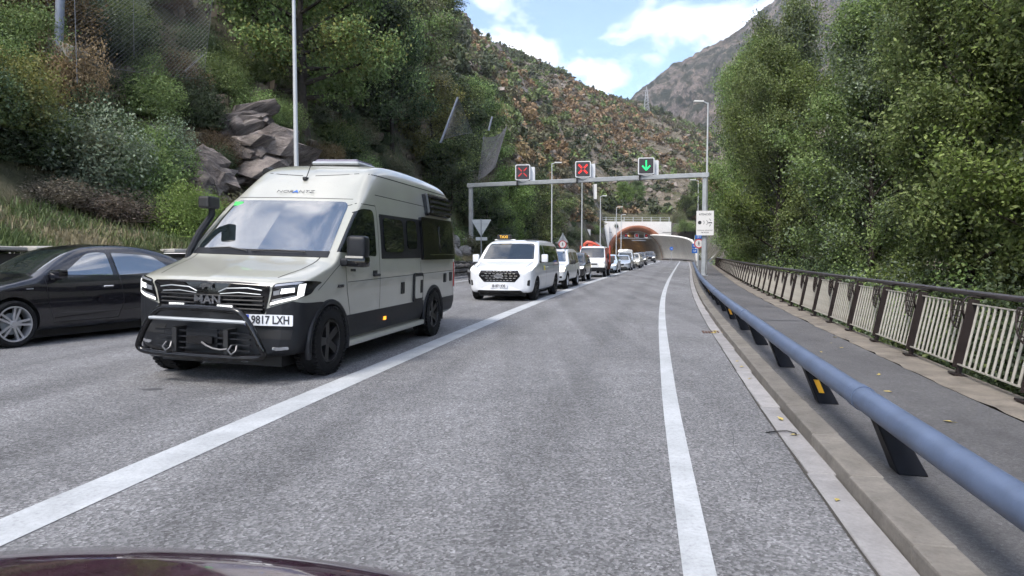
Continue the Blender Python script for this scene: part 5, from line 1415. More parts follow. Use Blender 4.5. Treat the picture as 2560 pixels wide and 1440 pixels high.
def tri_back(u, d, v0, v1, label, down=True, plate=None):
    z1 = CAM_H + (634 - v0) * d / 1700; z0 = CAM_H + (634 - v1) * d / 1700; hw = (z1 - z0) / 1.7
    e = sign_post(u, d, z1 + 0.02, label, name='triangle_sign')
    zz0, zz1 = z0 - 0.05, z1 - 0.05
    tri = [(-hw, zz1), (hw, zz1), (0.0, zz0)] if down else [(-hw, zz0), (hw, zz0), (0.0, zz1)]
    mb = MB(); mb.prism(tri, 'y', 0.10, 0.125); mb.obj('panel', M['signback'], e)
    for q in (0.25, 0.6):
        zc = zz1 - (zz1 - zz0) * q; hh = hw * (1 - q) if down else hw * q
        mb = MB(); mb.box((0, 0.09, zc), (hh * 1.7, 0.03, 0.05)); mb.obj('stiffener', M['galv'], e)
    if plate:
        za = CAM_H + (634 - plate) * d / 1700
        mb = MB(); mb.box((0.02, 0.11, za - 0.05), (0.72, 0.02, 0.2)); mb.obj('plate', M['signback'], e)
    return e
tri_back(1203, 42.5, 549, 592, 'back of a give way triangle sign beside the left gantry post', True, 597)
tri_back(1407, 47.8, 583, 606, 'back of a warning triangle above the far no pedestrians sign', False)
e = sign_post(1678, 118, 2.3, 'small round blue sign before the curved tunnel wall', name='blue_sign', r=0.05)
mb = MB(); mb.disc((0, 0, 2.2), 0.3, 'y', 0.03, 20); mb.obj('disc', M['signblue'], e)
mb = MB(); mb.box((0.03, -0.02, 2.2), (0.26, 0.012, 0.07), mat=Matrix.Rotation(-0.5, 3, 'Y')); mb.obj('arrow', M['paleface'], e)
# person-high bollard lights / black figure-like post behind gantry post: litter bin post
# ------------------------------------------------------------------ rockfall nets
M['wire'] = simple('net_wire', (0.16, 0.165, 0.18), 0.5, metal=0.4)
M['netpost'] = simple('net_post', (0.20, 0.225, 0.28), 0.5, metal=0.2, noise=0.15, nscale=2)
def net_obj(parent, A, B, C, D, n, m, r, sag=0.0, diag=True, name='wire_mesh'):
    """net over the quad A (top left) B (top right) C (bottom right) D (bottom left)"""
    A, B, C, D = (Vector(q) for q in (A, B, C, D)); mb = MB(); nn = (B - A).cross(D - A).normalized()
    def P(u, v):
        p = A.lerp(B, u).lerp(D.lerp(C, u), v)
        return p + nn * sag * sin(pi * u) * (0.4 + 0.6 * sin(pi * v)) - Vector((0, 0, 1)) * abs(sag) * 0.5 * sin(pi * u) * (1 - v)
    def line(a, b):
        mb.tube([P(a[0] + (b[0] - a[0]) * t, a[1] + (b[1] - a[1]) * t) for t in np.linspace(0, 1, 6)], r, 3, caps=False)
    if diag:
        for k in range(-m, n + 1):
            u0 = k / n; u1 = (k + m) / n
            for fl in (0, 1):
                a = (u0, 0.0); b = (u1, 1.0)
                t0 = max(0, (0 - u0) / (u1 - u0)); t1 = min(1, (1 - u0) / (u1 - u0))
                if t1 - t0 < 0.02: continue
                p0 = (u0 + (u1 - u0) * t0, t0); p1 = (u0 + (u1 - u0) * t1, t1)
                if fl: p0 = (p0[0], 1 - p0[1]); p1 = (p1[0], 1 - p1[1])
                line(p0, p1)
    else:
        for k in range(n + 1): line((k / n, 0), (k / n, 1))
        for k in range(m + 1): line((0, k / m), (1, k / m))
    mb.obj(name, M['wire'], parent)
    mb = MB()
    for a, b in (((0, 0), (1, 0)), ((0, 1), (1, 1)), ((0, 0), (0, 1)), ((1, 0), (1, 1))):
        mb.tube([P(a[0] + (b[0] - a[0]) * t, a[1] + (b[1] - a[1]) * t) for t in np.linspace(0, 1, 8)], r * 2.0, 5, caps=False)
    mb.obj('edge_cable', M['wire'], parent)
def uvd(u, v, d):
    return Vector(((u - 1280) / 1700 * d, d, CAM_H + (634 - v) / 1700 * d))
pb = uvd(165, 118, 21.5); 
nt_ = empty('rockfall_net', tuple(pb), label='large rockfall net with thick steel post on a concrete footing, upper left', cat='net')
mb = MB(); mb.tube([Vector((0, 0, -0.1)), uvd(180, -90, 21.5) - pb], 0.125, 14); mb.obj('post', M['netpost'], nt_, smooth=True)
mb = MB(); mb.box(uvd(182, 142, 21.8) - pb, (0.85, 0.8, 0.55), mat=Matrix.Rotation(0.35, 3, 'Y')); mobj('footing', bevel(mb.me('footing', M['concrete']), 0.03, 1), parent=nt_)
net_obj(nt_, uvd(100, -60, 22) - pb, uvd(560, -90, 27) - pb, uvd(520, 205, 27.5) - pb, uvd(215, 165, 22.5) - pb, 30, 26, 0.004, 0.35)
mb = MB(); mb.tube([uvd(208, -20, 21) - pb, uvd(208, 215, 21) - pb], 0.012, 5); mb.obj('anchor_cable', M['wire'], nt_)
mb = MB(); mb.tube([uvd(352, -20, 23) - pb, uvd(350, 150, 23.5) - pb], 0.010, 5); mb.obj('anchor_cable', M['wire'], nt_)
mb = MB(); mb.tube([uvd(520, 145, 25) - pb, uvd(474, 186, 24.5) - pb], 0.012, 5); mb.obj('anchor_cable', M['wire'], nt_)
pb = uvd(1108, 345, 44)
nt_ = empty('rockfall_net', tuple(pb), label='rockfall net hanging from a long leaning post above the camper rear', cat='net')
mb = MB(); mb.tube([uvd(1103, 360, 44) - pb, uvd(1146, 249, 44) - pb], 0.075, 10); mb.obj('post', M['netpost'], nt_, smooth=True)
net_obj(nt_, uvd(1145, 251, 44.1) - pb, uvd(1149, 254, 44.3) - pb, uvd(1182, 335, 45.5) - pb, uvd(1106, 352, 44.1) - pb, 22, 22, 0.007, 0.3)
pb = uvd(1218, 400, 50)
nt_ = empty('rockfall_net', tuple(pb), label='grey veil-like rockfall net hanging between two posts above the gantry', cat='net')
mb = MB(); mb.tube([uvd(1208, 350, 50.5) - pb, uvd(1211, 345, 50.5) - pb], 0.03, 6); mb.obj('shackle', M['netpost'], nt_)
net_obj(nt_, uvd(1210, 346, 50) - pb, uvd(1267, 320, 49.5) - pb, uvd(1238, 420, 49) - pb, uvd(1196, 450, 49.5) - pb, 34, 44, 0.008, 0.5)
mb = MB(); mb.tube([uvd(1262, 326, 49.4) - pb, uvd(1214, 405, 48.8) - pb], 0.018, 5); mb.obj('anchor_cable', M['wire'], nt_)
mb = MB(); mb.tube([uvd(1222, 330, 54) - pb, uvd(1231, 296, 54) - pb], 0.08, 8); mb.obj('post', M['netpost'], nt_, smooth=True)
# ------------------------------------------------------------------ pylon on the ridge and ridge pines
pb = at_uv(1612, 335)
py = empty('pylon', tuple(pb), label='small lattice power pylon on the mountain ridge', cat='pylon')
M['pylon'] = simple('pylon_steel', (0.45, 0.46, 0.48), 0.5, metal=0.2)
hp = 13.5; mb = MB()
for sx in (-1, 1):
    for sy in (-1, 1): mb.tube([(sx * 1.5, sy * 1.5, -1), (sx * 0.45, sy * 0.45, hp * 0.75), (0, 0, hp)], 0.085, 4)
mb.obj('leg_frame', M['pylon'], py); mb = MB()
for k in range(7):
    z0 = k * hp * 0.75 / 7; z1 = (k + 1) * hp * 0.75 / 7; w0 = 1.5 - 1.05 * k / 7; w1 = 1.5 - 1.05 * (k + 1) / 7
    for sy in (-1, 1):
        mb.tube([(-w0, sy * w0, z0), (w1, sy * w1, z1)], 0.05, 3); mb.tube([(w0, sy * w0, z0), (-w1, sy * w1, z1)], 0.05, 3)
mb.obj('bracing', M['pylon'], py)
for zz, w in ((hp * 0.7, 2.2), (hp * 0.85, 1.7)):
    mb = MB(); mb.tube([(-w, 0, zz), (w, 0, zz)], 0.08, 4); mb.obj('cross_arm', M['pylon'], py)
PINE = tree_meshes('ridge_pine', 8, 5.0, 1.8, 12, 0.25, 0.12, 1500, 0.22, 'dark', 0.30, base=0.15, prof='cone', n2=4)
for i, (u, k, sc) in enumerate(((1195, 0.985, 1.0), (1222, 1.0, 0.9), (1213, 0.97, 0.8), (1410, 1.0, 1.1), (1440, 1.0, 0.8), (1140, 0.98, 1.1), (1165, 0.99, 0.8), (1650, 0.98, 0.8), (1480, 1.0, 0.7))):
    a = atan((u - 1280) / 1700); place_tree('ridge_pine', PINE, at_uv(u, _tab(a, 3) * k) + Vector((0, 0, -0.2)), i * 1.1, sc, ['pine on the ridge above the cliff', 'tallest ridge pine right of the cliff', 'small pine just below the cliff pines', 'lone pine on the bare ridge', 'second pine right of the lone ridge pine', 'pine on the upper left skyline', 'small pine on the upper left skyline', 'far pine beside the pylon', 'low pine on the ridge right of the lone pine'][i], group='pines on the ridge')
# ------------------------------------------------------------------ vehicles: lofted shells, front at y = 0 facing -y, x across, z up
def chaikin(A, axis):
    A = np.moveaxis(A, axis, 0); Q = 0.75 * A[:-1] + 0.25 * A[1:]; Rr = 0.25 * A[:-1] + 0.75 * A[1:]
    out = np.empty((2 * len(Q) + 2,) + A.shape[1:]); out[0] = A[0]; out[-1] = A[-1]; out[1:-1:2] = Q; out[2:-1:2] = Rr
    return np.moveaxis(out, 0, axis)
def loft(keys, xs, belt, up, crown=0.03, it=2, zmid=None):
    """keys: (y, zb, w, zt, bow[, topw]) ; xs(z): half width of a full section at height z, scaled by w"""
    rows = []
    for K in keys:
        y, zb, w, zt, bow = K[:5]; tw = K[5] if len(K) > 5 else 1.0
        X = lambda z: xs(z) * w
        m = min(belt * 0.72, zb + (zt - zb) * 0.5); b = min(belt, zt - 0.10); c = min(up, zt - 0.05)
        b = max(b, m + 0.03); c = max(c, b + 0.015)
        pts = [(0, zb), (X(zb) * 0.86, zb), (X(zb + 0.1) * 1.0, zb + 0.07), (X(m), m), (X(b), b), (X(c) * tw, c), (X(zt) * tw - 0.02, zt - 0.02), (X(zt) * 0.72 * tw, zt + crown * 0.55), (0, zt + crown)]
        rows.append([(x, y + bow * (x / 1.0) ** 2, z) for x, z in pts])
    A = np.array(rows)
    for _ in range(it): A = chaikin(A, 0); A = chaikin(A, 1)
    n, m = A.shape[:2]
    full = np.concatenate([A, (A[:, -2:0:-1] * np.array([-1, 1, 1]))], 1); mm = full.shape[1]
    vs = full.reshape(-1, 3); fs = []
    for i in range(n - 1):
        for j in range(mm): fs.append((i * mm + j, (i + 1) * mm + j, (i + 1) * mm + (j + 1) % mm, i * mm + (j + 1) % mm))
    vs = np.concatenate([vs, [full[0].mean(0)], [full[-1].mean(0)]]); c0 = len(vs) - 2
    for j in range(mm): fs.append((c0, j, (j + 1) % mm)); fs.append((c0 + 1, (n - 1) * mm + (j + 1) % mm, (n - 1) * mm + j))
    me = mesh('body', vs, fs)
    bm = bmesh.new(); bm.from_mesh(me); bmesh.ops.recalc_face_normals(bm, faces=bm.faces); bm.normal_update()
    return bm
AX = {'x': (1, 2), 'y': (0, 2), 'z': (0, 1)}
def rounded(poly, r, n=4):
    """round the corners of a convex polygon"""
    out = []; k = len(poly); r_ = r if isinstance(r, (list, tuple)) else [r] * k
    for i in range(k):
        p = Vector(poly[i]); a = Vector(poly[i - 1]) - p; b = Vector(poly[(i + 1) % k]) - p
        rr = min(r_[i], a.length * 0.45, b.length * 0.45)
        if rr < 1e-4: out.append(tuple(p)); continue
        p0 = p + a.normalized() * rr; p1 = p + b.normalized() * rr
        for t in np.linspace(0, 1, n + 1): out.append(tuple((p0 * (1 - t) ** 2 + p * 2 * t * (1 - t) + p1 * t * t)))
    return out
def patch(bm0, axis, sign, poly, off=0.004, rim=0.01, thr=0.15, rng=None, name='patch', mat=None, parent=None, label=None, both=False, smooth=True):
    """piece of the shell seen along an axis inside a convex polygon, lifted off it and given an edge"""
    ax = {'x': 0, 'y': 1, 'z': 2}[axis]; i, j = AX[axis]
    P = [Vector((p[0], p[1])) for p in poly]
    if sum(P[k].x * P[(k + 1) % len(P)].y - P[(k + 1) % len(P)].x * P[k].y for k in range(len(P))) < 0: P.reverse()
    lo = [min(p[0] for p in P), min(p[1] for p in P)]; hi = [max(p[0] for p in P), max(p[1] for p in P)]
    bm = bmesh.new(); vm = {}
    for f in bm0.faces:
        if f.normal[ax] * sign < thr: continue
        cs = [v.co for v in f.verts]
        if max(c[i] for c in cs) < lo[0] or min(c[i] for c in cs) > hi[0] or max(c[j] for c in cs) < lo[1] or min(c[j] for c in cs) > hi[1]: continue
        if rng and not (rng[0] <= f.calc_center_median()[ax] <= rng[1]): continue
        vv = []
        for v in f.verts:
            if v.index not in vm: vm[v.index] = bm.verts.new(v.co)
            vv.append(vm[v.index])
        try: bm.faces.new(vv)
        except ValueError: pass
    for k in range(len(P)):
        a = P[k]; b = P[(k + 1) % len(P)]; d = b - a
        if d.length < 1e-6: continue
        no = Vector((0, 0, 0)); no[i] = d.y; no[j] = -d.x
        co = Vector((0, 0, 0)); co[i] = a.x; co[j] = a.y
        bmesh.ops.bisect_plane(bm, geom=bm.verts[:] + bm.edges[:] + bm.faces[:], plane_co=co, plane_no=no.normalized(), clear_outer=True, dist=1e-5)
    if not bm.faces: bm.free(); return None
    bm.normal_update()
    for v in bm.verts: v.co = v.co + v.normal * off
    if rim:
        be = [e for e in bm.edges if e.is_boundary]
        nm = {v: v.normal.copy() for v in bm.verts}
        r_ = bmesh.ops.extrude_edge_only(bm, edges=be)
        src = {}
        for v in [g for g in r_['geom'] if isinstance(g, bmesh.types.BMVert)]:
            near = min((e.other_vert(v) for e in v.link_edges), key=lambda q: (q.co - v.co).length)
            v.co -= nm.get(near, Vector((0, 0, 0))) * rim
        for f in bm.faces: f.smooth = smooth
    if both:
        g = bmesh.ops.duplicate(bm, geom=bm.verts[:] + bm.edges[:] + bm.faces[:])
        for v in [q for q in g['geom'] if isinstance(q, bmesh.types.BMVert)]: v.co.x *= -1
        bmesh.ops.reverse_faces(bm, faces=[q for q in g['geom'] if isinstance(q, bmesh.types.BMFace)])
    me = bpy.data.meshes.new(name); bm.to_mesh(me); bm.free()
    setsmooth(me, 40); 
    return mobj(name, me, mat, parent, label=label)
def cyl_bm(c, r, x0, x1, n=32):
    mb = MB(); mb.lathe([(0.001, x0), (r, x0), (r, x1), (0.001, x1)], n, 'x', c, closed=False); return mb
def finish_body(bm, mats, wheels, parent, name='body', depth=0.34):
    """cut the wheel wells and link the shell"""
    me = bpy.data.meshes.new(name); bm.to_mesh(me)
    for m in mats: me.materials.append(m)
    setsmooth(me, 38)
    o = bpy.data.objects.new(name, me); COL.objects.link(o)
    mb = MB(); mb.cur = 1
    for (x, y, z, r) in wheels:
        s = 1 if x > 0 else -1
        a, b = sorted((x - s * depth, x + s * 0.5)); prof = [(0.0, a), (r, a), (r, b), (0.0, b)]
        n = 36; vs = [(a, y, z), (b, y, z)]
        for k in range(n):
            t = 2 * pi * k / n
            vs += [(a, y + r * cos(t), z + r * sin(t)), (b, y + r * cos(t), z + r * sin(t))]
        fs = []
        for k in range(n):
            k2 = (k + 1) % n
            fs += [(2 + 2 * k, 2 + 2 * k2, 3 + 2 * k2, 3 + 2 * k), (0, 2 + 2 * k2, 2 + 2 * k), (1, 3 + 2 * k, 3 + 2 * k2)]
        mb.add(vs, fs)
    cme = mb.me('cut', list(mats)[:2]); co = bpy.data.objects.new('cut', cme); COL.objects.link(co)
    md = o.modifiers.new('b', 'BOOLEAN'); md.object = co; md.operation = 'DIFFERENCE'; md.solver = 'EXACT'
    bpy.context.view_layer.update()
    me2 = bpy.data.meshes.new_from_object(o.evaluated_get(bpy.context.evaluated_depsgraph_get()))
    o.modifiers.clear(); o.data = me2; bpy.data.objects.remove(co); me2.name = name
    setsmooth(me2, 38)
    if parent is not None: o.parent = parent
    return o
M['rubber'] = simple('tyre_rubber', (0.009, 0.009, 0.010), 0.8, spec=0.25, noise=0.3, nscale=14, bump=0.4, bscale=60)
M['blackrim'] = simple('black_alloy', (0.010, 0.010, 0.011), 0.4, spec=0.35)
M['alloy'] = simple('alloy_wheel', (0.55, 0.55, 0.57), 0.3, metal=0.7)
M['plastic'] = simple('grey_black_plastic', (0.011, 0.012, 0.015), 0.5, spec=0.3, noise=0.15, nscale=10, bump=0.1, bscale=200)
M['gloss'] = simple('gloss_black', (0.006, 0.006, 0.007), 0.12, spec=0.5)
M['chrome'] = simple('chrome', (0.75, 0.75, 0.77), 0.15, metal=1.0)
M['glass'] = simple('vehicle_glass', (0.006, 0.008, 0.010), 0.02, spec=0.5, ior=1.6)
M['screen'] = simple('windscreen_glass', (0.012, 0.018, 0.020), 0.015, spec=0.6, ior=3.4)
M['steeldark'] = simple('dull_steel', (0.12, 0.12, 0.125), 0.45, metal=0.6)
M['lens'] = simple('headlamp_lens', (0.35, 0.36, 0.38), 0.12, metal=0.6, spec=0.6)
M['drl'] = simple('lit_headlamp', (0.9, 0.9, 0.88), 0.3, emit=0.45)
M['lampmid'] = simple('projector_lens', (0.5, 0.52, 0.55), 0.1, metal=0.5, emit=0.12)
M['drlwarm'] = simple('lit_headlamp_warm', (1, 0.9, 0.7), 0.3, emit=1.0)
M['amber'] = simple('amber_lamp', (0.9, 0.3, 0.02), 0.3, emit=0.8)
M['redlamp'] = simple('tail_lamp', (0.35, 0.01, 0.01), 0.25)
M['plate'] = simple('number_plate', (0.68, 0.69, 0.72), 0.4)
M['euroblue'] = simple('plate_blue', (0.02, 0.06, 0.42), 0.4)
M['seamline'] = simple('panel_gap', (0.010, 0.010, 0.010), 0.8)
def car_paint(name, col, rough=0.32, coat=1.0, metal=0.0, dirt=0.1):
    m = simple(name, col, rough, metal=metal, coat=coat, noise=dirt, nscale=1.3)
    return m
_wc = {}
def wheel_meshes(r, w, rim, nsp=5, rimmat='blackrim', tread=False, rr=0.66):
    key = (round(r, 3), round(w, 3), rim, nsp, rimmat, tread)
    if key in _wc: return _wc[key]
    R2 = r * rr; mb = MB()
    prof = [(R2, -w * 0.40), (R2 + 0.02, -w * 0.48), (r * 0.90, -w * 0.50), (r * 0.975, -w * 0.44), (r, -w * 0.30), (r, 0), (r, w * 0.30), (r * 0.975, w * 0.44), (r * 0.90, w * 0.50), (R2 + 0.02, w * 0.48), (R2, w * 0.40)]
    mb.lathe(prof, 44, 'x', closed=True)
    if tread:
        for k in range(44):
            a = 2 * pi * k / 44
            for sx in (-1, 1):
                Mx = Matrix.Rotation(a + (0.07 if sx > 0 else 0), 3, 'X')
                mb.box(Mx @ Vector((sx * w * 0.36, 0, r * 0.985)), (w * 0.30, r * 0.085, 0.035), mat=Mx)
    tyre = mb.me('tyre', M['rubber'], smooth=True, ang=35)
    mb = MB()
    mb.lathe([(R2 * 1.0, w * 0.46), (R2 * 0.93, w * 0.47), (R2 * 0.90, w * 0.38), (R2 * 0.88, -w * 0.3), (R2 * 1.0, -w * 0.4)], 40, 'x', closed=True)
    mb.lathe([(0.001, w * 0.36), (R2 * 0.16, w * 0.36), (R2 * 0.20, w * 0.30), (R2 * 0.2, w * 0.1)], 20, 'x', closed=False)
    for k in range(nsp):
        a = 2 * pi * k / nsp; Mx = Matrix.Rotation(a, 3, 'X')
        if rim == 'split':
            for off in (-1, 1):
                p0 = Vector((w * 0.33, off * R2 * 0.05, R2 * 0.12)); p1 = Vector((w * 0.40, off * R2 * 0.15, R2 * 0.92))
                q = R2 * 0.062
                vs = [p0 + Vector((0, -q, 0)), p0 + Vector((0, q, 0)), p1 + Vector((0, q, 0)), p1 + Vector((0, -q, 0))]
                vs = vs + [v - Vector((w * 0.18, 0, 0)) for v in vs]
                mb.add([Mx @ v for v in vs], [(0, 1, 2, 3), (7, 6, 5, 4), (0, 4, 5, 1), (1, 5, 6, 2), (2, 6, 7, 3), (3, 7, 4, 0)])
        else:
            q0, q1 = R2 * 0.16, R2 * 0.20
            vs = [Vector((w * 0.34, -q0, R2 * 0.1)), Vector((w * 0.34, q0, R2 * 0.1)), Vector((w * 0.42, q1, R2 * 0.93)), Vector((w * 0.42, -q1, R2 * 0.93))]
            vs = vs + [v - Vector((w * 0.2, 0, 0)) for v in vs]
            mb.add([Mx @ v for v in vs], [(0, 1, 2, 3), (7, 6, 5, 4), (0, 4, 5, 1), (1, 5, 6, 2), (2, 6, 7, 3), (3, 7, 4, 0)])
    rimm = mb.me('rim', M[rimmat], smooth=True, ang=30)
    mb = MB(); mb.lathe([(0.001, -w * 0.05), (R2 * 0.6, -w * 0.05), (R2 * 0.6, w * 0.02), (0.001, w * 0.02)], 24, 'x', closed=False); disc = mb.me('brake_disc', M['galv'], smooth=True, ang=30)
    _wc[key] = (tyre, rimm, disc); return _wc[key]
def add_wheels(parent, ys, track, r, w, **k):
    ms = wheel_meshes(r, w, **k)
    for y in ys:
        for s in (1, -1):
            e = empty('wheel', (s * track, y, r), parent=parent)
            if s < 0: e.rotation_euler = (0, 0, pi)
            inst('tyre', ms[0], e, rot=(RNG.uniform(0, 6), 0, 0)); rt = RNG.uniform(0, 6)
            inst('rim', ms[1], e, rot=(rt, 0, 0)); inst('brake_disc', ms[2], e)
def seam(bm0, parent, pts, axis='x', sign=1, w=0.010, both=True, name='panel_gap', mat='seamline'):
    """thin groove line following the shell along a 2D polyline"""
    from mathutils.bvhtree import BVHTree
    tree = getattr(seam, 'cache', {}).get(id(bm0))
    if tree is None:
        tree = BVHTree.FromBMesh(bm0); seam.cache = {id(bm0): tree}
    P = []
    for a, b in zip(pts[:-1], pts[1:]):
        n = max(2, int((Vector(b) - Vector(a)).length / 0.06))
        for k in range(n): P.append(Vector(a).lerp(Vector(b), k / n))
    P.append(Vector(pts[-1]))
    Q = []
    for p in P:
        if axis == 'x': o = Vector((3 * sign, p.x, p.y)); d = Vector((-sign, 0, 0))
        elif axis == 'y': o = Vector((p.x, -3 * 1, p.y)); d = Vector((0, 1, 0))
        else: o = Vector((p.x, p.y, 5)); d = Vector((0, 0, -1))
        h, nrm, _, _ = tree.ray_cast(o, d)
        if h is not None: Q.append((h, nrm))
    vs = []; fs = []
    for i, (h, nrm) in enumerate(Q):
        t = (Q[min(i + 1, len(Q) - 1)][0] - Q[max(i - 1, 0)][0]).normalized(); s_ = t.cross(nrm).normalized() * w / 2
        vs += [h + nrm * 0.0015 - s_, h + nrm * 0.0015 + s_]
        if i: fs.append((2 * i - 2, 2 * i - 1, 2 * i + 1, 2 * i))
    if not vs: return None
    if both: mobj(name, mesh(name, [Vector((-v.x, v.y, v.z)) for v in vs], fs, M[mat]), parent=parent)
    return mobj(name, mesh(name, vs, fs, M[mat]), parent=parent)
def surf(bm0, axis, a, b, sign=1):
    from mathutils.bvhtree import BVHTree
    tree = BVHTree.FromBMesh(bm0)
    if axis == 'x': h = tree.ray_cast(Vector((3 * sign, a, b)), Vector((-sign, 0, 0)))
    elif axis == 'y': h = tree.ray_cast(Vector((a, -3, b)), Vector((0, 1, 0)))
    else: h = tree.ray_cast(Vector((a, b, 5)), Vector((0, 0, -1)))
    return h[0] if h[0] is not None else Vector((0, 0, 0)), h[1]
def mir(poly): return [(-p[0], p[1]) for p in poly]
def arch_trim(parent, x, y, z, r, w, mat, name='wheel_arch'):
    for s in (1, -1):
        mb = MB(); mb.tube([(s * x, y + r * cos(a), z + r * sin(a)) for a in np.linspace(-0.25, pi + 0.25, 26)], w, 8); mb.obj(name, mat, parent, smooth=True)
def flip_z(me, ang): me.transform(Matrix.Rotation(ang, 4, 'Z')); return me

# =================================================== camper van
def build_camper(O, rz):
    paint = car_paint('camper_paint', (0.360, 0.356, 0.312), 0.30, dirt=0.06)
    C = empty('camper_van', O, rz, label='tall beige camper van with black bull bar leading the queue', cat='van')
    xs = lambda z: float(np.interp(z, [0.3, 0.5, 0.9, 1.33, 1.95, 2.45, 2.7], [0.97, 1.0, 1.01, 0.99, 0.935, 0.86, 0.80]))
    keys = [(0.00, 0.34, 0.80, 1.05, 0.16), (0.03, 0.32, 0.90, 1.095, 0.16), (0.10, 0.31, 0.965, 1.125, 0.14), (0.30, 0.31, 0.99, 1.175, 0.12), (0.55, 0.31, 1.0, 1.235, 0.10), (0.74, 0.31, 1.0, 1.285, 0.10), (0.84, 0.31, 1.0, 1.325, 0.10),
            (0.92, 0.31, 1.0, 1.385, 0.10), (1.15, 0.31, 1.0, 1.60, 0.10), (1.48, 0.31, 1.0, 1.90, 0.10), (1.68, 0.31, 1.0, 2.06, 0.10), (1.78, 0.31, 1.0, 2.13, 0.10), (2.05, 0.31, 1.0, 2.34, 0.10), (2.35, 0.31, 1.0, 2.53, 0.06), (2.75, 0.31, 1.0, 2.62, 0.0),
            (3.5, 0.31, 1.0, 2.65, 0), (4.4, 0.31, 1.0, 2.64, 0), (5.3, 0.31, 1.0, 2.60, 0), (5.62, 0.31, 0.995, 2.56, 0), (5.77, 0.33, 0.98, 2.50, 0), (5.83, 0.38, 0.95, 2.40, 0)]
    bm = loft(keys, xs, 1.33, 1.95, 0.02, 3)
    wy = (0.79, 4.51); wr = 0.385
    body = finish_body(bm, [paint, M['black']], [(s * 0.98, y, wr, 0.455) for y in wy for s in (1, -1)], C)
    add_wheels(C, wy, 0.90, wr, 0.255, rim='plain', nsp=5, rimmat='blackrim', tread=True, rr=0.62)
    # windscreen and cab glass
    ws = rounded([(-0.87, 1.405), (0.87, 1.405), (0.79, 2.045), (-0.79, 2.045)], [0.06, 0.06, 0.10, 0.10])
    patch(bm, 'y', -1, ws, 0.004, 0.012, 0.1, (0.7, 2.2), 'windscreen', M['screen'], C)
    patch(bm, 'y', -1, rounded([(-0.88, 1.35), (0.88, 1.35), (0.87, 1.42), (-0.87, 1.42)], 0.01), 0.006, 0.012, 0.05, (0.6, 1.5), 'cowl', M['plastic'], C)
    for s in (1, -1):
        cab = rounded([(1.05, 1.42), (2.13, 1.36), (2.13, 1.97), (1.75, 1.97), (1.49, 1.87)], [0.03, 0.06, 0.10, 0.16, 0.2])
        patch(bm, 'x', s, cab, 0.004, 0.01, 0.3, None, 'side_window', M['glass'], C)
        patch(bm, 'x', s, rounded([(2.31, 1.33), (4.07, 1.33), (4.07, 1.93), (2.31, 1.93)], 0.03), 0.006, 0.012, 0.3, None, 'window_panel', M['plastic'] if s > 0 else M['plastic'], C)
        # framed living windows standing proud of the panel
        patch(bm, 'x', s, rounded([(2.40, 1.42), (3.13, 1.42), (3.13, 1.88), (2.40, 1.88)], 0.09), 0.020, 0.02, 0.3, None, 'side_window', M['glass'], C)
        patch(bm, 'x', s, rounded([(3.29, 1.47), (3.70, 1.47), (3.70, 1.89), (3.29, 1.89)], 0.09), 0.020, 0.02, 0.3, None, 'side_window', M['glass'], C)
        # bulged sleeping-bay cheek at the rear
        patch(bm, 'x', s, rounded([(3.89, 1.30), (5.63, 1.30), (5.63, 1.97), (3.89, 1.97)], 0.05), 0.055, 0.06, 0.3, None, 'side_bulge', M['gloss'], C)
        wd = patch(bm, 'x', s, rounded([(4.72, 1.42), (5.49, 1.42), (5.49, 1.86), (4.72, 1.86)], 0.10), 0.066, 0.012, 0.3, None, 'side_window', M['glass'], C)
        patch(bm, 'x', s, rounded([(4.17, 1.375), (5.53, 1.375), (5.53, 1.385), (4.17, 1.385)], 0.002), 0.062, 0.006, 0.3, None, 'trim_strip', M['chrome'], C)
        # lower cladding, sill
        patch(bm, 'x', s, [(1.29, 0.38), (4.01, 0.38), (4.01, 0.66), (1.24, 0.66)], 0.010, 0.014, 0.3, None, 'side_cladding', M['plastic'], C)
        patch(bm, 'x', s, [(5.01, 0.40), (5.75, 0.40), (5.75, 0.64), (5.01, 0.64)], 0.010, 0.014, 0.3, None, 'side_cladding', M['plastic'], C)
        mb = MB(); mb.box((s * 0.955, 2.65, 0.315), (0.13, 2.75, 0.075)); mobj('side_step', bevel(mb.me('side_step', paint), 0.02, 2), parent=C)
        # swage lines and door gaps
        for y in (1.42, 3.2):
            p, n = surf(bm, 'x', y + 1.0, 0.52, s)
            mb = MB(); mb.box(p + Vector((s * 0.012, 0, 0)), (0.02, 0.075, 0.045)); mb.obj('side_marker', M['amber'], C)
    seam(bm, C, [(1.19, 1.36), (1.23, 0.95), (1.33, 0.66)])
    seam(bm, C, [(2.23, 2.02), (2.23, 0.40)])
    seam(bm, C, [(1.03, 1.44), (1.49, 1.92), (1.75, 2.03), (2.23, 2.03)], w=0.012)
    seam(bm, C, [(1.25, 1.06), (5.67, 1.10)], w=0.007, mat='seamline')
    seam(bm, C, [(2.27, 2.18), (5.62, 2.15)], w=0.010)
    seam(bm, C, [(1.77, 2.28), (2.27, 2.46), (5.62, 2.44)], w=0.016)
    seam(bm, C, [(3.87, 1.28), (3.87, 0.4)])
    seam(bm, C, [(0.52, 1.00), (0.9, 1.20), (1.2, 1.34)], w=0.008)
    seam(bm, C, [(-0.80, 2.085), (0.80, 2.085)], axis='y', both=False, w=0.012)
    # bonnet gaps on top
    seam(bm, C, [(0.70, 0.20), (0.78, 0.55), (0.80, 0.98)], axis='z', w=0.012)
    # front: grille, badge bar, headlamps, bumper
    patch(bm, 'y', -1, rounded([(-0.62, 0.74), (0.62, 0.74), (0.69, 1.07), (0.3, 1.085), (-0.3, 1.085), (-0.69, 1.07)], [0.06, 0.06, 0.04, 0.01, 0.01, 0.04]), 0.006, 0.02, 0.1, (-0.3, 0.5), 'grille', M['gloss'], C)
    from mathutils.bvhtree import BVHTree
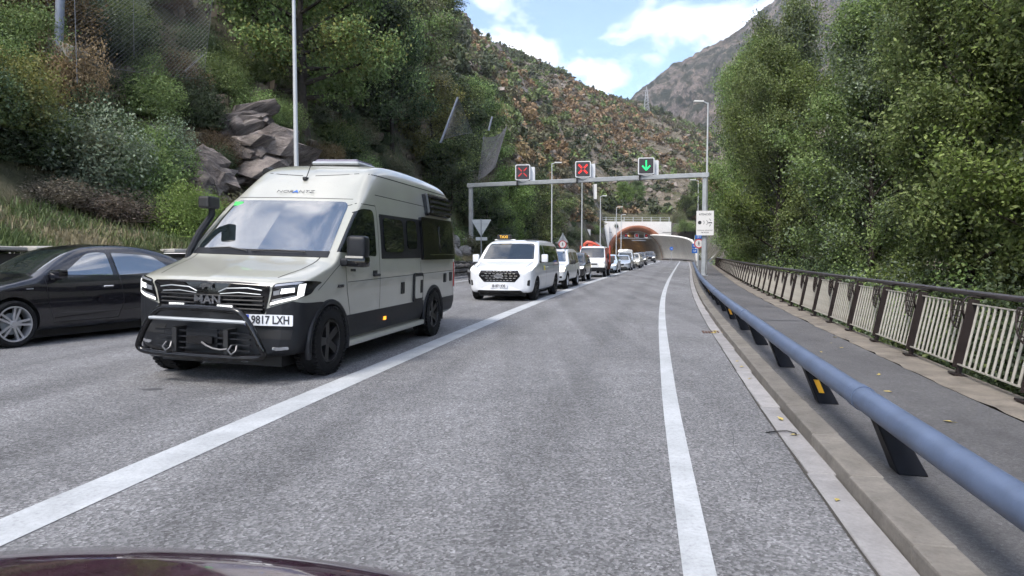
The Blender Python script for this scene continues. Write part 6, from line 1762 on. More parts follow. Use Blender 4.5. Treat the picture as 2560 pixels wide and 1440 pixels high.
    tr = BVHTree.FromBMesh(bm)
    def fy(x, z):
        h = tr.ray_cast(Vector((x, -2, z)), Vector((0, 1, 0)))[0]; return h.y if h is not None else 0.2
    for z in (0.80, 0.845, 0.89, 0.935):
        mb = MB(); mb.tube([(x, fy(x, z) - 0.014, z) for x in np.linspace(-0.60, 0.60, 15)], 0.011, 5); mb.obj('grille_bar', M['plastic'], C)
    for s in (1, -1):
        mb = MB(); mb.tube([(s * 0.13, fy(0.13, 0.97) - 0.016, 0.975), (s * 0.22, fy(.22, 1.0) - 0.016, 1.015), (s * 0.45, fy(.45, 1.0) - 0.016, 1.025), (s * 0.60, fy(.6, 1.0) - 0.014, 1.005)], 0.007, 6); mb.obj('grille_trim', M['galv'], C, smooth=True)
        mb = MB(); mb.tube([(s * 0.14, fy(0.14, 0.95) - 0.016, 0.955), (s * 0.35, fy(.35, .97) - 0.016, 0.975), (s * 0.58, fy(.58, .96) - 0.014, 0.96)], 0.005, 6); mb.obj('grille_trim', M['galv'], C, smooth=True)
    # emblem: striding animal on a bar
    ey = fy(0, 1.035) - 0.02
    mb = MB(); mb.prism([(-0.085, 1.015), (-0.05, 1.055), (0.02, 1.065), (0.09, 1.06), (0.075, 1.035), (0.085, 1.0), (0.055, 1.025), (0.0, 1.025), (-0.035, 0.995), (-0.045, 1.02)], 'y', ey - 0.008, ey + 0.006); mb.obj('emblem', M['chrome'], C)
    t = text_on(C, 'MAN', 0.125, (0.0, fy(0, 0.88) - 0.030, 0.885), 'chrome', 0.004, 1.15, 'emblem_lettering', 0.006)
    for x in (-0.27, 0.29):
        mb = MB(); mb.box((x, -0.085, 0.835), (0.20, 0.05, 0.055)); o = mobj('driving_lamp', bevel(mb.me('driving_lamp', M['black']), 0.012, 2), parent=C)
        for k in range(6):
            mb = MB(); mb.box((x - 0.075 + k * 0.03, -0.112, 0.835), (0.022, 0.006, 0.035)); mb.obj('lamp_lens', M['drl'], o)
    for s in (1, -1):
        hp = [(0.66, 0.835), (0.985, 0.95), (1.0, 1.11), (0.72, 1.075)]
        if s < 0: hp = mir(hp)
        hl = patch(bm, 'y', -1, rounded(hp, 0.03), 0.010, 0.02, 0.02, (-0.2, 0.75), 'headlamp', M['gloss'], C)
        for poly, mt, of in (([(0.68, 0.852), (0.93, 0.925), (0.93, 0.952), (0.685, 0.880)], 'drl', 0.016), ([(0.925, 0.925), (0.965, 0.955), (0.972, 1.080), (0.94, 1.070)], 'drl', 0.016), ([(0.73, 1.045), (0.95, 1.075), (0.96, 1.095), (0.735, 1.065)], 'lens', 0.016),
                             ([(0.80, 0.975), (0.91, 0.995), (0.91, 1.040), (0.80, 1.025)], 'drl', 0.018), ([(0.72, 0.955), (0.79, 0.970), (0.79, 1.020), (0.72, 1.005)], 'lens', 0.018), ([(0.70, 0.890), (0.92, 0.950), (0.92, 0.965), (0.70, 0.910)], 'lens', 0.016)):
            if s < 0: poly = mir(poly)
            if hl: patch(bm, 'y', -1, poly, of, 0.006, 0.02, (-0.2, 0.75), 'lamp_element', M[mt], hl)
    bmp = [(-1.02, 0.34), (1.02, 0.34), (1.02, 0.80), (0.62, 0.70), (-0.62, 0.70), (-1.02, 0.80)]
    # bumper in three convex pieces
    patch(bm, 'y', -1, [(-0.64, 0.30), (0.64, 0.30), (0.64, 0.76), (-0.64, 0.76)], 0.016, 0.03, 0.0, (-0.3, 0.58), 'bumper', M['plastic'], C)
    for s in (1, -1):
        q = [(0.64, 0.30), (1.03, 0.30), (1.03, 0.86), (0.90, 0.90), (0.64, 0.815)]
        patch(bm, 'y', -1, q if s > 0 else mir(q), 0.016, 0.03, -0.02, (-0.3, 0.60), 'bumper_corner', M['plastic'], C)
        q = [(0.56, 0.50), (0.88, 0.50), (0.90, 0.60), (0.54, 0.60)]
        patch(bm, 'y', -1, q if s > 0 else mir(q), 0.020, 0.01, 0.0, (-0.3, 0.6), 'air_intake', M['black'], C)
        q = [(0.72, 0.385), (0.86, 0.395), (0.86, 0.425), (0.72, 0.415)]
        patch(bm, 'y', -1, rounded(q if s > 0 else mir(q), 0.012), 0.024, 0.01, 0.0, (-0.3, 0.6), 'fog_lamp', M['lens'], C)
    # number plate, placed right of the bull bar
    x0 = 0.66; y0 = fy(x0, 0.60) - 0.03; y1 = fy(x0 + 0.25, 0.6) - 0.03; pang = atan2(y1 - y0, 0.25) * 0.75
    pl = empty('number_plate', (x0 + 0.03, y0 - 0.02, 0.70), pang, parent=C)
    mb = MB(); mb.prism(rrect(0.50, 0.115, 0.01), 'y', 0, 0.012); mb.obj('plate', M['plate'], pl)
    mb = MB(); mb.box((-0.225, -0.002, 0), (0.045, 0.004, 0.11)); mb.obj('blue_band', M['euroblue'], pl)
    text_on(pl, '9817 LXH', 0.118, (0.02, -0.003, 0), 'ink', 0.002, 0.80)
    # bull bar
    mb = MB(); br = 0.037
    loop = [(-0.40, -0.12, 0.81), (0.40, -0.12, 0.81), (0.50, -0.13, 0.77), (0.60, -0.13, 0.65), (0.72, -0.12, 0.42), (0.74, -0.10, 0.36), (0.66, -0.10, 0.32), (0.3, -0.12, 0.31), (-0.3, -0.12, 0.31), (-0.66, -0.10, 0.32), (-0.74, -0.10, 0.36), (-0.72, -0.12, 0.42), (-0.60, -0.13, 0.65), (-0.50, -0.13, 0.77)]
    L2 = np.array(loop); 
    for _ in range(2):
        L2 = np.concatenate([np.stack([0.75 * L2 + 0.25 * np.roll(L2, -1, 0), 0.25 * L2 + 0.75 * np.roll(L2, -1, 0)], 1).reshape(-1, 3)])
    mb.tube([tuple(p) for p in L2], 0.033, 10, closed=True); mb.obj('bull_bar', M['gloss'], C, smooth=True)
    mb = MB(); mb.tube([(-0.56, -0.15, 0.69), (0.56, -0.15, 0.69)], 0.020, 8); mb.obj('bull_bar_rod', M['galv'], C, smooth=True)
    mb = MB(); mb.tube([(-0.60, -0.10, 0.295), (0.55, -0.10, 0.295)], 0.016, 8); mb.obj('skid_edge', M['galv'], C, smooth=True)
    for x in (-0.3, 0.3):
        mb = MB(); mb.box((x, -0.03, 0.46), (0.05, 0.16, 0.28)); mb.obj('bull_bar_mount', M['black'], C)
    for z in (0.56, 0.50, 0.44, 0.38):
        mb = MB(); mb.box((0, -0.06, z), (1.10, 0.03, 0.016)); mb.obj('skid_slat', M['plastic'], C)
    mb = MB(); mb.box((0, -0.06, 0.48), (0.36, 0.03, 0.22)); mb.obj('winch_plate', M['plastic'], C)
    mb = MB(); mb.prism(rrect(0.30, 0.085, 0.02), 'y', -0.12, -0.08); o = mb.obj('winch_fairlead', M['gloss'], C); o.location.z = 0.48
    mb = MB(); mb.tube([(0.04, -0.13, 0.46), (0.11, -0.15, 0.43), (0.18, -0.15, 0.405), (0.27, -0.15, 0.395), (0.34, -0.14, 0.405)], 0.011, 6); mb.obj('winch_rope', M['steeldark'], C, smooth=True)
    for x in (-0.36, 0.40):
        mb = MB(); mb.tube([(x - 0.03, -0.11, 0.44), (x - 0.045, -0.15, 0.39), (x, -0.16, 0.355), (x + 0.045, -0.15, 0.39), (x + 0.03, -0.11, 0.44)], 0.012, 7); mb.obj('shackle', M['steeldark'], C, smooth=True)
    mb = MB(); mb.box((0, 2.7, 0.28), (1.45, 4.9, 0.2)); mb.obj('underbody_shade_block', M['black'], C)  # dark box added under the van to deepen the shadow beneath it
    # wheel arches
    for y in wy: arch_trim(C, 0.995, y, wr, 0.47, 0.035, M['plastic'])
    # wipers
    for a, b in (((-0.62, 0.92, 1.42), (-0.10, 0.88, 1.40)), ((-0.05, 0.88, 1.405), (0.62, 0.92, 1.41))):
        mb = MB(); mb.tube([a, ((a[0] + b[0]) / 2, a[1], a[2] + 0.015), b], 0.010, 5); mb.obj('wiper', M['black'], C)
    # mirrors
    for s in (1, -1):
      if s > 0:
        e = empty('mirror', (s * 1.02, 1.13, 1.40), parent=C)
        mb = MB(); mb.box((s * 0.16, 0.0, 0.08), (0.24, 0.16, 0.27)); me = bevel(mb.me('housing', M['plastic']), 0.055, 3); mobj('housing', me, parent=e); setsmooth(me, 50)
        mb = MB(); mb.box((s * 0.15, 0.02, -0.09), (0.26, 0.17, 0.13)); me = bevel(mb.me('housing_base', M['gloss']), 0.04, 2); mobj('housing_base', me, parent=e); setsmooth(me, 50)
        mb = MB(); mb.box((s * 0.15, -0.075, -0.035), (0.22, 0.03, 0.025)); mb.obj('indicator', M['lens'], e)
        mb = MB(); mb.box((s * 0.0, 0.0, -0.10), (0.14, 0.14, 0.09)); mobj('arm', bevel(mb.me('arm', M['plastic']), 0.02, 1), parent=e)
        p, n = surf(bm, 'x', 2.07, 1.12, s)
        e = mobj('door_handle', bevel((lambda q: q.box((0, 0, 0), (0.035, 0.20, 0.035)).me('door_handle', M['black']))(MB()), 0.01, 1), parent=C, loc=p + Vector((s * 0.025, 0, 0)))
        mb = MB(); mb.box(p + Vector((s * 0.004, -0.01, 0.03)), (0.012, 0.12, 0.06)); mb.obj('handle_recess', M['black'], C)
    # service flaps and vents on the near side
    p, n = surf(bm, 'x', 3.72, 0.86, 1)
    mb = MB(); mb.prism([(a + 3.72, b + 0.88) for a, b in rrect(0.42, 0.44, 0.05)], 'x', p.x - 0.01, p.x + 0.022); o = mb.obj('service_flap', M['plastic'], C)
    mb = MB(); mb.prism([(a + 3.72, b + 0.88) for a, b in rrect(0.32, 0.34, 0.03)], 'x', p.x + 0.015, p.x + 0.030); mb.obj('flap_lid', paint, C)
    mb = MB(); mb.box((p.x + 0.028, 3.83, 0.89), (0.02, 0.10, 0.20)); mb.obj('flap_handle', M['black'], C)
    for y, z, h in ((3.07, 0.90, 0.17), (5.12, 0.98, 0.16), (5.47, 0.99, 0.16)):
        p, n = surf(bm, 'x', y, z, 1)
        mb = MB(); mb.box(p, (0.03, 0.13, h)); mobj('side_vent', bevel(mb.me('side_vent', M['black']), 0.008, 1), parent=C)
    # black louvred duct high at the rear
    p, n = surf(bm, 'x', 5.0, 2.2, 1); lean = 0.16
    d = empty('side_duct', (p.x + 0.0, 4.82, 2.17), parent=C); d.rotation_euler = (0, -lean, 0)
    mb = MB(); mb.box((0.03, 0, 0.02), (0.16, 1.15, 0.36)); me = bevel(mb.me('duct_box', M['gloss']), 0.04, 2); mobj('duct_box', me, parent=d)
    for k in range(4):
        mb = MB(); mb.box((0.115, 0, -0.10 + 0.08 * k), (0.05, 1.05, 0.03)); mb.obj('louvre', M['plastic'], d)
    # roof: hatch, aerial, light bar end
    mb = MB(); mb.box((0.12, 2.95, 2.675), (0.66, 0.55, 0.075)); me = bevel(mb.me('roof_hatch', simple('hatch_smoke', (0.16, 0.15, 0.20), 0.25)), 0.04, 2); mobj('roof_hatch', me, parent=C)
    mb = MB(); mb.box((0.12, 2.95, 2.65), (0.72, 0.62, 0.05)); mobj('hatch_frame', bevel(mb.me('hatch_frame', M['galv']), 0.02, 1), parent=C)
    for s in (1, -1):
        seam(bm, C, [(s * 0.70, 2.6), (s * 0.72, 5.4)], axis='z', both=False, w=0.014)
    p, n = surf(bm, 'z', 0.0, 2.05)
    mb = MB(); mb.box(p + Vector((0, 0, 0.01)), (0.05, 0.10, 0.05)); mobj('aerial_base', bevel(mb.me('aerial_base', M['black']), 0.015, 2), parent=C)
    mb = MB(); mb.tube([p, p + Vector((0.02, 0.16, 0.30))], 0.006, 5); mb.obj('aerial', M['black'], C)
    mb = MB(); mb.tube([(-0.88, 2.55, 2.50), (-0.90, 2.70, 2.53)], 0.07, 8); mb.obj('roof_lamp', M['black'], C)
    # brand lettering over the windscreen, script badge on the side
    p0, n0 = surf(bm, 'y', 0.0, 2.17); tl_ = atan2(-n0.y, n0.z)
    t1 = text_on(C, 'NOR', 0.085, (-0.150, p0.y - 0.006, 2.175), 'ink', -0.002, 1.3, 'lettering', 0.002, (-(pi / 2 - tl_), 0, 0))
    t1 = text_on(C, 'A', 0.085, (0.0, p0.y - 0.006, 2.175), 'signblue', 0.002, 1.3, 'lettering', 0.002, (-(pi / 2 - tl_), 0, 0))
    t1 = text_on(C, 'NTZ', 0.085, (0.150, p0.y - 0.006, 2.175), 'ink', -0.002, 1.3, 'lettering', 0.002, (-(pi / 2 - tl_), 0, 0))
    p, n = surf(bm, 'x', 1.0, 0.98, 1)
    text_on(C, 'ALLRAD', 0.05, (p.x + 0.006, 1.05, 1.02), 'ink', 0.001, 0.9, 'lettering', 0.002, (0, 0, pi / 2 - atan2(0, 1)))
    p, n = surf(bm, 'x', 1.40, 1.20, 1)
    mb = MB(); mb.box(p, (0.012, 0.13, 0.03)); mb.obj('side_badge', M['black'], C)
    # snorkel on the far side
    mb = MB(); mb.tube([(-0.90, 0.86, 1.18), (-0.93, 0.96, 1.36), (-0.92, 1.13, 1.60), (-0.89, 1.27, 1.77), (-0.87, 1.30, 1.83), (-0.87, 1.30, 1.94)], 0.042, 8); mb.obj('snorkel', M['plastic'], C, smooth=True)
    mb = MB(); mb.box((-0.87, 1.25, 1.98), (0.15, 0.24, 0.15)); mobj('snorkel_head', bevel(mb.me('snorkel_head', M['black']), 0.03, 2), parent=C)
    # green sticker inside the screen corner, papers on the dash
    p, n = surf(bm, 'y', -0.72, 1.99)
    mb = MB(); mb.box(p + n * 0.006, (0.12, 0.01, 0.07), mat=Matrix.Rotation(-0.7, 3, 'X')); mb.obj('sticker', simple('green_sticker', (0.03, 0.45, 0.08), 0.5), C)
    # rear lamps
    for s in (1, -1):
        patch(bm, 'x', s, [(5.67, 0.80), (5.77, 0.80), (5.77, 1.25), (5.67, 1.25)], 0.012, 0.012, 0.0, None, 'tail_lamp', M['redlamp'], C)
    C.rotation_euler = (0, radians(1.7), rz)          # leans towards its left on the cambered road
    for o in C.children:
        if o.name.startswith('wheel') and o.type == 'EMPTY': o.location.z += sin(radians(1.7)) * o.location.x
    bm.free(); return C
OCX = -3.276 + 0.23 * 0.203; OCY = 6.896 + 0.23 * 0.979
build_camper((OCX, OCY, 0), -radians(11.7))
# =================================================== other vehicles
def generic(name, label, O, rz, sc, sp, cat='car'):
    """sp: dict of shape tables"""
    C = empty(name, O, rz, label=label, cat=cat, group=sp.get('group'))
    C.scale = sc if isinstance(sc, tuple) else (sc,) * 3
    xs = lambda z: float(np.interp(z, *sp['xs']))
    bm = loft(sp['keys'], xs, sp['belt'], sp['up'], sp.get('crown', 0.03), sp.get('it', 2))
    paint = sp['paint']; r = sp['r']; tr = sp['track']
    finish_body(bm, [paint, M['black']], [(s * (tr + 0.06), y, r, r + sp.get('gap', 0.055)) for y in sp['wy'] for s in (1, -1)], C, depth=0.32)
    add_wheels(C, sp['wy'], tr, r, sp.get('tw', 0.21), rim=sp.get('rim', 'plain'), nsp=sp.get('nsp', 5), rimmat=sp.get('rimmat', 'alloy'), rr=sp.get('rr', 0.66))
    w = sp['ws']; patch(bm, 'y', -1, rounded(w, [0.05, 0.05, 0.09, 0.09]), 0.003, 0.01, 0.08, sp['wsr'], 'windscreen', sp.get('screenmat', M['screen']), C)
    for poly, rad in sp['side']:
        for s in (1, -1): patch(bm, 'x', s, rounded(poly, rad), 0.003, 0.01, 0.25, None, 'side_window', sp.get('sidemat', M['glass']), C)
    if 'rear' in sp: patch(bm, 'y', 1, rounded(sp['rear'], 0.06), 0.003, 0.01, 0.08, sp.get('rearr'), 'rear_window', M['glass'], C)
    for ln in sp.get('seams', ()): seam(bm, C, ln, w=0.010)
    for ln in sp.get('topseams', ()): seam(bm, C, ln, axis='z', w=0.012)
    for poly, mt, nm, of in sp.get('front', ()):
        patch(bm, 'y', -1, rounded(poly, 0.02), of, 0.012, 0.02, (-0.4, sp.get('fdepth', 0.7)), nm, M[mt] if isinstance(mt, str) else mt, C)
    for poly, mt, nm, of in sp.get('front2', ()):
        for s in (1, -1): patch(bm, 'y', -1, rounded(poly if s > 0 else mir(poly), 0.02), of, 0.012, 0.0, (-0.4, sp.get('fdepth', 0.7)), nm, M[mt] if isinstance(mt, str) else mt, C)
    for poly, mt, nm, of in sp.get('sidep', ()):
        for s in (1, -1): patch(bm, 'x', s, rounded(poly, 0.012), of, 0.012, 0.2, None, nm, M[mt] if isinstance(mt, str) else mt, C)
    for (y, z) in sp.get('handles', ()):
        for s in (1, -1):
            p, n = surf(bm, 'x', y, z, s); mb = MB(); mb.box(p + Vector((s * 0.015, 0, 0)), (0.03, 0.17, 0.028)); mobj('door_handle', bevel(mb.me('door_handle', M[sp.get('handlemat', 'chrome')]), 0.008, 1), parent=C)
    ye = sp['keys'][-1][0]; mb = MB(); mb.box((0, ye * 0.5, sp['keys'][4][1] - 0.02), (tr * 1.62, ye * 0.82, 0.14)); mb.obj('underbody_shade_block', M['black'], C)  # dark box added below the shell to deepen the vehicle's ground shadow
    if 'mirror' in sp:
        x, y, z, a, b, c = sp['mirror']
        for s in (1, -1):
            mb = MB(); mb.box((s * x, y, z), (a, b, c)); me = bevel(mb.me('mirror', sp.get('mirmat', paint)), min(a, b, c) * 0.3, 2); setsmooth(me, 50); o = mobj('mirror', me, parent=C)
            mb = MB(); mb.box((s * (x - a * 0.55), y, z - c * 0.45), (a * 0.9, b * 0.6, 0.05)); mb.obj('mirror_arm', M['black'], o)
    if 'plate' in sp:
        z, txt = sp['plate']; p, n = surf(bm, 'y', 0, z)
        e = empty('number_plate', p + Vector((0, -0.02, 0)), parent=C)
        mb = MB(); mb.prism(rrect(0.50, 0.115, 0.01), 'y', 0, 0.02); mb.obj('plate', M['plate'], e)
        text_on(e, txt, 0.11, (0, -0.003, 0), 'ink', 0.003, 0.8)
    if 'extra' in sp: sp['extra'](C, bm, paint)
    bm.free(); return C
def at_lane(yf, off):
    s = s_at_y(yf); x, y = road(s, off)
    d = yf - y; s2 = s + d; x, y = road(s2, off); return (x, y, 0), -heading(s2)

# ---- black three-door hatchback
def audi_extra(C, bm, paint):
    for s in (1, -1):
        patch(bm, 'x', s, [(1.40, 0.99), (1.56, 0.96), (1.60, 0.985), (1.42, 1.02)], 0.004, 0.006, 0.1, None, 'window_trim', M['black'], C)
        p, n = surf(bm, 'x', 1.10, 0.80, s); mb = MB(); mb.box(p, (0.012, 0.10, 0.018)); mb.obj('side_repeater', M['lens'], C)
generic('hatchback_car', 'black three-door hatchback at the left edge beside the camper', (-8.39, 9.49, 0), -radians(26), (1.0, 0.97, 1.06), dict(
    paint=car_paint('black_car_paint', (0.006, 0.006, 0.010), 0.25, dirt=0.0), xs=([0.2, 0.45, 0.72, 0.80, 0.97, 1.38], [0.95, 1.0, 1.005, 0.985, 0.93, 0.69]), belt=0.80, up=1.05, it=3, crown=0.03,
    keys=[(0, 0.28, 0.60, 0.60, 0.25), (0.05, 0.22, 0.74, 0.67, 0.25), (0.2, 0.18, 0.83, 0.75, 0.2), (0.6, 0.17, 0.875, 0.86, 0.12), (1.05, 0.17, 0.88, 0.95, 0.1), (1.20, 0.17, 0.88, 0.99, 0.1), (1.55, 0.17, 0.88, 1.19, 0.1), (1.9, 0.17, 0.88, 1.35, 0.08),
          (2.3, 0.17, 0.88, 1.415, 0.03), (2.9, 0.17, 0.88, 1.42, 0), (3.4, 0.17, 0.88, 1.36, -0.02), (3.8, 0.18, 0.88, 1.25, -0.05), (3.98, 0.2, 0.87, 1.12, -0.06), (4.12, 0.22, 0.85, 0.92, -0.06), (4.2, 0.28, 0.82, 0.82, -0.06), (4.23, 0.34, 0.76, 0.7, -0.06)],
    r=0.325, track=0.785, wy=(0.86, 3.44), tw=0.225, rim='split', nsp=5, rimmat='alloy', rr=0.76, gap=0.05,
    ws=[(-0.67, 1.01), (0.67, 1.01), (0.55, 1.35), (-0.55, 1.35)], wsr=(0.9, 2.2),
    side=[([(1.62, 0.985), (2.46, 0.955), (2.44, 1.30), (2.28, 1.315), (2.10, 1.285)], [0.03, 0.03, 0.04, 0.1, 0.1]), ([(2.56, 0.953), (3.62, 1.00), (3.62, 1.03), (3.28, 1.255), (2.54, 1.305)], [0.03, 0.03, 0.05, 0.1, 0.04])],
    seams=[[(1.34, 0.97), (1.36, 0.6), (1.44, 0.30)], [(2.52, 1.30), (2.56, 0.95), (2.60, 0.55), (2.50, 0.30)], [(1.44, 0.30), (2.50, 0.30)]],
    topseams=[[(0.62, 0.3), (0.70, 1.05)]], screenmat=M['screen'], sidemat=M['screen'],
    front=[([(-0.30, 0.32), (0.30, 0.32), (0.34, 0.66), (-0.34, 0.66)], 'gloss', 'grille', 0.006)],
    front2=[([(0.42, 0.56), (0.80, 0.60), (0.80, 0.70), (0.44, 0.68)], 'lens', 'headlamp', 0.006)],
    sidep=[([(1.46, 0.36), (2.94, 0.42), (2.94, 0.43), (1.46, 0.37)], paint_ := M['gloss'], 'rubbing_strip', 0.008)],
    handles=[(2.33, 0.79)], mirror=(0.95, 1.48, 1.00, 0.24, 0.16, 0.13), extra=audi_extra))

# ---- white taxi van
def taxi_extra(C, bm, paint):
    from mathutils.bvhtree import BVHTree
    tr = BVHTree.FromBMesh(bm)
    def fy(x, z):
        h = tr.ray_cast(Vector((x, -2, z)), Vector((0, 1, 0)))[0]; return h.y if h is not None else 0.2
    for row, z in enumerate((0.60, 0.665, 0.73, 0.795, 0.86)):
        hw = 0.56 - abs(z - 0.73) * 1.3
        n = 8; 
        for k in range(n):
            x = -hw + (k + 0.5 + (0.25 if row % 2 else -0.0)) * 2 * hw / n
            if abs(x) > hw: continue
            mb = MB(); mb.box((x, fy(x, z) - 0.012, z), (2 * hw / n * 0.62, 0.012, 0.018)); mb.obj('grille_dash', M['chrome'], C)
    mb = MB(); mb.tube([(0.135 * cos(a), fy(0, 0.73) - 0.03, 0.73 + 0.056 * sin(a)) for a in np.linspace(0, 2 * pi, 20)[:-1]], 0.008, 5, closed=True); o = mb.obj('oval_rim', M['chrome'], C)
    mb = MB(); mb.prism([(0.132 * cos(a), 0.73 + 0.054 * sin(a)) for a in np.linspace(0, 2 * pi, 24)[:-1]], 'y', fy(0, 0.73) - 0.03, fy(0, 0.73) - 0.01); mb.obj('oval_badge', M['lens'], C)
    text_on(C, 'Ford', 0.085, (0, fy(0, 0.73) - 0.033, 0.73), 'ink', 0.001, 1.1)
    # taxi roof sign
    e = empty('roof_sign', (-0.30, 1.80, 1.795), parent=C)
    mb = MB(); mb.box((0, 0, 0.09), (0.46, 0.12, 0.15)); mobj('sign_box', bevel(mb.me('sign_box', M['black']), 0.02, 1), parent=e)
    text_on(e, 'TAXI', 0.12, (0, -0.064, 0.09), 'ledamber', 0.002, 1.0)
    mb = MB(); mb.tube([(-0.30, 0, 0.0), (0.36, 0, 0.0)], 0.02, 6); mb.obj('sign_bar', M['white'], e)
    mb = MB(); mb.tube([(0.30, 0, 0.0), (0.31, 0.02, 0.26)], 0.006, 4); mb.obj('aerial', M['black'], e)
    for y, w, m in ((1.55, 0.20, 'galv'), (1.80, 0.20, 'taxiyellow')):
        patch(bm, 'x', 1, [(y, 0.86), (y + w, 0.86), (y + w, 1.0), (y, 1.0)], 0.004, 0.004, 0.3, None, 'door_logo', M[m], C)
    mb = MB(); mb.box((0.55, 1.9, 1.80), (0.35, 0.15, 0.03)); mb.obj('roof_pad', M['black'], C)
M['screen2'] = simple('far_windscreen', (0.010, 0.014, 0.016), 0.03, spec=0.5, ior=2.0)
M['ledamber'] = simple('amber_led', (1.0, 0.55, 0.05), 0.4, emit=0.03)
M['taxiyellow'] = simple('taxi_yellow', (0.80, 0.68, 0.03), 0.4)
wpaint = car_paint('white_van_paint', (0.70, 0.72, 0.75), 0.28, dirt=0.03)
generic('taxi_van', 'white taxi van with TAXI roof sign behind the camper', (-0.385, 19.45, 0), -radians(14), (1.0, 1.0, 1.0), dict(
    paint=wpaint, xs=([0.25, 0.5, 0.8, 1.05, 1.6, 1.8], [0.96, 1.0, 1.01, 0.985, 0.87, 0.80]), belt=1.05, up=1.55, it=3, crown=0.02,
    keys=[(0, 0.30, 0.72, 0.80, 0.18), (0.03, 0.26, 0.84, 0.88, 0.18), (0.10, 0.23, 0.92, 0.93, 0.16), (0.3, 0.22, 0.965, 0.99, 0.13), (0.65, 0.22, 0.97, 1.07, 0.1), (0.92, 0.22, 0.97, 1.13, 0.1), (1.0, 0.22, 0.97, 1.17, 0.1), (1.35, 0.22, 0.97, 1.46, 0.1), (1.62, 0.22, 0.97, 1.66, 0.09), (1.8, 0.22, 0.97, 1.74, 0.06),
          (2.1, 0.22, 0.97, 1.785, 0.0), (3.2, 0.22, 0.97, 1.80, 0), (4.3, 0.22, 0.97, 1.78, 0), (4.6, 0.24, 0.96, 1.74, 0), (4.72, 0.28, 0.93, 1.66, 0), (4.76, 0.34, 0.9, 1.5, 0)],
    r=0.335, track=0.84, wy=(0.82, 3.88), tw=0.23, rim='split', nsp=6, rimmat='blackrim', rr=0.70,
    ws=[(-0.80, 1.20), (0.80, 1.20), (0.70, 1.68), (-0.70, 1.68)], wsr=(0.8, 2.1),
    side=[([(1.38, 1.12), (2.12, 1.09), (2.12, 1.63), (1.86, 1.63), (1.66, 1.54)], [0.04, 0.03, 0.04, 0.14, 0.12]), ([(2.20, 1.09), (4.45, 1.09), (4.45, 1.62), (2.20, 1.63)], [0.03, 0.09, 0.09, 0.03])],
    rear=[(-0.7, 1.1), (0.7, 1.1), (0.62, 1.6), (-0.62, 1.6)],
    seams=[[(1.28, 1.12), (1.26, 0.75), (1.36, 0.34)], [(2.16, 1.66), (2.16, 0.30)], [(3.42, 1.1), (3.42, 0.72)], [(2.2, 1.0), (4.4, 1.0)]], topseams=[[(0.72, 0.22), (0.80, 0.95)]],
    front=[([(-0.62, 0.73), (-0.46, 0.555), (0.46, 0.555), (0.62, 0.73), (0.55, 0.885), (-0.55, 0.885)], 'gloss', 'grille', 0.006), ([(-0.70, 0.24), (0.70, 0.24), (0.62, 0.32), (-0.62, 0.32)], 'black', 'lower_grille', 0.006)],
    front2=[([(0.58, 0.86), (0.92, 0.88), (0.96, 1.02), (0.86, 0.985)], 'drl', 'headlamp', 0.006), ([(0.80, 0.46), (0.87, 0.44), (0.88, 0.62), (0.82, 0.60)], 'black', 'air_curtain', 0.005)],
    sidep=[([(3.30, 0.985), (4.35, 0.985), (4.35, 1.0), (3.30, 1.0)], 'black', 'door_track', 0.004), ([(1.2, 0.22), (3.5, 0.22), (3.5, 0.30), (1.2, 0.30)], 'plastic', 'sill', 0.006)],
    screenmat=M['screen2'], handles=[(2.02, 0.95), (2.32, 0.95)], handlemat='white', mirror=(1.08, 1.36, 1.23, 0.20, 0.13, 0.24), plate=(0.44, 'IB 871 JOS'), extra=taxi_extra), cat='van')

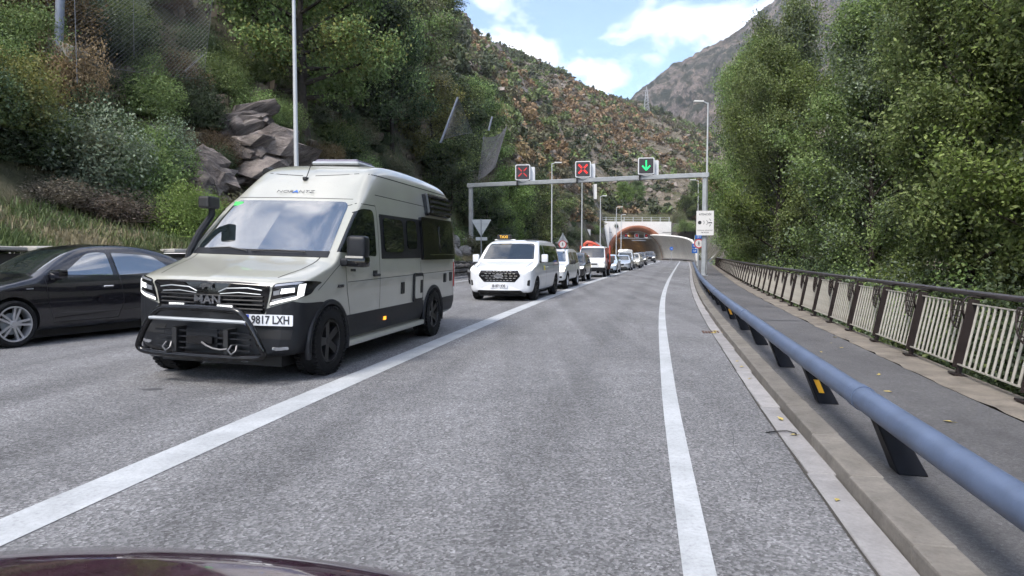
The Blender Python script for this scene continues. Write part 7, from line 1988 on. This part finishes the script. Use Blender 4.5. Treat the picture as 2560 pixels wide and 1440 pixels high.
# ---- white pickup with canopy
def pick_extra(C, bm, paint):
    for s in (1, -1):
        mb = MB(); mb.tube([(s * 0.55, 1.9, 1.80), (s * 0.55, 3.6, 1.81)], 0.022, 6); mb.obj('roof_rail', M['black'], C)
    mb = MB(); mb.box((0.1, 2.6, 1.82), (0.5, 0.5, 0.05)); mb.obj('roof_pad', M['black'], C)
P_, H_ = at_lane(25.9, -4.5)
SUVX = ([0.3, 0.5, 0.85, 1.05, 1.65], [0.96, 1.0, 1.0, 0.965, 0.78])
generic('pickup_truck', 'white pickup with canopy and lit headlamp behind the taxi', P_, H_, 0.88, dict(
    paint=wpaint, xs=SUVX, belt=1.06, up=1.45, it=2,
    keys=[(0, 0.42, 0.66, 0.86, 0.18), (0.05, 0.38, 0.80, 0.95, 0.18), (0.2, 0.36, 0.89, 1.02, 0.14), (0.7, 0.36, 0.92, 1.08, 0.1), (1.25, 0.36, 0.92, 1.12, 0.1), (1.35, 0.36, 0.92, 1.16, 0.1), (1.75, 0.36, 0.92, 1.48, 0.1), (2.0, 0.36, 0.92, 1.68, 0.06), (2.4, 0.36, 0.92, 1.76, 0), (3.4, 0.36, 0.92, 1.79, 0), (4.7, 0.36, 0.92, 1.78, 0), (4.95, 0.38, 0.9, 1.66, 0), (5.05, 0.42, 0.88, 1.2, 0), (5.08, 0.46, 0.86, 1.0, 0)],
    r=0.37, track=0.79, wy=(0.85, 4.0), tw=0.24, rim='plain', nsp=6, rimmat='alloy', rr=0.60, gap=0.07,
    ws=[(-0.74, 1.19), (0.74, 1.19), (0.62, 1.67), (-0.62, 1.67)], wsr=(1.0, 2.3),
    side=[([(1.72, 1.12), (2.42, 1.10), (2.42, 1.62), (2.16, 1.60)], 0.05), ([(2.50, 1.10), (3.18, 1.10), (3.18, 1.62), (2.50, 1.63)], 0.05), ([(3.36, 1.10), (4.6, 1.12), (4.5, 1.62), (3.36, 1.62)], 0.06)],
    seams=[[(1.6, 1.1), (1.62, 0.45)], [(2.46, 1.65), (2.46, 0.42)], [(3.26, 1.65), (3.26, 0.45)]],
    front=[([(-0.36, 0.72), (0.36, 0.72), (0.42, 0.94), (-0.42, 0.94)], 'gloss', 'grille', 0.006), ([(-0.6, 0.44), (0.6, 0.44), (0.55, 0.56), (-0.55, 0.56)], 'black', 'lower_grille', 0.006)],
    front2=[([(0.52, 0.76), (0.84, 0.78), (0.88, 0.96), (0.54, 0.93)], 'drlwarm', 'headlamp', 0.008), ([(0.66, 0.50), (0.76, 0.50), (0.76, 0.58), (0.66, 0.58)], 'black', 'fog_lamp', 0.006)],
    handles=[(2.30, 1.0), (3.10, 1.0)], handlemat='chrome', mirror=(1.03, 1.72, 1.18, 0.2, 0.13, 0.18), mirmat=M['black'], extra=pick_extra), cat='pickup')

# ---- shape tables shared by the farther cars
def car_spec(kind, paint, lamps='drl', **k):
    if kind == 'suv':
        d = dict(xs=SUVX, belt=1.0, up=1.4, keys=[(0, 0.36, 0.64, 0.78, 0.2), (0.05, 0.32, 0.78, 0.88, 0.2), (0.2, 0.30, 0.87, 0.97, 0.15), (0.7, 0.30, 0.90, 1.04, 0.1), (1.1, 0.30, 0.90, 1.09, 0.1), (1.2, 0.30, 0.90, 1.13, 0.1), (1.6, 0.30, 0.90, 1.43, 0.1), (1.9, 0.30, 0.90, 1.60, 0.06), (2.3, 0.30, 0.90, 1.67, 0), (3.2, 0.30, 0.90, 1.68, 0), (3.9, 0.30, 0.90, 1.60, 0), (4.25, 0.32, 0.88, 1.25, 0), (4.4, 0.36, 0.86, 1.02, 0), (4.45, 0.42, 0.82, 0.85, 0)],
                 r=0.35, track=0.78, wy=(0.85, 3.5), ws=[(-0.72, 1.15), (0.72, 1.15), (0.60, 1.58), (-0.60, 1.58)], wsr=(0.9, 2.2),
                 side=[([(1.58, 1.08), (2.4, 1.07), (2.4, 1.54), (2.05, 1.52)], 0.05), ([(2.48, 1.07), (3.75, 1.08), (3.5, 1.53), (2.48, 1.55)], 0.05)],
                 front=[([(-0.34, 0.68), (0.34, 0.68), (0.42, 0.88), (-0.42, 0.88)], 'gloss', 'grille', 0.006), ([(-0.62, 0.36), (0.62, 0.36), (0.56, 0.52), (-0.56, 0.52)], 'black', 'lower_grille', 0.006)],
                 front2=[([(0.50, 0.72), (0.82, 0.76), (0.86, 0.90), (0.52, 0.86)], lamps, 'headlamp', 0.008)], mirror=(1.0, 1.6, 1.12, 0.2, 0.13, 0.15))
    else:
        d = dict(xs=([0.2, 0.45, 0.75, 0.92, 1.4], [0.95, 1.0, 1.0, 0.95, 0.70]), belt=0.9, up=1.2, keys=[(0, 0.28, 0.60, 0.60, 0.22), (0.05, 0.22, 0.74, 0.67, 0.22), (0.2, 0.20, 0.83, 0.74, 0.18), (0.6, 0.19, 0.87, 0.84, 0.12), (1.05, 0.19, 0.88, 0.92, 0.1), (1.18, 0.19, 0.88, 0.96, 0.1), (1.6, 0.19, 0.88, 1.22, 0.1), (1.92, 0.19, 0.88, 1.38, 0.07), (2.3, 0.19, 0.88, 1.44, 0), (3.0, 0.19, 0.88, 1.45, 0), (3.5, 0.19, 0.88, 1.38, 0), (3.95, 0.2, 0.87, 1.12, 0), (4.15, 0.24, 0.85, 0.98, 0), (4.3, 0.3, 0.82, 0.9, 0), (4.36, 0.36, 0.76, 0.75, 0)],
                 r=0.315, track=0.76, wy=(0.85, 3.45), ws=[(-0.68, 0.99), (0.68, 0.99), (0.55, 1.36), (-0.55, 1.36)], wsr=(0.9, 2.2),
                 side=[([(1.6, 0.96), (2.36, 0.95), (2.36, 1.34), (2.02, 1.32)], 0.05), ([(2.44, 0.95), (3.6, 0.98), (3.2, 1.33), (2.44, 1.35)], 0.05)],
                 front=[([(-0.26, 0.46), (0.26, 0.46), (0.32, 0.64), (-0.32, 0.64)], 'gloss', 'grille', 0.006), ([(-0.6, 0.24), (0.6, 0.24), (0.55, 0.38), (-0.55, 0.38)], 'black', 'lower_grille', 0.006)],
                 front2=[([(0.44, 0.54), (0.80, 0.60), (0.82, 0.71), (0.46, 0.66)], lamps, 'headlamp', 0.008)], mirror=(0.97, 1.55, 0.99, 0.18, 0.12, 0.13))
    d.update(paint=paint, it=2, screenmat=M['screen2'], seams=[[(1.5, d['belt']), (1.5, 0.4)], [(2.42, d['belt'] + 0.4), (2.42, 0.4)]], handles=[(2.3, d['belt'] - 0.08)], handlemat='black', plate=(0.42, '8204 KTM'), rimmat='alloy')
    d.update(k); return d
dark = car_paint('dark_car_paint', (0.018, 0.018, 0.022), 0.28, dirt=0.05)
silver = car_paint('silver_car_paint', (0.42, 0.46, 0.52), 0.35, metal=0.35, dirt=0.04)
cream = car_paint('cream_car_paint', (0.52, 0.50, 0.44), 0.35, dirt=0.04)
paleblue = car_paint('pale_blue_paint', (0.50, 0.60, 0.70), 0.33, dirt=0.04)
greyc = car_paint('grey_car_paint', (0.20, 0.22, 0.25), 0.35, metal=0.3, dirt=0.04)
def q_car(name, label, yf, off, sc, kind, paint, lamps='drl', cat='car', **k):
    P, Hd = at_lane(yf, off); return generic(name, label, P, Hd, sc, car_spec(kind, paint, lamps, **k), cat)
q_car('hatchback_car', 'black car in the left lane half hidden by the taxi', 29.4, -7.75, 0.95, 'car', dark, 'lens')
q_car('suv_car', 'dark SUV with lit headlamps between pickup and truck', 33.3, -4.75, (0.85, 0.72, 0.84), 'suv', dark)
q_car('hatchback_car', 'pale blue car tucked behind the crane truck', 47.3, -4.5, (0.85, 0.9, 0.9), 'car', paleblue)
q_car('sedan_car', 'silver sedan behind the crane truck', 54.4, -4.15, 0.86, 'car', silver, 'lens')
def load_extra(C, bm, paint):
    for i, (x, y, sx) in enumerate(((-0.35, 2.3, 0.5), (0.25, 2.4, 0.45), (0.0, 3.0, 0.6))):
        me = RP[i % 2].copy(); me.materials.clear(); me.materials.append(M['white'])
        inst('roof_bundle', me, C, (x, y, 1.72), (0, 0, i), (sx, 0.45, 0.22))
    for y in (2.1, 3.0):
        mb = MB(); mb.tube([(-0.7, y, 1.60), (0.7, y, 1.60)], 0.025, 5); mb.obj('roof_bar', M['black'], C)
q_car('estate_car', 'silver car with white bundles strapped on its roof', 59.4, -4.35, (0.86, 0.9, 0.92), 'suv', silver, 'lens', extra=load_extra)
q_car('suv_car', 'cream SUV with lit headlamps in the far queue', 64.0, -4.0, 0.84, 'suv', cream)
q_car('hatchback_car', 'grey car behind the cream SUV', 70.5, -4.2, 0.86, 'car', greyc)
q_car('suv_car', 'dark SUV with bright lamps, second before the tunnel mouth', 78.5, -4.3, 0.9, 'suv', dark)
q_car('suv_car', 'black SUV with bright lamps leaving the tunnel mouth', 101.0, -4.4, 1.0, 'suv', dark)

# ---- crane truck
def build_truck():
    P, Hd = at_lane(39.4, -4.45)
    C = empty('crane_truck', P, Hd, label='white flatbed truck with red crane and rusty bed behind the dark SUV', cat='truck'); k = 0.86; C.scale = (k, k, k)
    xs = lambda z: float(np.interp(z, [0.4, 0.8, 1.25, 2.0], [0.97, 1.0, 0.99, 0.88]))
    bm = loft([(0, 0.46, 0.84, 1.02, 0.08), (0.03, 0.42, 0.90, 1.10, 0.08), (0.10, 0.40, 0.93, 1.20, 0.08), (0.16, 0.40, 0.93, 1.28, 0.08), (0.40, 0.40, 0.93, 1.68, 0.08), (0.60, 0.40, 0.93, 1.95, 0.06), (0.78, 0.40, 0.93, 2.06, 0.02), (1.2, 0.40, 0.93, 2.10, 0), (1.62, 0.40, 0.93, 2.08, 0), (1.70, 0.44, 0.91, 2.0, 0), (1.72, 0.48, 0.89, 1.9, 0)], xs, 1.22, 1.8, 0.02, 2)
    finish_body(bm, [wpaint, M['black']], [(s * 0.88, 0.82, 0.35, 0.42) for s in (1, -1)], C)
    add_wheels(C, (0.82, 3.3), 0.80, 0.35, 0.2, rim='plain', nsp=6, rimmat='galv', rr=0.55)
    patch(bm, 'y', -1, rounded([(-0.84, 1.31), (0.84, 1.31), (0.77, 1.98), (-0.77, 1.98)], 0.07), 0.004, 0.01, 0.05, (0, 1.0), 'windscreen', M['screen2'], C)
    for s in (1, -1): patch(bm, 'x', s, rounded([(0.58, 1.28), (1.42, 1.28), (1.42, 1.92), (0.86, 1.92)], 0.06), 0.004, 0.01, 0.2, None, 'side_window', M['glass'], C)
    patch(bm, 'y', -1, rounded([(-0.4, 0.84), (0.4, 0.84), (0.4, 0.93), (-0.4, 0.93)], 0.02), 0.006, 0.01, 0.0, (-1, 0.6), 'grille', M['black'], C)
    patch(bm, 'y', -1, rounded([(-0.9, 0.42), (0.9, 0.42), (0.9, 0.66), (-0.9, 0.66)], 0.03), 0.03, 0.04, 0.0, (-1, 0.6), 'bumper', M['plastic'], C)
    patch(bm, 'y', -1, rounded([(-0.75, 0.70), (-0.2, 0.70), (-0.2, 0.80), (-0.75, 0.80)], 0.01), 0.012, 0.01, 0.0, (-1, 0.6), 'number_plate', M['plate'], C)
    for s in (1, -1):
        q = [(0.55, 0.72), (0.84, 0.72), (0.84, 0.93), (0.55, 0.93)]
        patch(bm, 'y', -1, rounded(q if s > 0 else mir(q), 0.03), 0.008, 0.012, 0.0, (-1, 0.6), 'headlamp', M['drlwarm'] if s > 0 else M['lens'], C)
        mb = MB(); mb.box((s * 1.08, 0.5, 1.42), (0.16, 0.1, 0.34)); mobj('mirror', bevel(mb.me('mirror', M['black']), 0.03, 1), parent=C)
        seam(bm, C, [(0.52, 1.25), (0.5, 0.6)], both=False, sign=s); seam(bm, C, [(1.5, 1.95), (1.5, 0.6)], both=False, sign=s)
    mb = MB(); mb.tube([(-0.55, 0.30, 1.33), (0.0, 0.28, 1.36)], 0.014, 5); mb.obj('wiper', M['black'], C)
    rust = simple('rusty_red_steel', (0.17, 0.055, 0.035), 0.7, noise=0.4, nscale=3)
    red = simple('crane_red', (0.50, 0.075, 0.04), 0.45)
    mb = MB(); mb.box((0, 3.4, 0.78), (1.7, 3.2, 0.14)); mb.obj('chassis', M['black'], C)
    mb = MB(); mb.box((0, 3.5, 0.92), (2.0, 3.0, 0.1)); mb.obj('bed_floor', rust, C)
    mb = MB(); mb.box((0, 2.06, 1.45), (1.90, 0.08, 1.1)); mb.obj('headboard', rust, C)
    for s in (1, -1):
        mb = MB(); mb.box((s * 1.02, 2.07, 1.50), (0.09, 0.14, 1.3)); mb.obj('stake', red, C)
        mb = MB(); mb.box((s * 1.0, 3.55, 1.18), (0.05, 2.8, 0.42)); mb.obj('side_board', M['galv'], C)
        mb = MB(); mb.box((s * 0.78, 2.35, 0.75), (0.5, 0.5, 0.5)); mb.obj('side_box', rust, C)
        mb = MB(); mb.box((s * 1.0, 4.95, 1.18), (0.07, 0.1, 0.5)); mb.obj('stake', red, C)
    mb = MB(); mb.box((-0.3, 1.90, 1.5), (0.35, 0.3, 1.5)); mb.obj('crane_column', red, C)
    arm = [(-0.75, 1.85, 1.95), (-0.72, 1.85, 2.24), (-0.52, 1.86, 2.40), (-0.25, 1.86, 2.36), (0.05, 1.88, 2.24), (0.32, 1.9, 2.08)]
    mb = MB(); mb.tube(arm, [0.10, 0.12, 0.12, 0.11, 0.10, 0.08], 8); mb.obj('crane_arm', red, C, smooth=True)
    bm.free()
build_truck()

# ---- the front of the car the viewer rides in
def own_car():
    paint = car_paint('plum_car_paint', (0.040, 0.010, 0.026), 0.16, dirt=0.0)
    C = empty('own_car', (-0.53, 0.0, 0), -radians(8), label='dark plum car bonnet along the bottom edge of the picture', cat='car')
    # profile from windscreen foot over the bonnet, down the nose: (y, z at centre, half width)
    prof = [(-0.25, 1.05, 0.80), (0.0, 1.035, 0.80), (0.4, 1.01, 0.79), (0.7, 0.985, 0.775), (0.85, 0.966, 0.76), (0.93, 0.948, 0.75), (0.985, 0.918, 0.735), (1.02, 0.86, 0.72), (1.04, 0.78, 0.70)]
    def pt(y, z, hw, t): x = hw * t; return (x, y - 0.20 * x * x, z + 0.012 - 0.08 * x * x - 0.10 * abs(x) ** 3)
    n = 28; vs = [pt(y, z, hw, -1 + 2 * k / n) for (y, z, hw) in prof for k in range(n + 1)]
    fs = [(i * (n + 1) + k, i * (n + 1) + k + 1, (i + 1) * (n + 1) + k + 1, (i + 1) * (n + 1) + k) for i in range(len(prof) - 1) for k in range(n)]
    me = mesh('bonnet', vs, fs, paint, smooth=True); bo = mobj('bonnet', me, parent=C)
    md = bo.modifiers.new('t', 'SOLIDIFY'); md.thickness = 0.012; md.offset = -1
    mb = MB(); mb.tube([pt(1.045, 0.775, 0.70, -1 + 2 * k / n) for k in range(n + 1)], 0.012, 6); mb.obj('bonnet_edge_highlight', M['chrome'], C, smooth=True)  # bright tube added to stand in for the highlight along the seam
    # bumper and wings below
    lo = [(1.05, 0.765, 0.72), (1.09, 0.60, 0.75), (1.10, 0.45, 0.76), (1.06, 0.28, 0.74)]
    vs = [(hw * (-1 + 2 * k / n), y - 0.34 * (hw * (-1 + 2 * k / n)) ** 2, z - (0.10 * (hw * (-1 + 2 * k / n)) ** 2 if i == 0 else 0)) for i, (y, z, hw) in enumerate(lo) for k in range(n + 1)]
    fs = [(i * (n + 1) + k, i * (n + 1) + k + 1, (i + 1) * (n + 1) + k + 1, (i + 1) * (n + 1) + k) for i in range(3) for k in range(n)]
    mobj('bumper', mesh('bumper', vs, fs, paint, smooth=True), parent=C)
    for s in (1, -1):
        mb = MB(); mb.prism([(-0.25, 0.86), (0.45, 0.82), (0.78, 0.74), (0.84, 0.40), (0.72, 0.28), (0.62, 0.60), (0.30, 0.72), (-0.05, 0.60), (-0.10, 0.28), (-0.25, 0.28)], 'x', s * 0.80, s * 0.84); mobj('wing', mb.me('wing', paint), parent=C)
    add_wheels(C, (0.28,), 0.72, 0.32, 0.2, rim='plain', nsp=5, rimmat='alloy')
own_car()
# ------------------------------------------------------------------ fallen leaves and a scrap of cable
M['dryleaf'] = simple('fallen_leaf', (0.42, 0.33, 0.10), 0.7, noise=0.4, nscale=30)
mb = MB(); mb.add([(-0.035, 0, 0.004), (0, -0.02, 0.012), (0.04, 0, 0.006), (0, 0.022, 0.010), (0.065, 0.004, 0.012)], [(0, 1, 2, 3), (1, 4, 2)]); me_l = mb.me('fallen_leaf', M['dryleaf'])
for i in range(26):
    if i < 8: s = 12.1 + RNG.uniform(-0.25, 0.25); o = GUT(s) + RNG.uniform(0.0, 0.16); z = 0.01; lb = 'yellow fallen leaf in the heap beside the drain grate'; gp = 'leaves at the drain'
    elif i < 14: s = RNG.uniform(3, 9); o = GUT(s) + RNG.uniform(0.02, 0.15); z = 0.008; lb = 'yellow fallen leaf lying in the gutter'; gp = 'leaves in the gutter'
    else: s = RNG.uniform(4.5, 14); o = GUT(s) + RNG.uniform(0.7, 1.8); z = 0.083; lb = 'pale fallen leaf lying on the footway'; gp = 'leaves on the footway'
    x, y = road(s, o); inst('fallen_leaf', me_l, None, (x, y, z), (0, 0, RNG.uniform(0, 6)), RNG.uniform(0.7, 1.2), label=lb, cat='leaf', group=gp)
x, y = road(5.35, GUT(5.35)); mb = MB(); mb.tube([(0, 0, 0.012), (0.08, 0.03, 0.014), (0.17, 0.02, 0.02), (0.22, -0.03, 0.014), (0.20, -0.07, 0.012)], 0.005, 5); mb.obj('cable_scrap', M['black'], loc=(x - 0.1, y, 0), label='thin black cable scrap lying in the gutter', cat='cable')
# ------------------------------------------------------------------ labels that single out each plant by what it grows beside
LM = [('the thick net post', 170, 60), ('the left picture edge', 20, 330), ('the concrete net footing', 185, 140), ('the grass verge', 250, 520), ('the large grey-green shrub', 290, 380), ('the left net', 400, 110), ('the rock face', 690, 340), ('the dark jagged rock', 520, 370),
      ('the large oak crown', 760, 120), ('the tall lamp post', 745, 300), ('the camper roof', 850, 390), ('the bright green bush', 470, 530), ('the camper windscreen', 640, 470), ('the camper rear', 1080, 470), ('the leaning net post', 1125, 300), ('the hanging net', 1230, 390),
      ('the left gantry post', 1178, 540), ('the left lane signal', 1308, 435), ('the taxi roof', 1290, 590), ('the middle lane signal', 1455, 425), ('the right lane signal', 1613, 420), ('the first thin lamp post', 1378, 520), ('the white concrete blocks', 1460, 590),
      ('the tunnel headwall', 1590, 545), ('the pylon', 1612, 270), ('the ridge pines', 1210, 95), ('the high cliff band', 1190, 140), ('the lone ridge pine', 1410, 200), ('the gantry end lamp', 1762, 290), ('the stepped white wall', 1480, 515), ('the top left skyline', 1090, 30),
      ('the slope above the nets', 1120, 200), ('the middle of the bare slope', 1400, 320), ('the slope below the pylon', 1600, 340), ('the slope right of the oak', 960, 200), ('the right end of the gantry beam', 1730, 430)]
CAMI = Matrix(cam.matrix_basis).inverted()
def px_of(p):
    q = CAMI @ Vector(p); return 1280 + 1700 * q.x / -q.z, 720 - 1700 * q.y / -q.z
ORD = ['first', 'second', 'third', 'fourth', 'fifth', 'sixth', 'seventh', 'eighth', 'ninth', 'tenth', 'eleventh', 'twelfth', 'thirteenth', 'fourteenth', 'fifteenth', 'sixteenth', 'seventeenth', 'eighteenth', 'nineteenth', 'twentieth']
def relabel(names, phrase):
    cl = {}
    for o in COL.objects:
        if o.parent is not None or o.name.split('.')[0] not in names: continue
        if o.location.y < 1: continue
        u, v = px_of(o.location); kind = phrase(o)
        lm = min(LM, key=lambda t: (t[1] - u) ** 2 + (t[2] - v) ** 2)[0]
        cl.setdefault((kind, lm), []).append((u, v, o))
    for (kind, lm), L in cl.items():
        if len(L) > 8:
            L.sort(key=lambda t: t[1]); h = len(L) // 3 + 1; rows = [('upper ', L[:h]), ('middle ', L[h:2 * h]), ('lower ', L[2 * h:])]
        else: rows = [('', L)]
        for w, R_ in rows:
            R_.sort(key=lambda t: t[0])
            for i, (_, _, o) in enumerate(R_):
                if len(R_) == 1: o['label'] = '%s%s near %s' % (w, kind, lm)
                else: o['label'] = '%s %s%s from the left near %s' % (ORD[min(i, 19)], w, kind, lm)
KW = {'dark': 'dark green', 'green': 'green', 'olive': 'olive', 'orange': 'orange autumn', 'dry': 'grey dried-out', 'rust': 'brown', 'silver': 'grey-green'}
relabel(('undergrowth_shrub',), lambda o: KW[o['group'].split(', ')[1]] + ' undergrowth shrub')
relabel(('mountain_shrub',), lambda o: KW[o['group'].split(', ')[1]] + ' mountainside shrub')
for key, ph in (('bank_bush', lambda o, n: '%s %s bush behind the fence counted from the viewer' % (n, o['group'].split()[-1])), ('fallen_leaf', lambda o, n: '%s fallen leaf from the viewer among the %s' % (n, o['group']))):
    gg = {}
    for o in COL.objects:
        if o.parent is None and o.name.split('.')[0] == key: gg.setdefault(o['group'], []).append(o)
    for L in gg.values():
        for i, o in enumerate(sorted(L, key=lambda o: o.location.length)): o['label'] = ph(o, ORD[min(i, 19)])
# ------------------------------------------------------------------ air: one closed box of pale haze round the place, sky outside it
m_h = bpy.data.materials.new('haze_air'); m_h.use_nodes = True
_t = m_h.node_tree; _t.nodes.clear(); _o = _t.nodes.new('ShaderNodeOutputMaterial'); _v = _t.nodes.new('ShaderNodeVolumePrincipled')
_v.inputs['Color'].default_value = (0.82, 0.88, 0.95, 1); _v.inputs['Density'].default_value = 0.00022; _v.inputs['Anisotropy'].default_value = 0.2
_t.links.new(_v.outputs[0], _o.inputs['Volume'])
mb = MB(); mb.box((200, 600, 246), (2400, 1500, 510)); mb.obj('haze', m_h, kind='stuff', label='thin bluish valley air', cat='haze')
